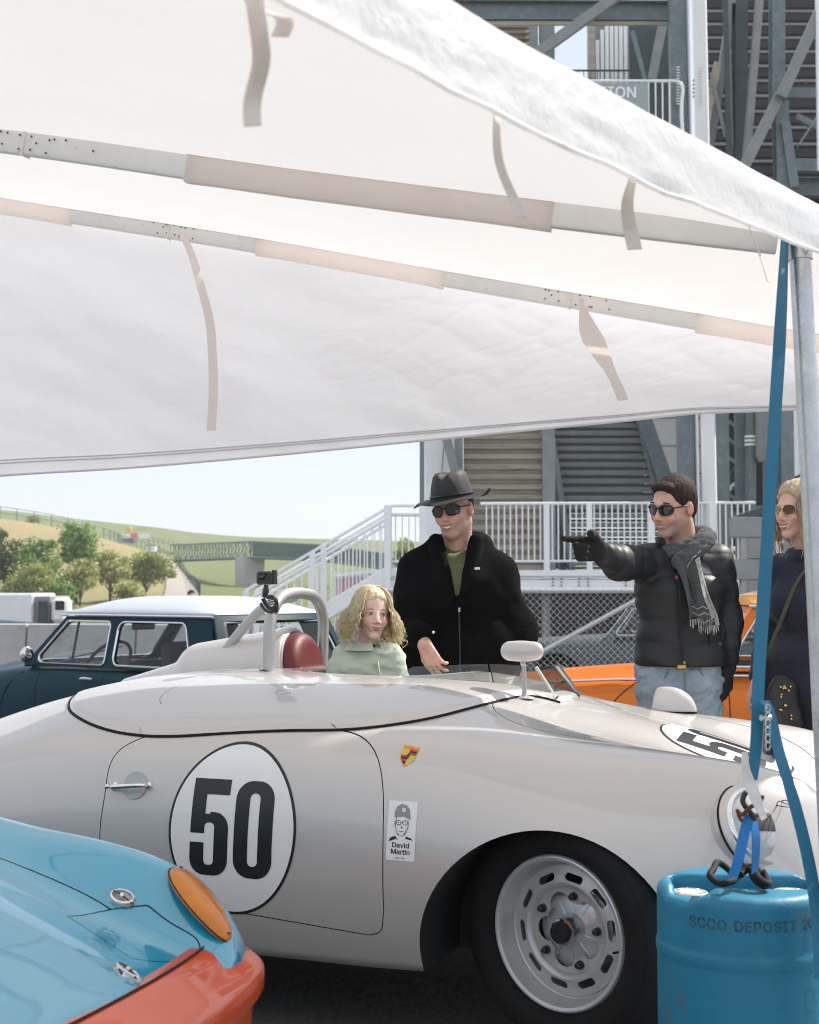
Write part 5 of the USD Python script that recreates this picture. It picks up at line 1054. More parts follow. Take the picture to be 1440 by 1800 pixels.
# main stair rising away from the landing
sx0, sx1 = 2.68, 4.26
for i in range(22):
    z, Y = 1.62 + .165 * i, 23.2 + .205 * i
    part(gs, 'stair_tread', box(((sx0 + sx1) / 2, Y + .10, z), (sx1 - sx0, .30, .035)), 'steel_dark'); part(gs, 'stair_riser', box(((sx0 + sx1) / 2, Y + .03, z + .078), (sx1 - sx0 - .04, .02, .085)), 'steel_grey')
for x in (sx0 - .05, sx1 + .05): part(gs, 'stringer', beam((x, 23.0, 1.5), (x, 27.8, 5.36), .07, .34), 'steel_teal')
part(gs, 'stringer_cover', beam((sx1 + .22, 23.4, 2.3), (sx1 + .0, 27.0, 5.2), .24, .10), 'steel_teal')
part(gs, 'stringer_cover', beam((sx0 - .17, 23.2, 1.5), (sx0 - .17, 27.4, 5.0), .10, .16), 'steel_dark')
# lower right frame
for (x0, x1, y0, y1, Y, m) in ((1262, 1281, 690, 1240, 22.6, 'steel_teal'), (1298, 1309, 690, 1010, 23, 'steel_teal'), (1348, 1362, 690, 1010, 23.5, 'steel_grey'), (1395, 1440, 690, 960, 24.5, 'steel_teal')): bx2('frame_post', x0, y0, x1, y1, Y, .18, m)
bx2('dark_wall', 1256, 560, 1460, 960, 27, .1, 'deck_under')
for k in range(9):
    p, q = at(1252 + (k % 2) * 4, 740 + 32 * k - 20, 24.2), at(1300, 740 + 32 * k + 14, 24.2); part(gs, 'side_tread', beam(p, q, .05, .05), 'steel_grey')
part(gs, 'side_stringer', beam(at(1254, 905, 23.4), at(1312, 800, 23.4), .1, .16), 'steel_dark')
for k in range(4): part(gs, 'side_tread', beam(at(1256 + 14 * k, 884 - 14 * k, 23.3), at(1272 + 14 * k, 872 - 14 * k, 23.3), .04, .05), 'steel_white')
part(gs, 'standpipe', tube([at(1320, 690, 22.8), at(1320, 900, 22.8)], .085, 14), 'steel_teal')
for k in range(3): part(gs, 'pipe_band', tube([at(1320, 766 + 7 * k, 22.8), at(1320, 770 + 7 * k, 22.8)], .10, 14), 'steel_white')
part(gs, 'tank', tube([at(1342, 690, 22.7), at(1342, 800, 22.7), at(1342, 812, 22.7)], np.array([.13, .13, .09]), 16), 'steel_grey')
part(gs, 'white_strut', beam(at(1392, 690, 22.5), at(1402, 850, 22.5), .14, .1), 'steel_white'); part(gs, 'canted_panel', beam(at(1390, 845, 21.5), at(1440, 820, 21.5), .3, .05), 'steel_dark')
ibm('low_beam', at(1256, 898, 22.9), at(1335, 896, 22.9), .2, .12, 'steel_teal'); part(gs, 'ramp_edge', beam(at(1290, 915, 20), at(1350, 893, 20), .3, .10), 'steel_dark')
# landing
da_, db_ = at(684, 1012, Yc), at(1330, 1012, Yc)
part(gs, 'landing_slab', box(((da_[0] + db_[0]) / 2, Yc + .75, da_[2] - .02), (db_[0] - da_[0], 1.7, .07)), 'steel_white'); part(gs, 'landing_channel', box(((da_[0] + db_[0]) / 2, Yc - .08, da_[2] - .165), (db_[0] - da_[0], .10, .20)), 'steel_white')
part(gs, 'kick_plate', box(((da_[0] + db_[0]) / 2, Yc - .13, da_[2] + .04), (db_[0] - da_[0], .02, .09)), 'steel_white')
part(gs, 'lower_tube', tube([at(760, 1038, Yc - .1), at(1330, 1036, Yc - .1)], .05, 10), 'steel_white')
for xx in (972, 987, 1018, 1034, 1100, 1116): 
    for yy in (1017, 1023, 1029): q = at(xx, yy, Yc - .14); part(gs, 'bolt', tube([q, q + (0, -.02, 0)], .013, 6), 'steel_dark')
for xx in (700, 960, 1230): part(gs, 'landing_leg', beam(at(xx, 1020, Yc + .3), at(xx, 1275, Yc + .3), .12, .12), 'steel_grey')
def railing(name, label, a, b, h, pitch, posts=(), lower=.12, mid=None, Yo=0, m='steel_white', group=None, r=.024, pr=.0105):
    """A straight railing from a to b (feet); h high, one picket each pitch metres."""
    a, b = np.asarray(a, float), np.asarray(b, float); t = thing(name, label, 'railing', (0, 0, 0), 0, group); up = np.array([0, 0, 1.0]); L = np.linalg.norm((b - a)[:2])
    part(t, 'top_rail', tube([a + up * h, b + up * h], r, 10), m); part(t, 'bottom_rail', tube([a + up * lower, b + up * lower], r * .85, 8), m)
    if mid: part(t, 'mid_rail', tube([a + up * mid, b + up * mid], r * 1.1, 8), m)
    n = int(L / pitch)
    for k in range(1, n): q = a + (b - a) * k / n; part(t, 'picket', beam(q + up * lower, q + up * (mid or h), pr * 2, pr * 2, (0, 1, 0)), m)
    for s in posts: q = a + (b - a) * s; part(t, 'post', beam(q - up * .12, q + up * h, .085, .06, (0, 1, 0)), m)
    return t
la, lb = at(845, 1003, Yc - .1), at(1330, 1001, Yc - .1)
railing('landing_railing', 'white picket railing along the landing behind the two standing men', la, lb, 1.03, .0915, (.24, .395, .62, .84), .14)
railing('landing_railing', 'short white railing at the head of the left stair', at(684, 1003, Yc - .1), at(742, 1003, Yc - .1), 1.0, .10, (0, 1), .14, .86)
# left stair with its two sloping railings
p0, p1 = at(681, 1003, Yc - .2), at(432, 1152, Yc - .8); q0, q1 = p0 + (0, 1.5, 0), p1 + (0, 1.5, 0)
railing('stair_railing', 'white sloping railing on the near side of the left stair', p0, p1, .96, .115, (0, .46, .54, 1.0), .05, .80)
railing('stair_railing', 'white sloping railing on the far side of the left stair', q0, q1, .96, .115, (0, .5, 1.0), .05, .80)
ls = thing('access_stair', 'white metal stair going down to the left from the landing', 'stair')
for k in range(11):
    c = (p0 + (p1 - p0) * (k + .5) / 11 + q0 + (q1 - q0) * (k + .5) / 11) / 2; part(ls, 'stair_tread', box(c, (.27, 1.42, .04)), 'steel_white')
for a, b in ((p0, p1), (q0, q1)): part(ls, 'stringer', beam(a + (0, 0, -.08), b + (0, 0, -.08), .05, .20), 'steel_white')
ap = at(681, 1003, Yc - .2)
for q in (p0, q0): part(ls, 'stair_leg', beam(q + (0, 0, -1.9), q + (0, 0, 1.0), .10, .10, (0, 1, 0)), 'steel_white')
# upper balcony rail and sign
ra, rb = at(860, 235, 21.6), at(1190, 235, 21.6)
br = railing('balcony_railing', 'white picket railing with rounded corner at the upper balcony', ra, rb, .83, .105, (), .02)
part(br, 'corner_bend', tube(spl([rb + (-.02, 0, .83), rb + (.04, 0, .815), rb + (.085, 0, .76), rb + (.09, 0, .6), rb + (.09, 0, 0)], 20), .026, 10), 'steel_white')
railing('dark_railing', 'thin dark railing on the upper deck beside the white cladding', at(860, 152, 24.8), at(1110, 152, 24.8), .29, .12, (), .02, None, 0, 'steel_dark', None, .018, .006)
sg = thing('sign_board', 'grey sign with white capital letters on the upper balcony railing', 'sign')
s0, s1 = at(900, 196, 21.5), at(1139, 146, 21.5); part(sg, 'board', box(((s0[0] + s1[0]) / 2, 21.5, (s0[2] + s1[2]) / 2), (s1[0] - s0[0], .02, s1[2] - s0[2])), 'sign_grey')
xr = at(1117, 0, 21.48)[0]
for ch in reversed('CTION'):
    mth = meshkit.text_mesh(ch, .165, .006, True); w = mth.bounds[1][0] - mth.bounds[0][0]; mth = place(mth, np.array([[1, 0, 0, 0], [0, 0, -1, 0], [0, 1, 0, 0], [0, 0, 0, 1.0]])); xr -= w
    mth.apply_translation((xr - mth.bounds[0][0], 21.487, at(1100, 171, 21.48)[2])); xr -= .022; part(sg, 'letter', mth, 'steel_white')
# block wall at the right, white marker post
bw_ = thing('block_wall', 'low grey concrete block wall under the grandstand at right', 'wall'); w0, w1 = at(1292, 1300, 19), at(1490, 908, 19)
nr_ = 9; hh = (w1[2] + .3) / nr_
for r in range(nr_):
    for c in range(6):
        x = w0[0] + (c + (.5 if r % 2 else 0)) * .42; part(bw_, 'block', box((x + .2, 19.1, -.3 + hh * (r + .5)), (.405, .2, hh - .012), .006), 'block_grey')
part(bw_, 'mortar_core', box(((w0[0] + .1 + w0[0] + 2.5) / 2, 19.11, (w1[2] - .3) / 2), (2.35, .17, w1[2] + .29)), 'concrete')
mp = at(1370, 955, 14); part(None, 'x', box((0, 0, 0), (.1, .1, .1)), 'concrete') if False else None
mk = thing('marker_post', 'slim white marker post beside the block wall', 'post', (mp[0], 14, gz(14))); part(mk, 'shaft', box((0, 0, (mp[2] - gz(14)) / 2), (.055, .04, mp[2] - gz(14)), .006), 'steel_white'); part(mk, 'top_cap', box((0, 0, mp[2] - gz(14) + .012), (.065, .05, .024), .005), 'steel_white')
# chain-link fence
fz0 = gz(14) + .03; fx0, fx1, fy, fh = -.3, 2.6, 14.0, 1.262
cf = thing('chain_link_fence', 'grey chain-link fence with top tube and sloping brace behind the men', 'fence')
part(cf, 'top_tube', tube([(fx0, fy, fh), (fx1, fy, fh)], .026, 10), 'galvanized')
for x in (fx0, fx1): part(cf, 'post', tube([(x, fy, fz0), (x, fy, fh + .04)], .03, 12), 'galvanized')
part(cf, 'brace', tube([at(905, 1172, fy - .04), at(1145, 1040, fy - .04)], .024, 10), 'galvanized')
p = .066; ws_ = []
H_ = fh - fz0; W_ = fx1 - fx0
def wire_z(x0, sgn):
    n = int(H_ / (p / 2)); zz = fz0 + np.arange(n + 1) * p / 2; xx = x0 + sgn * (np.arange(n + 1) % 2) * p / 2
    return np.c_[xx, fy + .004 * sgn * (np.arange(n + 1) % 2), zz]
for k in range(int(W_ / p)):
    for sgn in (1, -1):
        if sgn == -1 and k == 0: continue
        ws_.append(tube(wire_z(fx0 + k * p, sgn), .0030, 3, False))
part(cf, 'mesh_wire', cat(ws_), 'wire', False, None, 'stuff')
# white saloon parked beyond the fence
wc, _, _ = coupe('dark_saloon', 'dark car with white roof behind the chain-link fence', (2.05, 18.6, gz(18)), 164, os_, ([(front, zb), (front - .30, zt), (-2.12, zt), (backu, zb)], [o1, o2]), .725, .60, zb, zt, (front, front - .30), (backu - .08, -2.1), ((-1.02, -2.14), .05), 'steel_dark', 'white_paint', arches=((0, .34), (-2.3, .34)), wheels=(.67, (0, -2.3), .30))
# banners by the stair
yb = thing('yellow_banner', 'yellow fabric panel standing beyond the blond child', 'banner'); a, b = at(676, 1165, 13), at(702, 1070, 13)
part(yb, 'panel', gridmesh([[(x, 13 + .02 * math.sin((x - a[0]) * 90), z) for x in np.linspace(a[0], b[0], 24)] for z in np.linspace(b[2], a[2], 8)]), 'yellow_banner', True); part(yb, 'pole', tube([(b[0] + .02, 13, gz(13)), (b[0] + .02, 13, b[2] + .05)], .012, 8), 'steel_white')
pb_ = thing('pink_banner', 'faded pink and white banner hung below the left stair', 'banner'); a, b = at(590, 1062, 24.5), at(700, 1014, 24.5)
part(pb_, 'panel', gridmesh([[(x, 24.5 + .02 * math.sin(x * 9), z - .12 * (x - a[0]) * 0) for x in np.linspace(a[0], b[0], 20)] for z in np.linspace(b[2], a[2], 4)]), 'pink_banner', True); part(pb_, 'border', tube([(a[0], 24.5, b[2]), (b[0], 24.5, b[2] + .12)], .05, 6), 'steel_white')
for x in (a[0], b[0]): part(pb_, 'pole', tube([(x, 24.52, gz(24)), (x, 24.52, b[2] + .1)], .02, 8), 'steel_white')
# frame that ties the upper and lower storeys of the grandstand together, mostly behind the canopy
louvre(815, 954, 214, 688, 26.0, 23.4, 'tan_slat', None)
bx2('louvre_post', 955, 30, 975, 642, 23.2, .16, 'steel_grey'); bx2('louvre_post', 800, 30, 814, 690, 23.2, .2, 'steel_grey'); bx2('end_wall', 747, 30, 800, 562, 23.5, .12, 'steel_white')
bx2('thin_post', 738, 20, 746, 562, 22.7, .075, 'steel_teal'); bx2('balcony_slab', 850, 236, 1205, 252, 21.55, 2.4, 'steel_grey'); bx2('stair_back', 985, 235, 1180, 565, 29.2, .1, 'steel_dark')
for xx in (870, 1010, 1150): part(gs, 'balcony_bracket', beam(at(xx, 250, 21.7), at(xx, 330, 23.2), .10, .12), 'steel_teal')
ibm('cross_beam', at(1200, 330, 22.6), at(1470, 330, 22.6), .22, .3, 'steel_teal'); ibm('cross_beam', at(1200, 560, 22.6), at(1470, 560, 22.6), .22, .3, 'steel_teal')
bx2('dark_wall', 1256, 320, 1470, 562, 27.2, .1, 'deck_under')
# ------------------------------------------------ hills, path, bridge, trees, far vehicles
PXK = [-1500, -200, 0, 100, 200, 300, 340, 460, 640, 900, 1440, 3000]
PROF = [(62, [1113] * 12), (90, [1052, 1058, 1064, 1064, 1062, 1060, 1058, 1056, 1054, 1052, 1050, 1050]), (120, [985, 988, 1000, 1005, 1012, 1026, 1040, 1042, 1042, 1042, 1042, 1042]),
        (165, [890, 895, 911, 926, 950, 985, 1012, 1022, 1026, 1028, 1028, 1028]), (200, [893, 898, 914, 930, 956, 984, 1000, 1008, 1016, 1020, 1020, 1020]),
        (280, [900, 906, 916, 930, 948, 965, 976, 984, 990, 996, 1000, 1000]), (420, [868, 884, 896, 907, 919, 931, 937, 946, 949, 956, 960, 962]), (520, [880, 896, 908, 918, 930, 942, 948, 956, 958, 964, 968, 970]), (3000, [1034] * 12)]
DRY = [(62, [.3] * 12), (90, [.6, .6, .6, .6, .65, .65, .4, .1, .1, .2, .2, .2]), (120, [.7, .7, .7, .7, .7, .65, .15, .05, .1, .2, .2, .2]), (165, [.8, .8, .8, .78, .75, .6, .1, .05, .1, .2, .2, .2]),
       (200, [.45, .4, .4, .4, .4, .3, .1, .05, .1, .2, .2, .2]), (280, [.1, .1, .1, .1, .12, .1, .05, .05, .1, .1, .1, .1]), (420, [.2, .2, .2, .22, .25, .28, .3, .3, .3, .3, .3, .3]), (520, [.3] * 12), (3000, [.3] * 12)]
_D = np.array([d for d, _ in PROF]); _Y = np.array([y for _, y in PROF], float); _R = np.array([y for _, y in DRY], float)
_yi = [PchipInterpolator(PXK, r) for r in _Y]
def hill(x, y):
    px = np.clip(720 + F_PX * x / max(y, 1), -1500, 3000); rows = np.array([float(f(px)) for f in _yi]); zs = CAM_H + (1035 - rows) * _D / F_PX
    z = float(PchipInterpolator(_D, zs)(np.clip(y, 62, 3000))); 
    if y < 62: z = zs[0] - (62 - max(y, 30)) * .012
    return z + (.9 * (meshkit.fbm(np.array([x * .02, y * .02, 3.0]), 3, 31) - .5) * min(max(y - 80, 0) / 60, 1) if y < 1200 else 0)
phis = np.r_[np.linspace(-60, -24, 14)[:-1], np.linspace(-24, 24, 150), np.linspace(24, 60, 14)[1:]]; ds = np.r_[np.linspace(46, 62, 4), np.linspace(66, 300, 70), np.linspace(310, 560, 36), np.geomspace(600, 3000, 12)]
G, A = np.zeros((len(ds), len(phis), 3)), np.zeros((len(ds), len(phis)))
_di = [np.interp(720 + F_PX * np.tan(np.radians(phis)), PXK, r) for r in _R]; _di = np.array(_di)
for j, ph in enumerate(phis):
    px = np.clip(720 + F_PX * math.tan(math.radians(ph)), -1500, 3000); rows = np.array([float(f(px)) for f in _yi]); zz = PchipInterpolator(_D, CAM_H + (1035 - rows) * _D / F_PX)(np.clip(ds, 62, 3000))
    zz = np.where(ds < 62, zz - (62 - ds) * .012, zz); xs = np.tan(math.radians(ph)) * ds
    nz = .9 * (meshkit.fbm(np.c_[xs * .02, ds * .02, 0 * ds + 3.0], 3, 31) - .5) * np.clip((ds - 80) / 60, 0, 1) * (ds < 1200)
    G[:, j] = np.c_[xs, ds, zz + nz]; A[:, j] = np.interp(ds, _D, _di[:, j])
tm = gridmesh(G[:, ::-1]); tp = struct('hillside', tm, 'hill', True)
A2_ = A[:, ::-1].ravel(); UsdGeom.PrimvarsAPI(UsdGeom.Mesh(tp)).CreatePrimvar('dry', Sdf.ValueTypeNames.FloatArray, 'vertex').Set(Vt.FloatArray.FromNumpy(A2_.astype(np.float32)))
rr = np.r_[40, 200, 3000]; fl = gridmesh([[(r * math.cos(a), r * math.sin(a) - 10, -1.6) for a in np.linspace(0, 2 * math.pi, 48)] for r in rr[::-1]]); 
if fl.face_normals[:, 2].mean() < 0: fl.invert()
fp = struct('plain', fl, 'hill', True); UsdGeom.PrimvarsAPI(UsdGeom.Mesh(fp)).CreatePrimvar('dry', Sdf.ValueTypeNames.FloatArray, 'vertex').Set(Vt.FloatArray([.25] * len(fl.vertices)))
def on_hill(px, d, dz=0.0): x = (px - 720) / F_PX * d; return np.array([x, d, hill(x, d) + dz])
# gravel path climbing the slope
pc = [(322, 92, 1.3), (322, 108, 1.3), (318, 122, 1.3), (312, 138, 1.4), (302, 156, 1.5), (292, 176, 1.6), (283, 198, 1.7), (276, 225, 1.7)]
cx = spl([(a, b, c) for a, b, c in pc], 60); P = []
for a, d, w in cx: x = (a - 720) / F_PX * d; P.append([(x + k * w, d, hill(x + k * w, d) + .12) for k in np.linspace(-1, 1, 7)])
g = gridmesh(P); g = g if g.face_normals[:, 2].mean() > 0 else TM(g.vertices, g.faces[:, ::-1]); struct('gravel_path', g, 'gravel', True)
# fences on the slope
def post_fence(name, label, pts, h, n, m='steel_dark', rails=2):
    t = thing(name, label, 'fence'); Q = spl([on_hill(*q) for q in pts], n); Q[:, 2] = [hill(a, b) for a, b, _ in Q]
    for q in Q: part(t, 'post', beam(q - (0, 0, .3), q + (0, 0, h), .09, .09, (0, 1, 0)), m)
    for k in range(rails): part(t, 'rail', tube(Q + (0, 0, h * (k + 1) / rails - .03), .035, 4), m)
    return t
post_fence('hill_fence', 'thin wire fence running along the crest of the dry hill', [(-60, 175), (40, 175), (110, 176), (170, 180), (215, 195), (280, 215)], 1.5, 26, 'bridge_green')
post_fence('hill_fence', 'dark fence along the edge of the gravel path', [(352, 95), (346, 118), (334, 140), (318, 165), (306, 190), (270, 235)], 1.1, 26, 'steel_dark', 3)
post_fence('hill_fence', 'low fence line across the far green slope', [(190, 300), (260, 300), (330, 300), (420, 310)], 1.2, 30, 'steel_dark')
# green truss footbridge on concrete piers
fb = thing('footbridge', 'long green steel truss footbridge on a pale concrete pier', 'bridge')
def truss(a0, a1, b0, b1, n, wid, panel):
    a0, a1, b0, b1 = (np.asarray(q) for q in (a0, a1, b0, b1))
    for o in (0, wid):
        O = np.array([0, o, 0]); part(fb, 'chord', beam(a0 + O, b0 + O, .22, .22), 'bridge_green'); part(fb, 'chord', beam(a1 + O, b1 + O, .14, .14), 'bridge_green')
        for k in range(n + 1):
            t = k / n; p, q = a0 + (b0 - a0) * t, a1 + (b1 - a1) * t; part(fb, 'upright', beam(p + O, q + O, .10, .10, (0, 1, 0)), 'bridge_green')
            if k < n: t2 = (k + 1) / n; part(fb, 'diagonal', beam(p + O, a1 + (b1 - a1) * t2 + O, .07, .07, (0, 1, 0)), 'bridge_green')
    part(fb, 'deck', beam((a0 + b0) / 2 * 0 + a0 + (0, wid / 2, .05), b0 + (0, wid / 2, .05), wid, .12), 'bridge_green')
    if panel: 
        pn = thick(gridmesh([[a0 + (b0 - a0) * t + (0, wid + .08, .2), a1 + (b1 - a1) * t + (0, wid + .08, 0)] for t in np.linspace(0, 1, 12)]), .03); part(fb, 'screen', pn, 'bridge_green')
truss(at(300, 986, 172), at(300, 958, 172), at(440, 980, 142), at(440, 952, 142), 13, 2.4, False)
truss(at(440, 980, 142), at(440, 952, 142), at(560, 984, 136), at(560, 958, 136), 22, 2.4, True); truss(at(560, 984, 136), at(560, 958, 136), at(680, 1000, 132), at(680, 974, 132), 20, 2.4, True)
c = at(437, 978, 142); part(fb, 'pier', box((c[0], 143.2, c[2] - 2.2), (2.2, 2.6, 4.4), .05, 28), 'concrete'); c = at(700, 1000, 132); part(fb, 'pier', box((c[0], 133.2, c[2] - 1.5), (2.0, 2.6, 3.4), .05, 28), 'concrete')
# trees
def tree(name, label, px, d, top, width, leaf, n, seed, base=None, low=.12, sparse=.0, group=None, size=.24):
    rng = np.random.default_rng(seed); b = on_hill(px, d) if base is None else np.array(base); h = CAM_H + (1035 - top) * d / F_PX - b[2]; W = width * d / F_PX / 2
    t = thing(name, label, 'tree', b, 0, group)
    limbs = []; pts = []
    for k in range(11):
        a = rng.uniform(0, 2 * math.pi); z0 = h * rng.uniform(.08, .35); rr = W * rng.uniform(.25, .85); z1 = h * rng.uniform(.5, .92)
        q = spl([(0, 0, z0), (rr * .35 * math.cos(a), rr * .35 * math.sin(a), z0 + (z1 - z0) * .5), (rr * math.cos(a), rr * math.sin(a), z1)], 8); limbs.append(tube(q, np.linspace(h * .014, h * .003, 8), 5, False)); pts += [(q[-1], 1), (q[5], .6)]
    part(t, 'trunk', tube(spl([(0, 0, -.3), (.03 * h * rng.normal(), 0, h * .35), (0, .03 * h * rng.normal(), h * .8)], 8), np.linspace(h * .028, h * .005, 8), 8), 'bark')
    for L in limbs: part(t, 'limb', L, 'bark')
    cl = []
    for q, s in pts: cl += [(q, W * rng.uniform(.28, .48))]
    for k in range(26): a = rng.uniform(0, 2 * math.pi); e = rng.uniform(low, 1); rr = W * math.sqrt(max(0, 1 - ((e - .45) / .58) ** 2)) * rng.uniform(.2, 1.08); cl.append((np.array([rr * math.cos(a), rr * math.sin(a), h * min(e, .95)]), W * rng.uniform(.12, .36)))
    V = []
    for q, r in cl:
        m = int(1.5 * n / len(cl)); u = rng.normal(size=(m, 3)); u /= np.linalg.norm(u, axis=1)[:, None]; c = q + u * r * (rng.uniform(.1, 1.5, (m, 1)) ** .6) * (1, 1, .8)
        ax = rng.normal(size=(m, 3)); ax /= np.linalg.norm(ax, axis=1)[:, None]; bx = np.cross(ax, rng.normal(size=(m, 3))); bx /= np.linalg.norm(bx, axis=1)[:, None]; s = size * rng.uniform(.5, 1.2, (m, 1))
        V.append(np.stack([c - ax * s * .5, c + bx * s * .3, c + ax * s * .5, c - bx * s * .3], 1))
    V = np.concatenate(V).reshape(-1, 3); F = np.arange(len(V)).reshape(-1, 4)
    part(t, 'crown', TM(V, np.vstack([F[:, [0, 1, 2]], F[:, [0, 2, 3]]])), leaf, False, None, 'stuff')
    return t
for a in (('dark_tree', 'dark evergreen tree at the far left edge of the hill', -6, 88, 932, 92, 'leaf_dark', 5200, 1), ('green_tree', 'bright green bushy tree right of the dark evergreen', 72, 90, 950, 92, 'leaf_green', 4600, 2),
          ('tall_tree', 'tallest tree, green at the top with bare pale branches below', 136, 92, 918, 74, 'leaf_green', 2600, 3, None, .5), ('olive_tree', 'low olive green tree in front of the bright green one', 62, 84, 996, 84, 'leaf_olive', 3200, 4, None, .2),
          ('sparse_tree', 'thin pale tree with sparse yellowish leaves', 196, 92, 968, 74, 'leaf_pale', 1900, 5, None, .4), ('round_tree', 'rounded green tree nearest the gravel path', 257, 94, 974, 92, 'leaf_olive', 3000, 6, None, .4), ('sparse_tree', 'pale sparse tree tucked under the tallest tree', 142, 88, 985, 66, 'leaf_pale', 1500, 7, None, .35), ('olive_bush', 'low olive bush at the foot of the dark evergreen', 24, 84, 1026, 60, 'leaf_olive', 1500, 12), ('green_bush', 'low green bush between the olive tree and the thin pale trees', 108, 84, 1022, 54, 'leaf_green', 1300, 13), ('pale_bush', 'low pale bush left of the rounded tree', 226, 90, 1024, 50, 'leaf_pale', 1100, 14),
          ('hill_bush', 'small round bush on the crest of the dry hill', 58, 180, 906, 26, 'leaf_olive', 600, 8), ('stair_tree', 'leafy tree showing through the railing of the left stair', 716, 70, 948, 60, 'leaf_olive', 1600, 9)):
    tree(*a)
# concrete barrier sections
seg = None
for k in range(6):
    p = np.array([-12.2 + 2.06 * k, 27.0 - .22 * k, gz(26) - .02]); rz = -6.1
    if seg is None:
        seg = thing('concrete_barrier', 'pale concrete barrier section at the far left edge', 'barrier', p, rz, 'concrete barrier sections')
        prof = Polygon([(-.30, 0), (-.30, .08), (-.20, .30), (-.11, .90), (.11, .90), (.20, .30), (.30, .08), (.30, 0)]); m = ext(prof, 2.04); m = place(m, np.array([[0, 0, 1, -1.02], [1, 0, 0, 0], [0, 1, 0, 0], [0, 0, 0, 1.0]]))
        part(seg, 'barrier_body', m, 'concrete'); part(seg, 'top_edge', box((0, 0, .905), (2.03, .20, .02), .006), 'white_paint')
    else: copy_of(seg, p, rz, ('', 'pale concrete barrier section below the white lorry', 'pale concrete barrier section seen left of the small saloon', 'pale concrete barrier section behind the saloon windscreen', 'pale concrete barrier section seen through the saloon door window', 'pale concrete barrier section seen through the saloon rear side window')[k])
# white lorries and a parked car beyond the barrier
lo = thing('white_lorry', 'white box lorry with open rear parked behind the barrier', 'lorry'); Y = 34
a, b = at(-70, 1100, Y), at(58, 1043, Y); gzl = gz(34)
part(lo, 'cargo_box', box(((a[0] + b[0]) / 2, Y + 1.1, (a[2] + b[2]) / 2), (b[0] - a[0], 2.2, b[2] - a[2]), .04), 'white_paint'); part(lo, 'rear_frame', box((b[0] + .19, Y + 1.1, (a[2] + b[2]) / 2 - .03), (.4, 2.0, b[2] - a[2] - .08), .02), 'steel_grey'); part(lo, 'rear_opening', box((b[0] + .24, Y - .02 + .05, (a[2] + b[2]) / 2 - .08), (.22, .05, b[2] - a[2] - .22)), 'steel_dark')
part(lo, 'chassis', box(((a[0] + b[0]) / 2 + .2, Y + 1.1, a[2] - .12), (b[0] - a[0] + .9, 1.9, .22)), 'steel_dark')
c2, d2 = at(88, 1096, Y), at(118, 1050, Y); part(lo, 'cab', box(((c2[0] + d2[0]) / 2, Y + .3, (c2[2] + d2[2]) / 2), (d2[0] - c2[0], .6, d2[2] - c2[2]), .10), 'white_paint'); part(lo, 'cab_window', box(((c2[0] + d2[0]) / 2 + .03, Y - .004, (c2[2] + d2[2]) / 2 + .12), (.22, .02, .22), .004), 'lens_black')
for x in (a[0] + .5, b[0] - .2, c2[0] + .2): simple_wheel(lo, x, Y + .14, .42, .3, -1) if False else part(lo, 'wheel', move(lathe([(0, .02), (.22, .02), (.26, .05), (.40, .04), (.42, -.1), (.40, -.24), (0, -.24)], 28, 'y'), (x, Y + .12, gzl + .42)), 'tyre_rubber', 40)
dc, _, _ = coupe('parked_coupe', 'dark blue car with pale windows just behind the barrier at far left', (-7.0 - 1.25, 29.6, gz(29) + .10), 8, os_, ([(front, zb), (front - .30, zt), (-2.12, zt), (backu, zb)], [o1, o2]), .725, .60, zb, zt, (front, front - .30), (backu - .08, -2.1), ((-1.02, -2.14), .05), 'navy_paint', 'navy_paint', arches=((0, .34), (-2.3, .34)), wheels=(.67, (0, -2.3), .30))
# trackside banner and little hut on the far slope
q = on_hill(238, 262); tb = thing('trackside_banner', 'white and red advertising board on the far green slope', 'banner')
part(tb, 'board', box(q + (0, 0, 1.6), (5.2, .12, .95)), 'white_paint'); part(tb, 'red_panel', box(q + (-.2, -.08, 1.6), (1.3, .04, .95)), 'red_bumper')
for x in (-2.4, 0, 2.4): part(tb, 'leg', beam(q + (x, 0, -.3), q + (x, 0, 1.2), .1, .1, (0, 1, 0)), 'steel_dark')
q = on_hill(225, 268); ex = thing('digger', 'small yellow digger behind the advertising board', 'digger', q); part(ex, 'cab', box((0, .5, 2.4), (1.1, 1.2, 1.3), .1), 'buckle_yellow'); part(ex, 'boom', beam((.4, .5, 2.4), (3.6, .5, 2.7), .25, .3), 'buckle_yellow'); part(ex, 'track', box((0, .5, .9), (2.2, 1.6, 1.8), .2), 'steel_dark')
q = on_hill(266, 212); ht = thing('site_hut', 'tiny white hut at the top of the gravel path', 'hut', q); part(ht, 'wall', box((0, 0, .5), (1.4, 1.2, 1.3), .02), 'white_paint'); part(ht, 'roof', box((0, 0, 1.2), (1.6, 1.4, .12), .02), 'steel_grey')
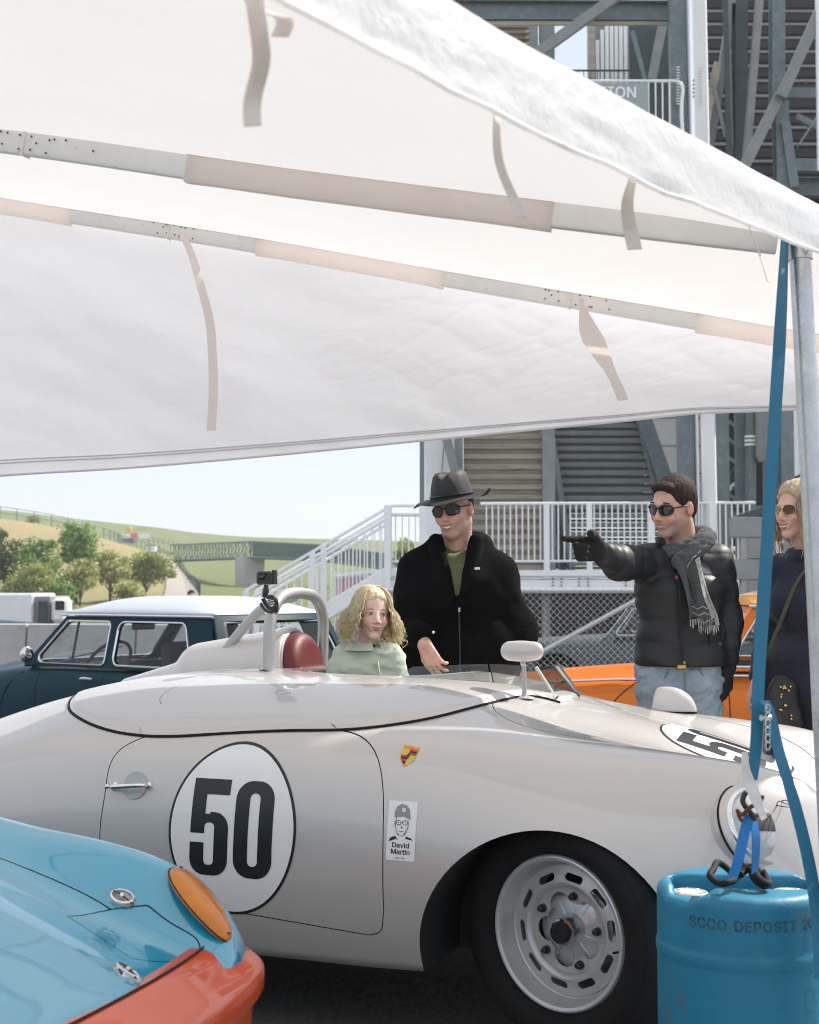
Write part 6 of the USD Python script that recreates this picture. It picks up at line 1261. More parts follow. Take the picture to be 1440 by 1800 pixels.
# ------------------------------------------------ people
def head_frame(c, yaw, tilt, roll=0.0, s=1.0):
    R = (rot(yaw, [0, 0, 1]) @ rot(tilt, [1, 0, 0]) @ rot(roll, [0, 1, 0]))[:3, :3]; c = np.asarray(c, float)
    return R, (lambda p: c + R @ (np.asarray(p, float) * s)), s
def add_head(F, fr, smile=.6, child=False, female=False):
    R, L, s = fr; E = lambda p, r, k=.012, op='add': F.ell(L(p), np.asarray(r) * s, R, k * s, op); C = lambda p, q, a, b, k=.012, op='add': F.cone(L(p), L(q), a * s, b * s, k * s, op)
    E((0, .014, .034), (.075, .094, .086)); E((0, -.028, -.022), (.0605, .064, .086), .02)
    jw = .036 if (child or female) else .040
    for sx in (-1, 1): C((sx * jw, .012, -.058), (sx * .012, -.064, -.096), .0215, .018, .02)
    E((0, -.072, -.100), (.020, .018, .017), .02)
    C((0, -.084, .006), (0, -.104, -.030), .0085, .0115 if not child else .0095, .010); 
    for sx in (-1, 1):
        E((sx * .0115, -.094, -.036), (.008, .009, .0065), .006); E((sx * .034, -.066, -.036 + .006 * smile), (.024, .020, .020), .02)
        if not child: C((sx * .014, -.083, .022), (sx * .044, -.070, .020), .010, .008, .012)
        E((sx * .031, -.098, .004), (.017, .018, .0095), .012, 'sub')
        E((sx * .076, .012, -.008), (.009, .019, .030), .006); E((sx * .086, .004, -.006), (.006, .010, .016), .006, 'sub')
    C((-.020, -.083, -.061 + .004 * smile), (.020, -.083, -.061 + .004 * smile), .009, .009, .012); C((-.017, -.085, -.070), (.017, -.085, -.070), .008, .008, .010)
    C((-.024, -.091, -.0645 + .008 * smile), (0, -.0965, -.0655), .0028, .0035, .004, 'sub'); C((.024, -.091, -.0645 + .008 * smile), (0, -.0965, -.0655), .0028, .0035, .004, 'sub')
def body(t, F, fr, m, beard=0.0):
    msh = F.mesh(); p = part(t, 'body', msh, m, True); R, L, s = fr; q = (msh.vertices - L((0, 0, 0))) @ R / s; x, y, z = np.abs(q[:, 0]), q[:, 1], q[:, 2]
    nn = .75 + .5 * meshkit.fbm(q * 60, 2, 5)
    bd = np.clip((-.040 - z + .25 * np.clip(x - .03, 0, .05)) / .022, 0, 1) * np.clip((.035 - y) / .03, 0, 1) * np.clip((z + .135) / .02, 0, 1) * nn * beard; bd = np.maximum(bd, beard * .8 * np.exp(-((z + .050) / .007) ** 2 - (x / .02) ** 2) * (y < -.06))
    fl = np.exp(-((x - .040) / .020) ** 2 - ((y + .066) / .035) ** 2 - ((z + .030) / .022) ** 2) + .8 * np.exp(-(x / .012) ** 2 - ((y + .104) / .02) ** 2 - ((z + .030) / .014) ** 2) + .7 * np.exp(-((x - .080) / .012) ** 2 - ((z + .008) / .03) ** 2) * (np.abs(y) < .05)
    for nm, a in (('beard', bd), ('flush', np.clip(fl, 0, 1))): UsdGeom.PrimvarsAPI(UsdGeom.Mesh(p)).CreatePrimvar(nm, Sdf.ValueTypeNames.FloatArray, 'vertex').Set(Vt.FloatArray.FromNumpy(np.asarray(a, np.float32)))
def mouth(t, fr, smile, teeth=True, lips='lips'):
    R, L, s = fr; xs = np.linspace(-1, 1, 11)
    up = np.array([L(((.024 + .006 * smile) * x, -.0955 + (.006 + .006 * smile) * x * x, -.0600 - .001 + .0085 * smile * x * x)) for x in xs]); lo = np.array([L(((.023 + .006 * smile) * x, -.0940 + (.007 + .006 * smile) * x * x, -.0695 - .006 * smile * (1 - x * x) + .0095 * smile * x * x)) for x in xs])
    part(t, 'lip', tube(up, np.linspace(.0022, .0022, 11) * s + .0012 * s * (1 - xs ** 2), 6), lips); part(t, 'lip', tube(lo, .0022 * s + .0016 * s * (1 - xs ** 2), 6), lips)
    if teeth: part(t, 'teeth', gridmesh(np.stack([up * .93 + lo * .07, up * .30 + lo * .70], 1)[1:-1] + R @ np.array([0, -.0004, 0]) * s), 'teeth', True)
def eyes(t, fr, iris='iris', open_=1.0):
    R, L, s = fr
    for sx in (-1, 1):
        e = trimesh.creation.icosphere(2, 1.0); e.vertices = np.array([L((sx * .031 + v[0] * .0135, -.0765 + v[1] * .008 - .002, .003 + v[2] * .0062 * open_)) for v in e.vertices]); part(t, 'eye', e, 'eye_white', True)
        e = trimesh.creation.icosphere(2, 1.0); e.vertices = np.array([L((sx * .031 + .001 + v[0] * .0056, -.0852 + v[1] * .0022, .003 + v[2] * .0058 * open_)) for v in e.vertices]); part(t, 'iris', e, iris, True)
        part(t, 'eyelid', tube([L((sx * .031 + .0145 * x, -.0850 + .004 * x * x, .0035 + .0065 * open_ * (1 - x * x))) for x in np.linspace(-1, 1, 9)], .0019 * s, 5), 'brow_hair')
        part(t, 'eyebrow', tube([L((sx * (.031 + .017 * x), -.0855 + .006 * x * x + .002, .0215 + .004 * (1 - x * x) - .001 * x)) for x in np.linspace(-1, 1, 9)], np.linspace(.0026, .0016, 9) * s, 5), 'brow_hair')
def glasses(t, fr, lens, rim, rx=.0255, rz=.0205, rr=.0022, drop=0.0, arms=True):
    R, L, s = fr; n = 26; g = part(t, 'sunglasses', tube([L((-.012, -.100, .008 + drop)), L((0, -.1035, .011 + drop)), L((.012, -.100, .008 + drop))], rr * 1.2 * s, 6), rim)
    for sx in (-1, 1):
        a = np.linspace(0, 2 * math.pi, n, endpoint=False); ex = np.sign(np.cos(a)) * np.abs(np.cos(a)) ** .8; ez = np.sign(np.sin(a)) * np.abs(np.sin(a)) ** .85
        P = np.array([L((sx * .034 + rx * x, -.0985 + 6.5 * (abs(sx * .034 + rx * x)) ** 2 * 1.1, .001 + drop + rz * z)) for x, z in zip(ex, ez)]); c = P.mean(0) - R @ np.array([0, .003, 0]) * s
        part(g, 'lens', TM(np.vstack([P, c]), [[i, (i + 1) % n, n] for i in range(n)] if sx else []), lens, True); part(g, 'rim', tube(np.vstack([P, P[:2]]), rr * s, 6, False), rim)
        if arms: part(g, 'arm', tube([L((sx * .060, -.080, .008 + drop)), L((sx * .073, -.05, .009 + drop)), L((sx * .079, .005, .006))], rr * s, 6), rim)
    return g
def add_hand(F, w, d, n, s=1.0, curls=(25, 25, 25, 25), thumb=1, spread=.0, k=.006, fat=1.0, first=None, tcurl=20):
    """Palm and five fingers from wrist w; d along the hand, n out of the palm, thumb +1/-1 = side of the lateral axis."""
    d, n = unit(d), unit(np.asarray(n, float) - unit(d) * (np.asarray(n, float) @ unit(d))); l = np.cross(n, d) * thumb; w = np.asarray(w, float)
    off = (.030, .010, -.010, -.029); ln = (.072, .080, .074, .058); r = .0092 * s * fat; bl = (.088, .092, .088, .080)
    for i in range(4):
        kn = w + (d * bl[i] + l * off[i]) * s; F.cone(w + l * off[i] * .55 * s + d * .01 * s, kn, .0145 * s * fat, .0115 * s * fat, .012 * s)
        th = 0.0; p = kn; cu = curls[i]
        dd0 = unit(d + l * spread * off[i] * 10)
        for j, fr_ in enumerate((.45, .31, .24)):
            th += math.radians(cu * (1.0 if j else .7)); dd = dd0 * math.cos(th) + n * math.sin(th); q = p + dd * ln[i] * fr_ * s; F.cone(p, q, r * (1 - .08 * j), r * (.92 - .10 * j), k * .4); p = q
    b = w + (d * .022 + l * .026 + n * .006) * s; a1 = unit(l * .75 + d * .75 + n * .35); p1 = b + a1 * .042 * s; a2 = unit(l * (.5 - tcurl / 120) + d * .9 + n * (.2 + tcurl / 60)); p2 = p1 + a2 * .032 * s; p3 = p2 + unit(a2 + n * .3) * .026 * s
    F.cone(w + l * .01 * s, b, .016 * s * fat, .0155 * s * fat, .012); F.cone(b, p1, .0145 * s * fat, .0115 * s * fat, .008); F.cone(p1, p2, .0112 * s * fat, .0100 * s * fat, k * .4); F.cone(p2, p3, .0100 * s * fat, .0082 * s * fat, k * .4)
def legs(F, hipz, hx, x0=0, y0=0, r=(.095, .068, .048), foot=None, kneey=-.02, spread=0.0):
    for sx in (-1, 1):
        h, kn, an = np.array([x0 + sx * hx, y0, hipz]), np.array([x0 + sx * (hx + spread * .5), y0 + kneey, hipz * .53]), np.array([x0 + sx * (hx + spread), y0 + .03, .085]); F.cone(h, kn, r[0], r[1], .04); F.cone(kn, an, r[1], r[2], .03)
        if foot: F.cone(an + (0, .03, -.035), an + np.array(foot) * .17 + (0, 0, -.05), .040, .034, .02)
def shoes(t, hx, foot, x0=0, y0=0, m='black_rubber', spread=0.0):
    for sx in (-1, 1):
        a = np.array([x0 + sx * (hx + spread), y0 + .03, .05]); f = Field(a - (.25, .25, .06), a + (.25, .25, .12), .008); d = np.array([*foot[:2], 0.0]); f.cone(a - d * .03, a + d * .17 + (0, 0, -.012), .046, .038, .02).cone(a, a + (0, 0, .05), .045, .042, .02).cut(a + (0, 0, -.047), (0, 0, -1), .004); part(t, 'shoe', f.mesh(), m, True)
quilt = lambda z0, pitch, amp: (lambda X, t: amp * (np.abs(np.sin((X[..., 2] - z0) * math.pi / pitch)) ** .35 - 1) * -1)

# --- man in the dark hat and black fleece
HM = thing('person', 'smiling man in dark leather hat, sunglasses and black fleece jacket behind the cockpit', 'person', (.20, 5.95, 0))
fr = head_frame((-.018, -.01, 1.612), -24, 8, -7, 1.0)
F = Field((-.34, -.38, 0), (.34, .22, 1.76), .0055); add_head(F, fr, 1.0)
F.cone(fr[1]((0, .02, -.06)), (.0, .03, 1.44), .060, .068, .03); F.cone((-.125, .02, 1.355), (.125, .02, 1.355), .05, .05, .04); F.cone((-.06, .0, 1.27), (.06, 0, 1.27), .12, .12, .05); F.cone((-.05, 0, 1.0), (.05, 0, 1.0), .12, .12, .05); legs(F, .92, .085, foot=(0, -1, 0))
lw = np.array([-.140, -.245, 1.062])
F.cone((-.185, .01, 1.37), (-.245, -.02, 1.10), .05, .042, .03); F.cone((-.245, -.02, 1.10), lw, .040, .027, .02); F.cone((.185, .01, 1.37), (.25, .02, 1.10), .05, .042, .03); F.cone((.25, .02, 1.10), (.17, -.10, .98), .04, .028, .02)
add_hand(F, lw, (.42, -.25, -.85), (.55, .75, .1), .97, (18, 22, 28, 34), 1, .3)
body(HM, F, fr, 'skin', .75); mouth(HM, fr, 1.0); glasses(HM, fr, 'lens_black', 'black_paint', .027, .0215, .003)
bs_ = trimesh.creation.icosphere(1, 1)
F = Field((-.30, -.30, .8), (.30, .25, 1.52), .008); F.cone((-.11, .02, 1.36), (.11, .02, 1.36), .058, .058, .04); F.cone((-.04, -.014, 1.27), (.04, -.014, 1.27), .130, .130, .05); F.cone((-.05, 0, .95), (.05, 0, .95), .13, .13, .05); F.cone((-.03, -.02, 1.365), (.025, -.02, 1.365), .088, .088, .04); F.ell((-.012, -.085, 1.478), (.062, .075, .055), k=.012, op='sub'); part(HM, 't_shirt', F.mesh(), 'olive_shirt', True)
F = Field((-.40, -.36, .80), (.40, .30, 1.60), .0065)
wv = lambda a, f, sd: (lambda X, t: a * (meshkit.fbm(X * f, 2, sd) - .5))
F.cone((-.140, .02, 1.345), (.142, .02, 1.345), .084, .084, .05, wr=wv(.02, 9, 1)); F.cone((-.09, .02, 1.42), (.09, .02, 1.42), .06, .06, .05); F.cone((-.072, -.01, 1.25), (.072, -.01, 1.25), .146, .146, .06, wr=wv(.04, 8, 2)); F.cone((-.10, 0, 1.03), (.10, 0, 1.03), .150, .150, .06, wr=wv(.03, 8, 3)); F.cone((-.10, 0, .90), (.10, 0, .90), .150, .142, .05, wr=wv(.02, 8, 4))
F.cone((-.168, .01, 1.35), (-.238, -.02, 1.10), .076, .080, .07, wr=wv(.045, 9, 5)); F.cone((-.240, -.02, 1.10), lw + (-.02, .04, .03), .080, .056, .05, wr=wv(.035, 11, 6)); F.cone((.168, .01, 1.35), (.242, .02, 1.10), .076, .080, .07, wr=wv(.045, 9, 7)); F.cone((.246, .02, 1.10), (.18, -.07, .95), .080, .066, .06, wr=wv(.03, 10, 8))
for a0 in np.linspace(-1.15, 1.15, 9):       # thick turned-down collar and hood, open at the throat
    a1 = a0 + .29; p = lambda a: (.110 * math.sin(a), .035 + .085 * math.cos(a), 1.475 - .03 * (1 - math.cos(a)) + .012 * math.sin(a)); F.cone(p(a0), p(a1), .046, .046, .015)
F.cone((.10, .0, 1.46), (.055, -.125, 1.32), .042, .030, .03); F.cone((-.11, .0, 1.43), (-.062, -.125, 1.31), .042, .030, .03)
F.cone((-.010, -.115, 1.53), (-.006, -.165, 1.20), .066, .005, .006, 'sub')
for sx in (-1, 1): F.cone((-.008 + sx * .082, -.065, 1.475), (-.004 + sx * .030, -.160, 1.27), .034, .016, .016); F.cone((0, -.03, 1.62), (0, -.02, 1.44), .072, .066, .01, 'sub'); F.cut((0, 0, .845), (0, 0, -1), .01)
part(HM, 'fleece_jacket', F.mesh(), 'fleece', True)
part(HM, 'zip', tube([(0, -.172, 1.20), (.004, -.172, 1.05), (.006, -.168, .88)], .0035, 6), 'dark_metal'); part(HM, 'zip_pull', box((.002, -.178, 1.195), (.008, .004, .018), .001), 'galvanized'); part(HM, 'logo_patch', box((.075, -.172, 1.362), (.022, .006, .010), .002), 'cap_white')
part(HM, 'cuff_button', move(trimesh.creation.icosphere(1, .006), lw + (.035, -.03, .045)), 'cap_white')
F = Field((-.25, -.25, 0), (.25, .25, 1.0), .009); F.cone((-.07, 0, .93), (.07, 0, .93), .125, .125, .04); legs(F, .90, .088, r=(.105, .08, .065)); part(HM, 'trousers', F.mesh(), 'tee_black', True); shoes(HM, .088, (0, -1))
# hat: creased crown and wavy brim
hat = lathe([(0, .128), (.035, .130), (.062, .124), (.074, .108), (.080, .075), (.087, .028), (.090, .012)], 72); v = hat.vertices
cr_ = np.exp(-(v[:, 0] / .022) ** 2) * np.clip((v[:, 2] - .07) / .05, 0, 1) * .024; pin = np.exp(-((np.abs(v[:, 0]) - .052) / .022) ** 2) * np.exp(-((v[:, 1] + .045) / .045) ** 2) * np.clip((v[:, 2] - .06) / .05, 0, 1) * .014
v[:, 2] -= cr_; v[:, 0] -= np.sign(v[:, 0]) * pin; v[:, 1] *= 1.18; v += .006 * (meshkit.fbm(v * 28, 2, 3)[:, None] - .5); HT_ = np.eye(4); HT_[:3, :3] = fr[0]; HT_[:3, 3] = fr[1]((0, .010, .034)); HT_ = HT_ @ rot(0, [1, 0, 0]) @ rot(2, [0, 1, 0])
ht_ = part(HM, 'hat', place(TM(v, hat.faces), HT_), 'hat_leather', True)
a = np.linspace(0, 2 * math.pi, 97)[:-1]; rr_ = np.linspace(.086, .162, 10); B = np.zeros((96, 10, 3))
for i, aa in enumerate(a):
    for j, r in enumerate(rr_):
        q = (r - .086) / .076; B[i, j] = (r * math.cos(aa), r * 1.10 * math.sin(aa), .014 + q * (.006 * abs(math.cos(aa)) ** 1.5 + .004 * max(math.cos(aa), 0) - .020 * max(-math.sin(aa), 0) - .010 * max(math.sin(aa), 0) - .012 * max(-math.cos(aa), 0)) + q * .007 * math.sin(3 * aa + .8) + q * q * .006 * math.sin(5 * aa))
g = gridmesh(np.concatenate([B, B[:1]], 0)); part(ht_, 'brim', place(thick(g, .003), HT_), 'hat_leather', True)
part(ht_, 'hat_band', place(tube([(.0895 * math.cos(x), .0895 * 1.18 * math.sin(x), .028) for x in np.linspace(0, 2 * math.pi, 60)], .008, 6, False, .35), HT_), 'black_paint')
F = Field(fr[1]((0, 0, 0)) - .13, fr[1]((0, 0, 0)) + .13, .005); R_, L_h, _ = fr; F.ell(L_h((0, .030, .02)), (.079, .088, .075), R_, .01); F.ell(L_h((0, -.07, -.02)), (.09, .085, .10), R_, .01, 'sub'); F.cut(L_h((0, 0, -.045)), R_ @ np.array([0, -.2, -1.0]), .01); part(HM, 'hair', F.mesh(), 'hair_brown', True)
part(HM, 'necklace', tube([fr[1]((0, 0, 0)) * 0 + np.array([.062 * math.sin(t_), -.015 - .072 * math.cos(t_) * 1.0, 1.428 - .018 * math.cos(t_)]) for t_ in np.linspace(-1.1, 1.1, 16)], .0016, 5), 'gold')

# --- pointing man in the black padded jacket
PM = thing('person', 'man in black padded jacket, grey scarf and jeans pointing left with a gloved hand', 'person', (1.08, 5.75, 0))
fr2 = head_frame((-.018, -.03, 1.612), -50, 12, 5, 1.0)
F = Field((-.32, -.36, 0), (.34, .22, 1.75), .0055); add_head(F, fr2, .45)
F.cone(fr2[1]((0, .025, -.06)), (.03, .02, 1.44), .058, .062, .03); F.cone((-.09, 0, 1.39), (.15, .02, 1.39), .055, .055, .04); F.cone((-.02, 0, 1.26), (.05, 0, 1.26), .11, .11, .05); F.cone((-.02, 0, 1.0), (.05, 0, 1.0), .11, .11, .05); legs(F, .90, .072, .005, r=(.08, .055, .042), foot=(-.3, -1, 0))
pel, pwr = np.array([-.262, -.20, 1.382]), np.array([-.385, -.36, 1.425]); rel, rwr = np.array([.206, .04, 1.15]), np.array([.200, -.01, .965])
F.cone((-.10, -.01, 1.385), pel, .048, .042, .03)
F.cone((.165, .02, 1.385), rel, .048, .042, .03); F.cone(rel, rwr, .04, .028, .02); F.cone(pel, (-.31, -.29, 1.40), .040, .034, .02)
body(PM, F, fr2, 'skin', .85); mouth(PM, fr2, .5, True); glasses(PM, fr2, 'lens_black', 'black_paint', .026, .0205, .0034)
F = Field((-.62, -.58, 1.28), (-.26, -.25, 1.54), .004); dp = unit((-.90, -.42, .07)); F.cone((-.31, -.29, 1.402), pwr, .037, .032, .01); add_hand(F, pwr + (.03, .012, 0), dp, (.42, -.90, -.12), 1.08, (4, 66, 70, 72), -1, 0, .008, 1.5, tcurl=45); part(PM, 'glove', F.mesh(), 'glove', True)
F = Field((.10, -.16, .72), (.33, .12, 1.02), .004); F.cone(rwr + (0, 0, .03), rwr, .036, .033, .01); add_hand(F, rwr, (-.10, -.12, -1), (-.8, .55, .1), 1.0, (10, 26, 30, 34), 1, .2, .006, 1.22); part(PM, 'glove', F.mesh(), 'glove', True)
F = Field((-.46, -.48, .93), (.38, .26, 1.53), .006); qz = quilt(.98, .088, .006)
qa = lambda pitch, L, amp, sd: (lambda X, t: amp * (1 - np.abs(np.sin(t * L * math.pi / pitch)) ** .35) + .022 * (meshkit.fbm(X * 13, 2, sd) - .5))
mixq = lambda sd: (lambda X, t: qz(X, t) + .022 * (meshkit.fbm(X * (9, 9, 14), 2, sd) - .5))
F.cone((-.095, -.005, 1.385), (.155, .02, 1.385), .078, .078, .05, wr=mixq(1)); F.cone((-.035, -.01, 1.26), (.055, .0, 1.26), .138, .138, .06, wr=mixq(2)); F.cone((-.03, -.01, 1.10), (.05, 0, 1.10), .135, .138, .05, wr=mixq(3)); F.cone((-.035, -.005, .99), (.055, 0, .99), .138, .142, .05, wr=mixq(4))
F.cone((-.10, -.01, 1.385), pel, .074, .066, .035, wr=qa(.085, .27, .008, 5)); F.cone(pel, (-.335, -.325, 1.41), .066, .048, .03, wr=qa(.08, .2, .007, 6)); F.cone((.165, .02, 1.385), rel, .074, .066, .035, wr=qa(.085, .25, .009, 7)); F.cone(rel, rwr + (0, 0, .035), .066, .050, .03, wr=qa(.08, .19, .008, 8))
F.cut((0, 0, .972), (0, 0, -1), .008); F.cone((.02, -.02, 1.60), (.02, -.02, 1.43), .085, .075, .012, 'sub'); part(PM, 'padded_jacket', F.mesh(), 'black_jacket', True)
for s0, s1, a0, a1 in ((-2.2, -1.0, 0, 0), (.8, 2.2, 0, 0)):
    cs = [(.022 + .098 * math.sin(x), -.012 - .088 * math.cos(x)) for x in np.linspace(s0, s1, 12)]; part(PM, 'collar', thick(gridmesh([[(x, y, 1.428), (x * 1.08 - .002, y * 1.1, 1.468), (x * 1.12 - .003, y * 1.16, 1.488)] for x, y in cs]), .008), 'black_jacket', True)
part(PM, 'zip', tube(spl([(-.025, -.158, 1.36), (-.02, -.160, 1.2), (-.012, -.160, 1.05), (-.006, -.158, .985)], 20), .004, 6), 'gap_black'); part(PM, 'zip_pull', box((-.004, -.164, .992), (.009, .006, .012), .002), 'gold'); part(PM, 'chest_tag', box((-.028, -.156, 1.325), (.014, .005, .016), .001), 'magenta')
part(PM, 'pocket_seam', tube([(.085, -.140, 1.16), (.108, -.130, 1.06)], .003, 5), 'gap_black')
# scarf: wrapped collar, a light-edged band and two hanging ends with fringe
F = Field((-.16, -.22, 1.34), (.22, .18, 1.60), .005); sw = lambda X, t: .012 * (meshkit.fbm(X * (30, 30, 55), 2, 9) - .5)
for x in np.linspace(0, 2 * math.pi, 19)[:-1]:
    q = lambda a: (.028 + .088 * math.sin(a), .0 - .078 * math.cos(a), 1.462 + .035 * math.sin(a) - .022 * math.cos(a)); F.cone(q(x), q(x + .36), .034, .034, .012, wr=sw)
for k in range(8): p = lambda t: (.115 - .125 * t, -.085 - .055 * math.sin(t * 2.4), 1.485 - .10 * t); F.cone(p(k / 8), p((k + 1) / 8), .032, .034, .012, wr=sw)
scf = part(PM, 'scarf', F.mesh(), 'scarf_grey', True)
P = spl([(.105, -.128, 1.472), (.055, -.165, 1.425), (.012, -.168, 1.375), (.002, -.172, 1.35)], 20); part(scf, 'light_edge', ribbon(P, (.55, 0, .83), .026, .006), 'scarf_light')
def tail(pts, w, seed, m='scarf_grey'):
    P = spl(pts, 30); V = []
    for i, p in enumerate(P):
        t = i / 29; row = []
        for j in range(9): u = j / 8 - .5; row.append(p + np.array([u * w * (1 - .25 * math.sin(t * 3)), .014 * math.sin(u * 9 + t * 4 + seed) - .004, .006 * math.sin(u * 14 + seed)]))
        V.append(row)
    tl = part(scf, 'scarf_end', thick(gridmesh(V), .006), m, True); e = np.array(V[-1])
    part(scf, 'light_edge', thick(gridmesh([[r[-2] + (.002, -.006, 0), r[-1] + (.004, -.006, 0)] for r in V]), .003), 'scarf_light')
    for k in range(2): part(scf, 'light_stripe', tube(np.array(V[27 - 3 * k])[1:-1] + (0, -.005, 0), .0022, 5), 'scarf_light')
    for j in range(14): q = e[0] + (e[-1] - e[0]) * j / 13; part(scf, 'fringe', tube([q, q + (.004 * math.sin(j * 2.1), -.003, -.028 - .008 * math.sin(j * 1.3))], .0022, 4), 'scarf_light')
tail([(.0, -.165, 1.40), (.020, -.176, 1.33), (.040, -.180, 1.25), (.058, -.182, 1.19), (.062, -.182, 1.165)], .098, 0); tail([(.02, -.160, 1.38), (.050, -.172, 1.30), (.072, -.176, 1.22), (.086, -.18, 1.16), (.086, -.18, 1.135)], .070, 2)
F = Field((-.24, -.24, 0), (.26, .24, 1.04), .007); dw = lambda X, t: .022 * (meshkit.fbm(X * (9, 9, 20), 3, 41) - .5) + .010 * (1 - np.abs(2 * meshkit.noise(np.stack([X[..., 0] * 14 + X[..., 2] * 9, X[..., 1] * 12, X[..., 2] * 26 - X[..., 0] * 16], -1), 4) - 1)) ** 3
F.cone((-.055, 0, .96), (.065, 0, .96), .112, .112, .03, wr=dw); F.cone((-.06, 0, .90), (.07, 0, .90), .118, .118, .03, wr=dw)
for sx in (-1, 1): F.cone((.005 + sx * .078, 0, .87), (.005 + sx * .085, -.02, .48), .100, .078, .02, wr=dw); F.cone((.005 + sx * .085, -.02, .48), (.005 + sx * .085, .03, .08), .078, .066, .02, wr=dw)
F.cut((0, 0, 1.0), (0, 0, 1), .01).cut((0, 0, .06), (0, 0, -1), .005); jn = part(PM, 'jeans', F.mesh(), 'denim', True); shoes(PM, .075, (-.3, -1), .005)
part(jn, 'belt_buckle', box((-.01, -.138, .974), (.034, .010, .014), .003), 'buckle_yellow'); part(jn, 'fly_seam', tube([(.005, -.122, .95), (.006, -.128, .88), (.004, -.112, .81)], .003, 5), 'denim_blue'); 
for sx in (-1, 1): part(jn, 'pocket_seam', tube(spl([(.005 + sx * .06, -.118, .965), (.005 + sx * .085, -.108, .92), (.005 + sx * .135, -.075, .905)], 10), .0028, 5), 'denim_blue')
def hair_cap(t, fr, m, grow=1.0, line=.052, low=-.05, seed=3, bangs=True, na=.012):
    R, L, s = fr; c = L((0, 0, .02)); F = Field(c - .15, c + .15, .0042); E = lambda p, r, k, op='add': F.ell(L(p), np.asarray(r) * s, R, k, op)
    E((0, .018, .044), (.082 * grow, .098 * grow, .086 * grow), .01); E((0, .05, -.005), (.070 * grow, .062 * grow, .075 * grow), .02); E((0, -.058, .086), (.052, .03, .022), .015) if bangs else None
    E((0, -.105, line - .075), (.098, .072, .092), .012, 'sub'); 
    for sx in (-1, 1): E((sx * .085, .008, -.02), (.022, .030, .046), .008, 'sub')
    F.cut(L((0, 0, low)), R @ np.array([0, -.25, -1.0]), .015); F.noise(na, (110, 110, 35), seed, 3); part(t, 'hair', F.mesh(), m, True)
hair_cap(PM, fr2, 'hair_brown', 1.0, .070, -.045, na=.006)
for sx in (-1, 1): part(PM, 'eyebrow', tube([fr2[1]((sx * (.031 + .017 * x), -.088 + .008 * x * x, .027 + .003 * (1 - x * x))) for x in np.linspace(-1, 1, 7)], .0026, 5), 'hair_brown')

# --- blond woman at the right edge
WM = thing('person', 'smiling blond woman in sunglasses and dark navy sweater at the right edge', 'person', (1.60, 5.8, 0), -52)
fr3 = head_frame((.0, -.02, 1.602), -8, 4, 0, .96)
F = Field((-.26, -.24, 0), (.26, .24, 1.74), .0055); add_head(F, fr3, .9, female=True); F.cone(fr3[1]((0, .025, -.06)), (.02, .02, 1.43), .05, .055, .03); F.cone((-.10, 0, 1.36), (.14, 0, 1.36), .05, .05, .04); F.cone((-.02, 0, 1.22), (.05, 0, 1.22), .10, .10, .05); F.cone((-.02, 0, .98), (.05, 0, .98), .10, .10, .05); legs(F, .88, .07, foot=(0, -1, 0))
F.cone((-.11, -.01, 1.35), (-.16, .0, 1.09), .04, .036, .03); F.cone((-.16, 0, 1.09), (-.14, -.12, .90), .035, .025, .02); add_hand(F, (-.14, -.12, .90), (-.1, -.35, -.9), (.8, .2, 0), .92, (25, 25, 28, 30), 1); F.cone((.15, .01, 1.35), (.20, .0, 1.09), .04, .036, .03); F.cone((.2, 0, 1.09), (.19, -.05, .88), .035, .025, .02); add_hand(F, (.19, -.05, .88), (0, -.2, -1), (-.8, .3, 0), .92, (25, 25, 28, 30), -1)
body(WM, F, fr3, 'skin'); mouth(WM, fr3, .9); glasses(WM, fr3, 'lens_brown', 'gold', .026, .022, .0016)
F = Field((-.30, -.28, .78), (.32, .26, 1.50), .0065); nv_ = lambda X, t: .02 * (meshkit.fbm(X * 11, 2, 14) - .5)
F.cone((-.105, 0, 1.355), (.14, 0, 1.355), .070, .070, .05, wr=nv_); F.cone((-.035, .0, 1.22), (.06, .0, 1.22), .112, .112, .05, wr=nv_); F.cone((-.04, 0, 1.0), (.06, 0, 1.0), .110, .112, .05, wr=nv_); F.cone((-.04, 0, .86), (.06, 0, .86), .122, .122, .04, wr=nv_); F.cone((-.115, -.01, 1.345), (-.165, .0, 1.09), .062, .06, .03, wr=nv_); F.cone((-.165, 0, 1.09), (-.145, -.10, .925), .058, .044, .03, wr=nv_); F.cone((.155, .01, 1.345), (.205, 0, 1.09), .062, .06, .03, wr=nv_); F.cone((.205, 0, 1.09), (.195, -.04, .91), .058, .044, .03, wr=nv_)
for x in np.linspace(0, 2 * math.pi, 15)[:-1]: q = lambda a: (.02 + .066 * math.sin(a), .01 - .06 * math.cos(a), 1.425 - .012 * math.cos(a)); F.cone(q(x), q(x + .46), .024, .024, .012)
F.cut((0, 0, .80), (0, 0, -1), .01); part(WM, 'sweater', F.mesh(), 'navy_knit', True)
F = Field((-.24, -.24, 0), (.26, .24, .95), .009); F.cone((-.05, 0, .86), (.07, 0, .86), .12, .12, .03); legs(F, .85, .075, .01, r=(.10, .07, .055)); part(WM, 'trousers', F.mesh(), 'tee_black', True); shoes(WM, .075, (0, -1), .01)
part(WM, 'bag_strap', ribbon(spl([(.10, .02, 1.43), (.07, -.085, 1.35), (.0, -.124, 1.18), (-.08, -.124, 1.02), (-.13, -.10, .94)], 30), (.75, .2, .6), .035, .003), 'olive_strap')
sbag = thing('shoulder_bag', 'dark shoulder bag with shiny studs hanging at the blond woman\'s hip', 'bag', (1.50, 5.66, .80)); F = Field((-.12, -.10, -.14), (.12, .10, .2), .006); F.cone((-.02, 0, -.03), (-.02, 0, .08), .075, .06, .03, sq=((0, 1, 0), .55)).noise(.02, 18, 5); part(sbag, 'pouch', F.mesh(), 'dark_bag', True)
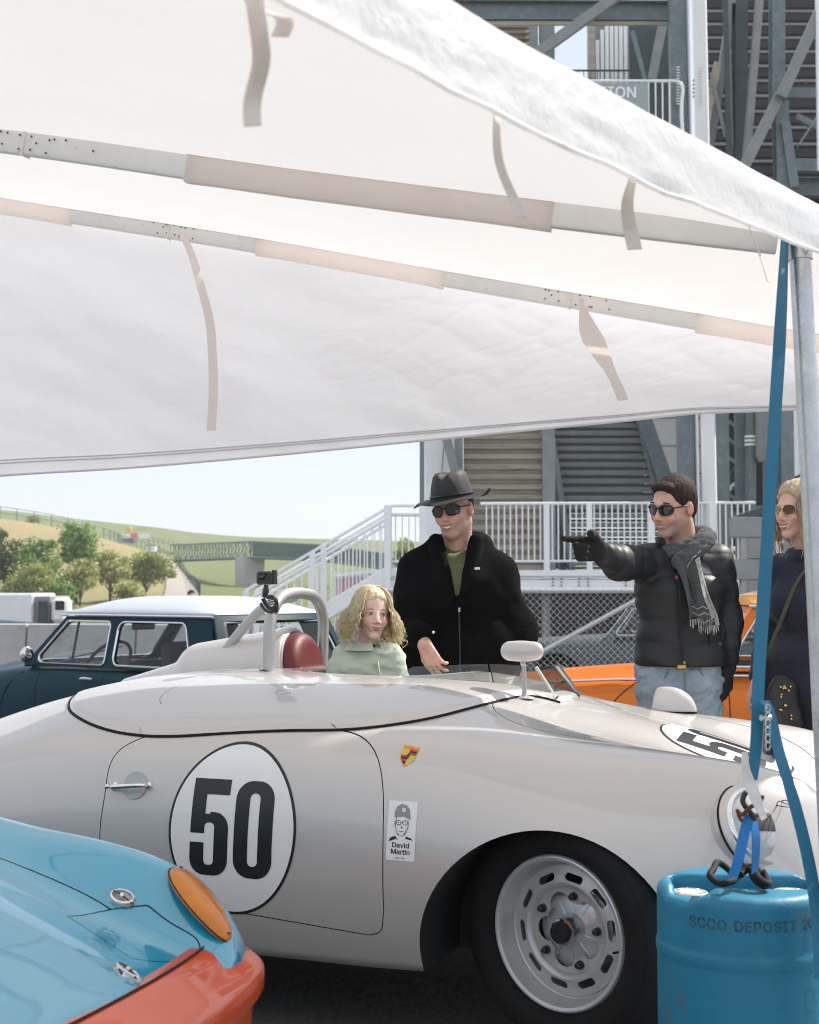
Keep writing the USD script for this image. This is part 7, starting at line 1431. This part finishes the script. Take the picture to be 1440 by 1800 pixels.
rg = np.random.default_rng(4)
for k in range(16): part(sbag, 'stud', move(trimesh.creation.icosphere(1, .0055), (-.05 + .05 * rg.random(), -.045 - .004 * rg.random(), -.05 + .15 * rg.random())), 'gold')
hair_cap(WM, fr3, 'hair_light', 1.06, .066, -.10, 7, False)
def strands(t, name, fr, m, n, seed, length, curl, r, phi=(-2.6, 2.6), front=.2, zmin=-.02, wave=(3, 6), grow=1.0, out=.35, seg=12, clump=7):
    R, L, s = fr; rng = np.random.default_rng(seed); ms = []
    for k_ in range(n):
        if k_ % clump == 0: lock = (rng.uniform(*phi), rng.uniform(zmin, 1.45), rng.uniform(*wave), *rng.uniform(0, 6.28, 2), rng.uniform(*length))
        ph = lock[0] + rng.normal() * .07; el = min(lock[1] + rng.normal() * .06, 1.5); d = np.array([math.sin(ph) * math.cos(el), math.cos(ph) * math.cos(el), math.sin(el)])
        hdir = unit(np.array([d[0], d[1] * .9 + .05, 0])); Ln = lock[5] * rng.uniform(.85, 1.12); f = lock[2]; p0_, p1_ = lock[3] + rng.normal() * .25, lock[4] + rng.normal() * .25; P = []; rad = np.array([.078, .098, .088]) * np.array(grow)
        arc = max(el, 0) * .088; tot = arc + Ln; side = np.array([-hdir[1], hdir[0], 0])
        for i in range(seg):
            s_ = tot * i / (seg - 1); e_ = max(el - s_ / .088, min(el, 0.0)); h_ = max(s_ - arc, 0); qh = h_ / Ln; dd = np.array([math.sin(ph) * math.cos(e_), math.cos(ph) * math.cos(e_), math.sin(e_)])
            cv = curl * min(.25 + s_ / tot, 1) * (.45 + .75 * min(h_ / .04, 1)); o = out * h_ * (1 - qh * .45)
            P.append(np.array([0, .016, .036]) + dd * (rad + .006 + .010 * math.sin(min(s_ / .05, 1.57))) + hdir * o - np.array([0, 0, h_ * (1 - .25 * out)]) + side * cv * math.sin(f * 6.28 * s_ / .12 + p0_) + hdir * cv * .8 * math.cos(f * 6.28 * s_ / .12 + p1_) + np.array([0, 0, cv * .5 * math.sin(f * 5 * s_ / .12 + p1_)]))
        P = np.array([L(x) for x in P]); ms.append(tube(P, np.linspace(r, r * .55, seg) * s, 3, False))
    part(t, name, cat(ms), m, True, None, 'stuff')
strands(WM, 'hair_strands', fr3, 'hair_light', 420, 11, (.14, .24), .005, .0022, (-2.3, 2.3), wave=(1, 2), grow=1.03, out=.12)

# --- child with curly blond hair, seated in the cockpit
KD = thing('person', 'child with curly blond hair and pale green shirt sitting in the cockpit', 'person', (-.126, 5.23, .135)); UsdGeom.Xformable(KD).AddScaleOp().Set(Gf.Vec3f(.9, .9, .9))
fr4 = head_frame((-.012, -.02, 1.172), 17, 3, 4, .86)
F = Field((-.26, -.24, .30), (.26, .30, 1.32), .0048); add_head(F, fr4, .35, child=True);
F.cone(fr4[1]((0, .02, -.06)), (-.03, .01, 1.03), .038, .042, .02); F.cone((-.115, .03, 1.01), (.055, -.03, 1.005), .038, .038, .03); F.cone((-.05, .01, .92), (-.01, -.01, .92), .085, .085, .04); F.cone((-.05, .02, .70), (-.01, .0, .70), .09, .09, .04)
F.cone((-.125, .03, 1.0), (-.165, -.01, .86), .035, .03, .02); F.cone((-.165, -.01, .86), (-.09, -.12, .80), .028, .02, .02); add_hand(F, (-.09, -.12, .80), (.7, -.4, -.3), (0, .3, -1), .72, (20, 22, 24, 26), 1); F.cone((.062, -.03, 1.0), (.105, -.05, .87), .035, .03, .02); F.cone((.105, -.05, .87), (.16, -.10, .81), .028, .02, .02); add_hand(F, (.16, -.10, .81), (.8, -.3, -.2), (0, .2, -1), .72, (20, 22, 24, 26), -1)
for sx in (-1, 1): F.cone((-.03 + sx * .06, .02, .66), (.10 + sx * .06, -.05, .55), .065, .05, .03); F.cone((.10 + sx * .06, -.05, .55), (.02 + sx * .06, .0, .42), .048, .04, .03); F.cone((.02 + sx * .06, 0, .42), (.10 + sx * .06, -.03, .40), .035, .03, .02)
body(KD, F, fr4, 'skin_child'); mouth(KD, fr4, .25, False); eyes(KD, fr4, open_=.75)
F = Field((-.26, -.22, .60), (.22, .24, 1.10), .0055); mw = lambda X, t: .020 * (meshkit.fbm(X * (16, 16, 24), 2, 61) - .5) + .006 * np.sin(X[..., 2] * 140 + 30 * X[..., 0]) * np.exp(-((X[..., 0] - .02) / .035) ** 2)
F.cone((-.112, .03, 1.0), (.052, -.03, .995), .052, .052, .04, wr=mw); F.cone((-.05, .01, .92), (-.005, -.012, .92), .104, .104, .05, wr=mw); F.cone((-.06, .02, .70), (.0, .0, .70), .115, .115, .04, wr=mw); F.cone((-.125, .03, .99), (-.168, -.012, .86), .052, .050, .03, wr=mw); F.cone((-.168, -.012, .86), (-.105, -.105, .81), .048, .036, .03, wr=mw); F.cone((.062, -.03, .99), (.108, -.052, .87), .052, .048, .03, wr=mw); F.cone((.108, -.052, .87), (.145, -.09, .82), .046, .036, .03, wr=mw)
F.cone((.016, -.100, 1.06), (.030, -.122, .965), .026, .007, .005, 'sub'); F.cone((-.025, .012, 1.14), (-.025, .012, 1.035), .040, .040, .006, 'sub'); F.cut((0, 0, .62), (0, 0, -1), .01); part(KD, 'shirt', F.mesh(), 'mint_shirt', True)
for a0, a1 in ((-2.6, -.25), (.15, 2.4)):
    cs = [(-.028 + .056 * math.sin(x + .5), .0 - .052 * math.cos(x + .5)) for x in np.linspace(a0, a1, 14)]; part(KD, 'collar', thick(gridmesh([[(x, y, 1.046), (-.028 + (x + .028) * 1.35, y * 1.35, 1.050), (-.028 + (x + .028) * 1.75, y * 1.75, 1.022)] for x, y in cs]), .004), 'mint_shirt', True)
F = Field((-.12, -.14, .9), (.10, .12, 1.06), .005); F.cone((-.05, .01, .92), (-.005, -.0, .92), .085, .085, .05); F.cone((-.02, -.02, 1.0), (-.02, -.005, .94), .052, .062, .03); part(KD, 'undershirt', F.mesh(), 'tee_black', True)
part(KD, 'button_band', tube(spl([(.012, -.118, .985), (.02, -.125, .93), (.02, -.12, .86), (.02, -.12, .8)], 12), .005, 6), 'mint_shirt')
F = Field((-.16, -.16, .34), (.24, .16, .74), .008)
for sx in (-1, 1): F.cone((-.03 + sx * .06, .02, .66), (.10 + sx * .06, -.05, .55), .075, .058, .03); F.cone((.10 + sx * .06, -.05, .55), (.02 + sx * .06, 0, .44), .055, .048, .03)
part(KD, 'trousers', F.mesh(), 'denim_blue', True)
hair_cap(KD, fr4, 'hair_blond', 1.03, .072, -.07, 5, False)
strands(KD, 'hair_strands', fr4, 'hair_blond', 1000, 21, (.08, .19), .0135, .0017, (-2.35, 2.35), wave=(1.6, 3.0), grow=1.02, out=.40, seg=18)

strands(KD, 'loose_strands', fr4, 'hair_blond', 170, 77, (.10, .22), .016, .0016, (-2.5, 2.5), wave=(1.4, 2.6), grow=1.05, out=.62, seg=18, clump=2)
# --- two people far beyond the small saloon, seen through its windows
def far_person(label, px, Y, top, shirt, pants, hairm, yaw=0, cap=None):
    g = gz(Y); s = F_PX / Y; h = CAM_H + (1035 - top) / s - g; k = h / 1.76; x = (px - 720) / s; t = thing('person', label, 'person', (x, Y, g)); f = head_frame((0, 0, 1.63 * k), yaw, 0, 0, k)
    F = Field((-.32 * k, -.22, 0), (.32 * k, .22, 1.78 * k), .011); add_head(F, f, 0); F.cone((0, 0, 1.55 * k), (0, .01, 1.42 * k), .055, .06, .02)
    for a in ((-.14, 1.40, .14, 1.40, .055), (-.05, 1.2, .05, 1.2, .11), (-.05, .98, .05, .98, .12)): F.cone((a[0] * k, 0, a[1] * k), (a[2] * k, 0, a[3] * k), a[4], a[4], .05)
    legs(F, .92 * k, .085, foot=(0, -1, 0))
    for sx in (-1, 1): F.cone((sx * .18 * k, 0, 1.38 * k), (sx * .24 * k, .02, 1.12 * k), .045, .04, .03); F.cone((sx * .24 * k, .02, 1.12 * k), (sx * .22 * k, -.06, .90 * k), .038, .028, .02); add_hand(F, (sx * .22 * k, -.06, .90 * k), (0, -.1, -1), (-sx, 0, 0), 1, (20,) * 4, -1, k=.01)
    part(t, 'body', F.mesh(), 'skin', True)
    F = Field((-.34 * k, -.24, .85), (.34 * k, .24, 1.56 * k), .012)
    for a in ((-.15, 1.39, .15, 1.39, .075), (-.06, 1.2, .06, 1.2, .135), (-.06, .96, .06, .96, .14)): F.cone((a[0] * k, 0, a[1] * k), (a[2] * k, 0, a[3] * k), a[4], a[4], .05)
    for sx in (-1, 1): F.cone((sx * .18 * k, 0, 1.38 * k), (sx * .245 * k, .02, 1.12 * k), .065, .058, .03); F.cone((sx * .245 * k, .02, 1.12 * k), (sx * .225 * k, -.05, .94 * k), .055, .045, .02)
    F.cone((0, -.02, 1.6 * k), (0, 0, 1.44 * k), .07, .06, .01, 'sub'); part(t, 'jacket', F.mesh(), shirt, True)
    F = Field((-.28, -.22, 0), (.28, .22, 1.02 * k), .012); F.cone((-.06, 0, .93 * k), (.06, 0, .93 * k), .122, .122, .03); legs(F, .9 * k, .09, r=(.105, .085, .075)); F.cut((0, 0, .07), (0, 0, -1), .01); part(t, 'trousers', F.mesh(), pants, True); shoes(t, .09, (0, -1), m='white_paint'); hair_cap(t, f, hairm, 1.02)
far_person('distant person in blue jeans and pale jacket seen through the small saloon window', 337, 33, 1037, 'beige_jacket', 'denim_blue', 'hair_brown', 20)
far_person('distant person in dark jacket beside the one in blue jeans', 287, 33.5, 1047, 'tee_black', 'beige_jacket', 'hair_brown', -10)
# ------------------------------------------------ thin haze over the valley
usdkit.material(stage, '/World/Looks/haze_air', {'v': ('principled_volume', {'color': (.90, .94, 1.0), 'density': HAZE, 'anisotropy': .2})}, [], volume='v.volume')
hz = box((0, 50, 17.0), (7000, 6500, 39.4)) if HAZE else None
if HAZE: tag(part(None, 'haze', hz, UsdShade.Material.Get(stage, '/World/Looks/haze_air'), False), 'thin pale haze lying over the whole valley', 'haze', None, 'stuff')
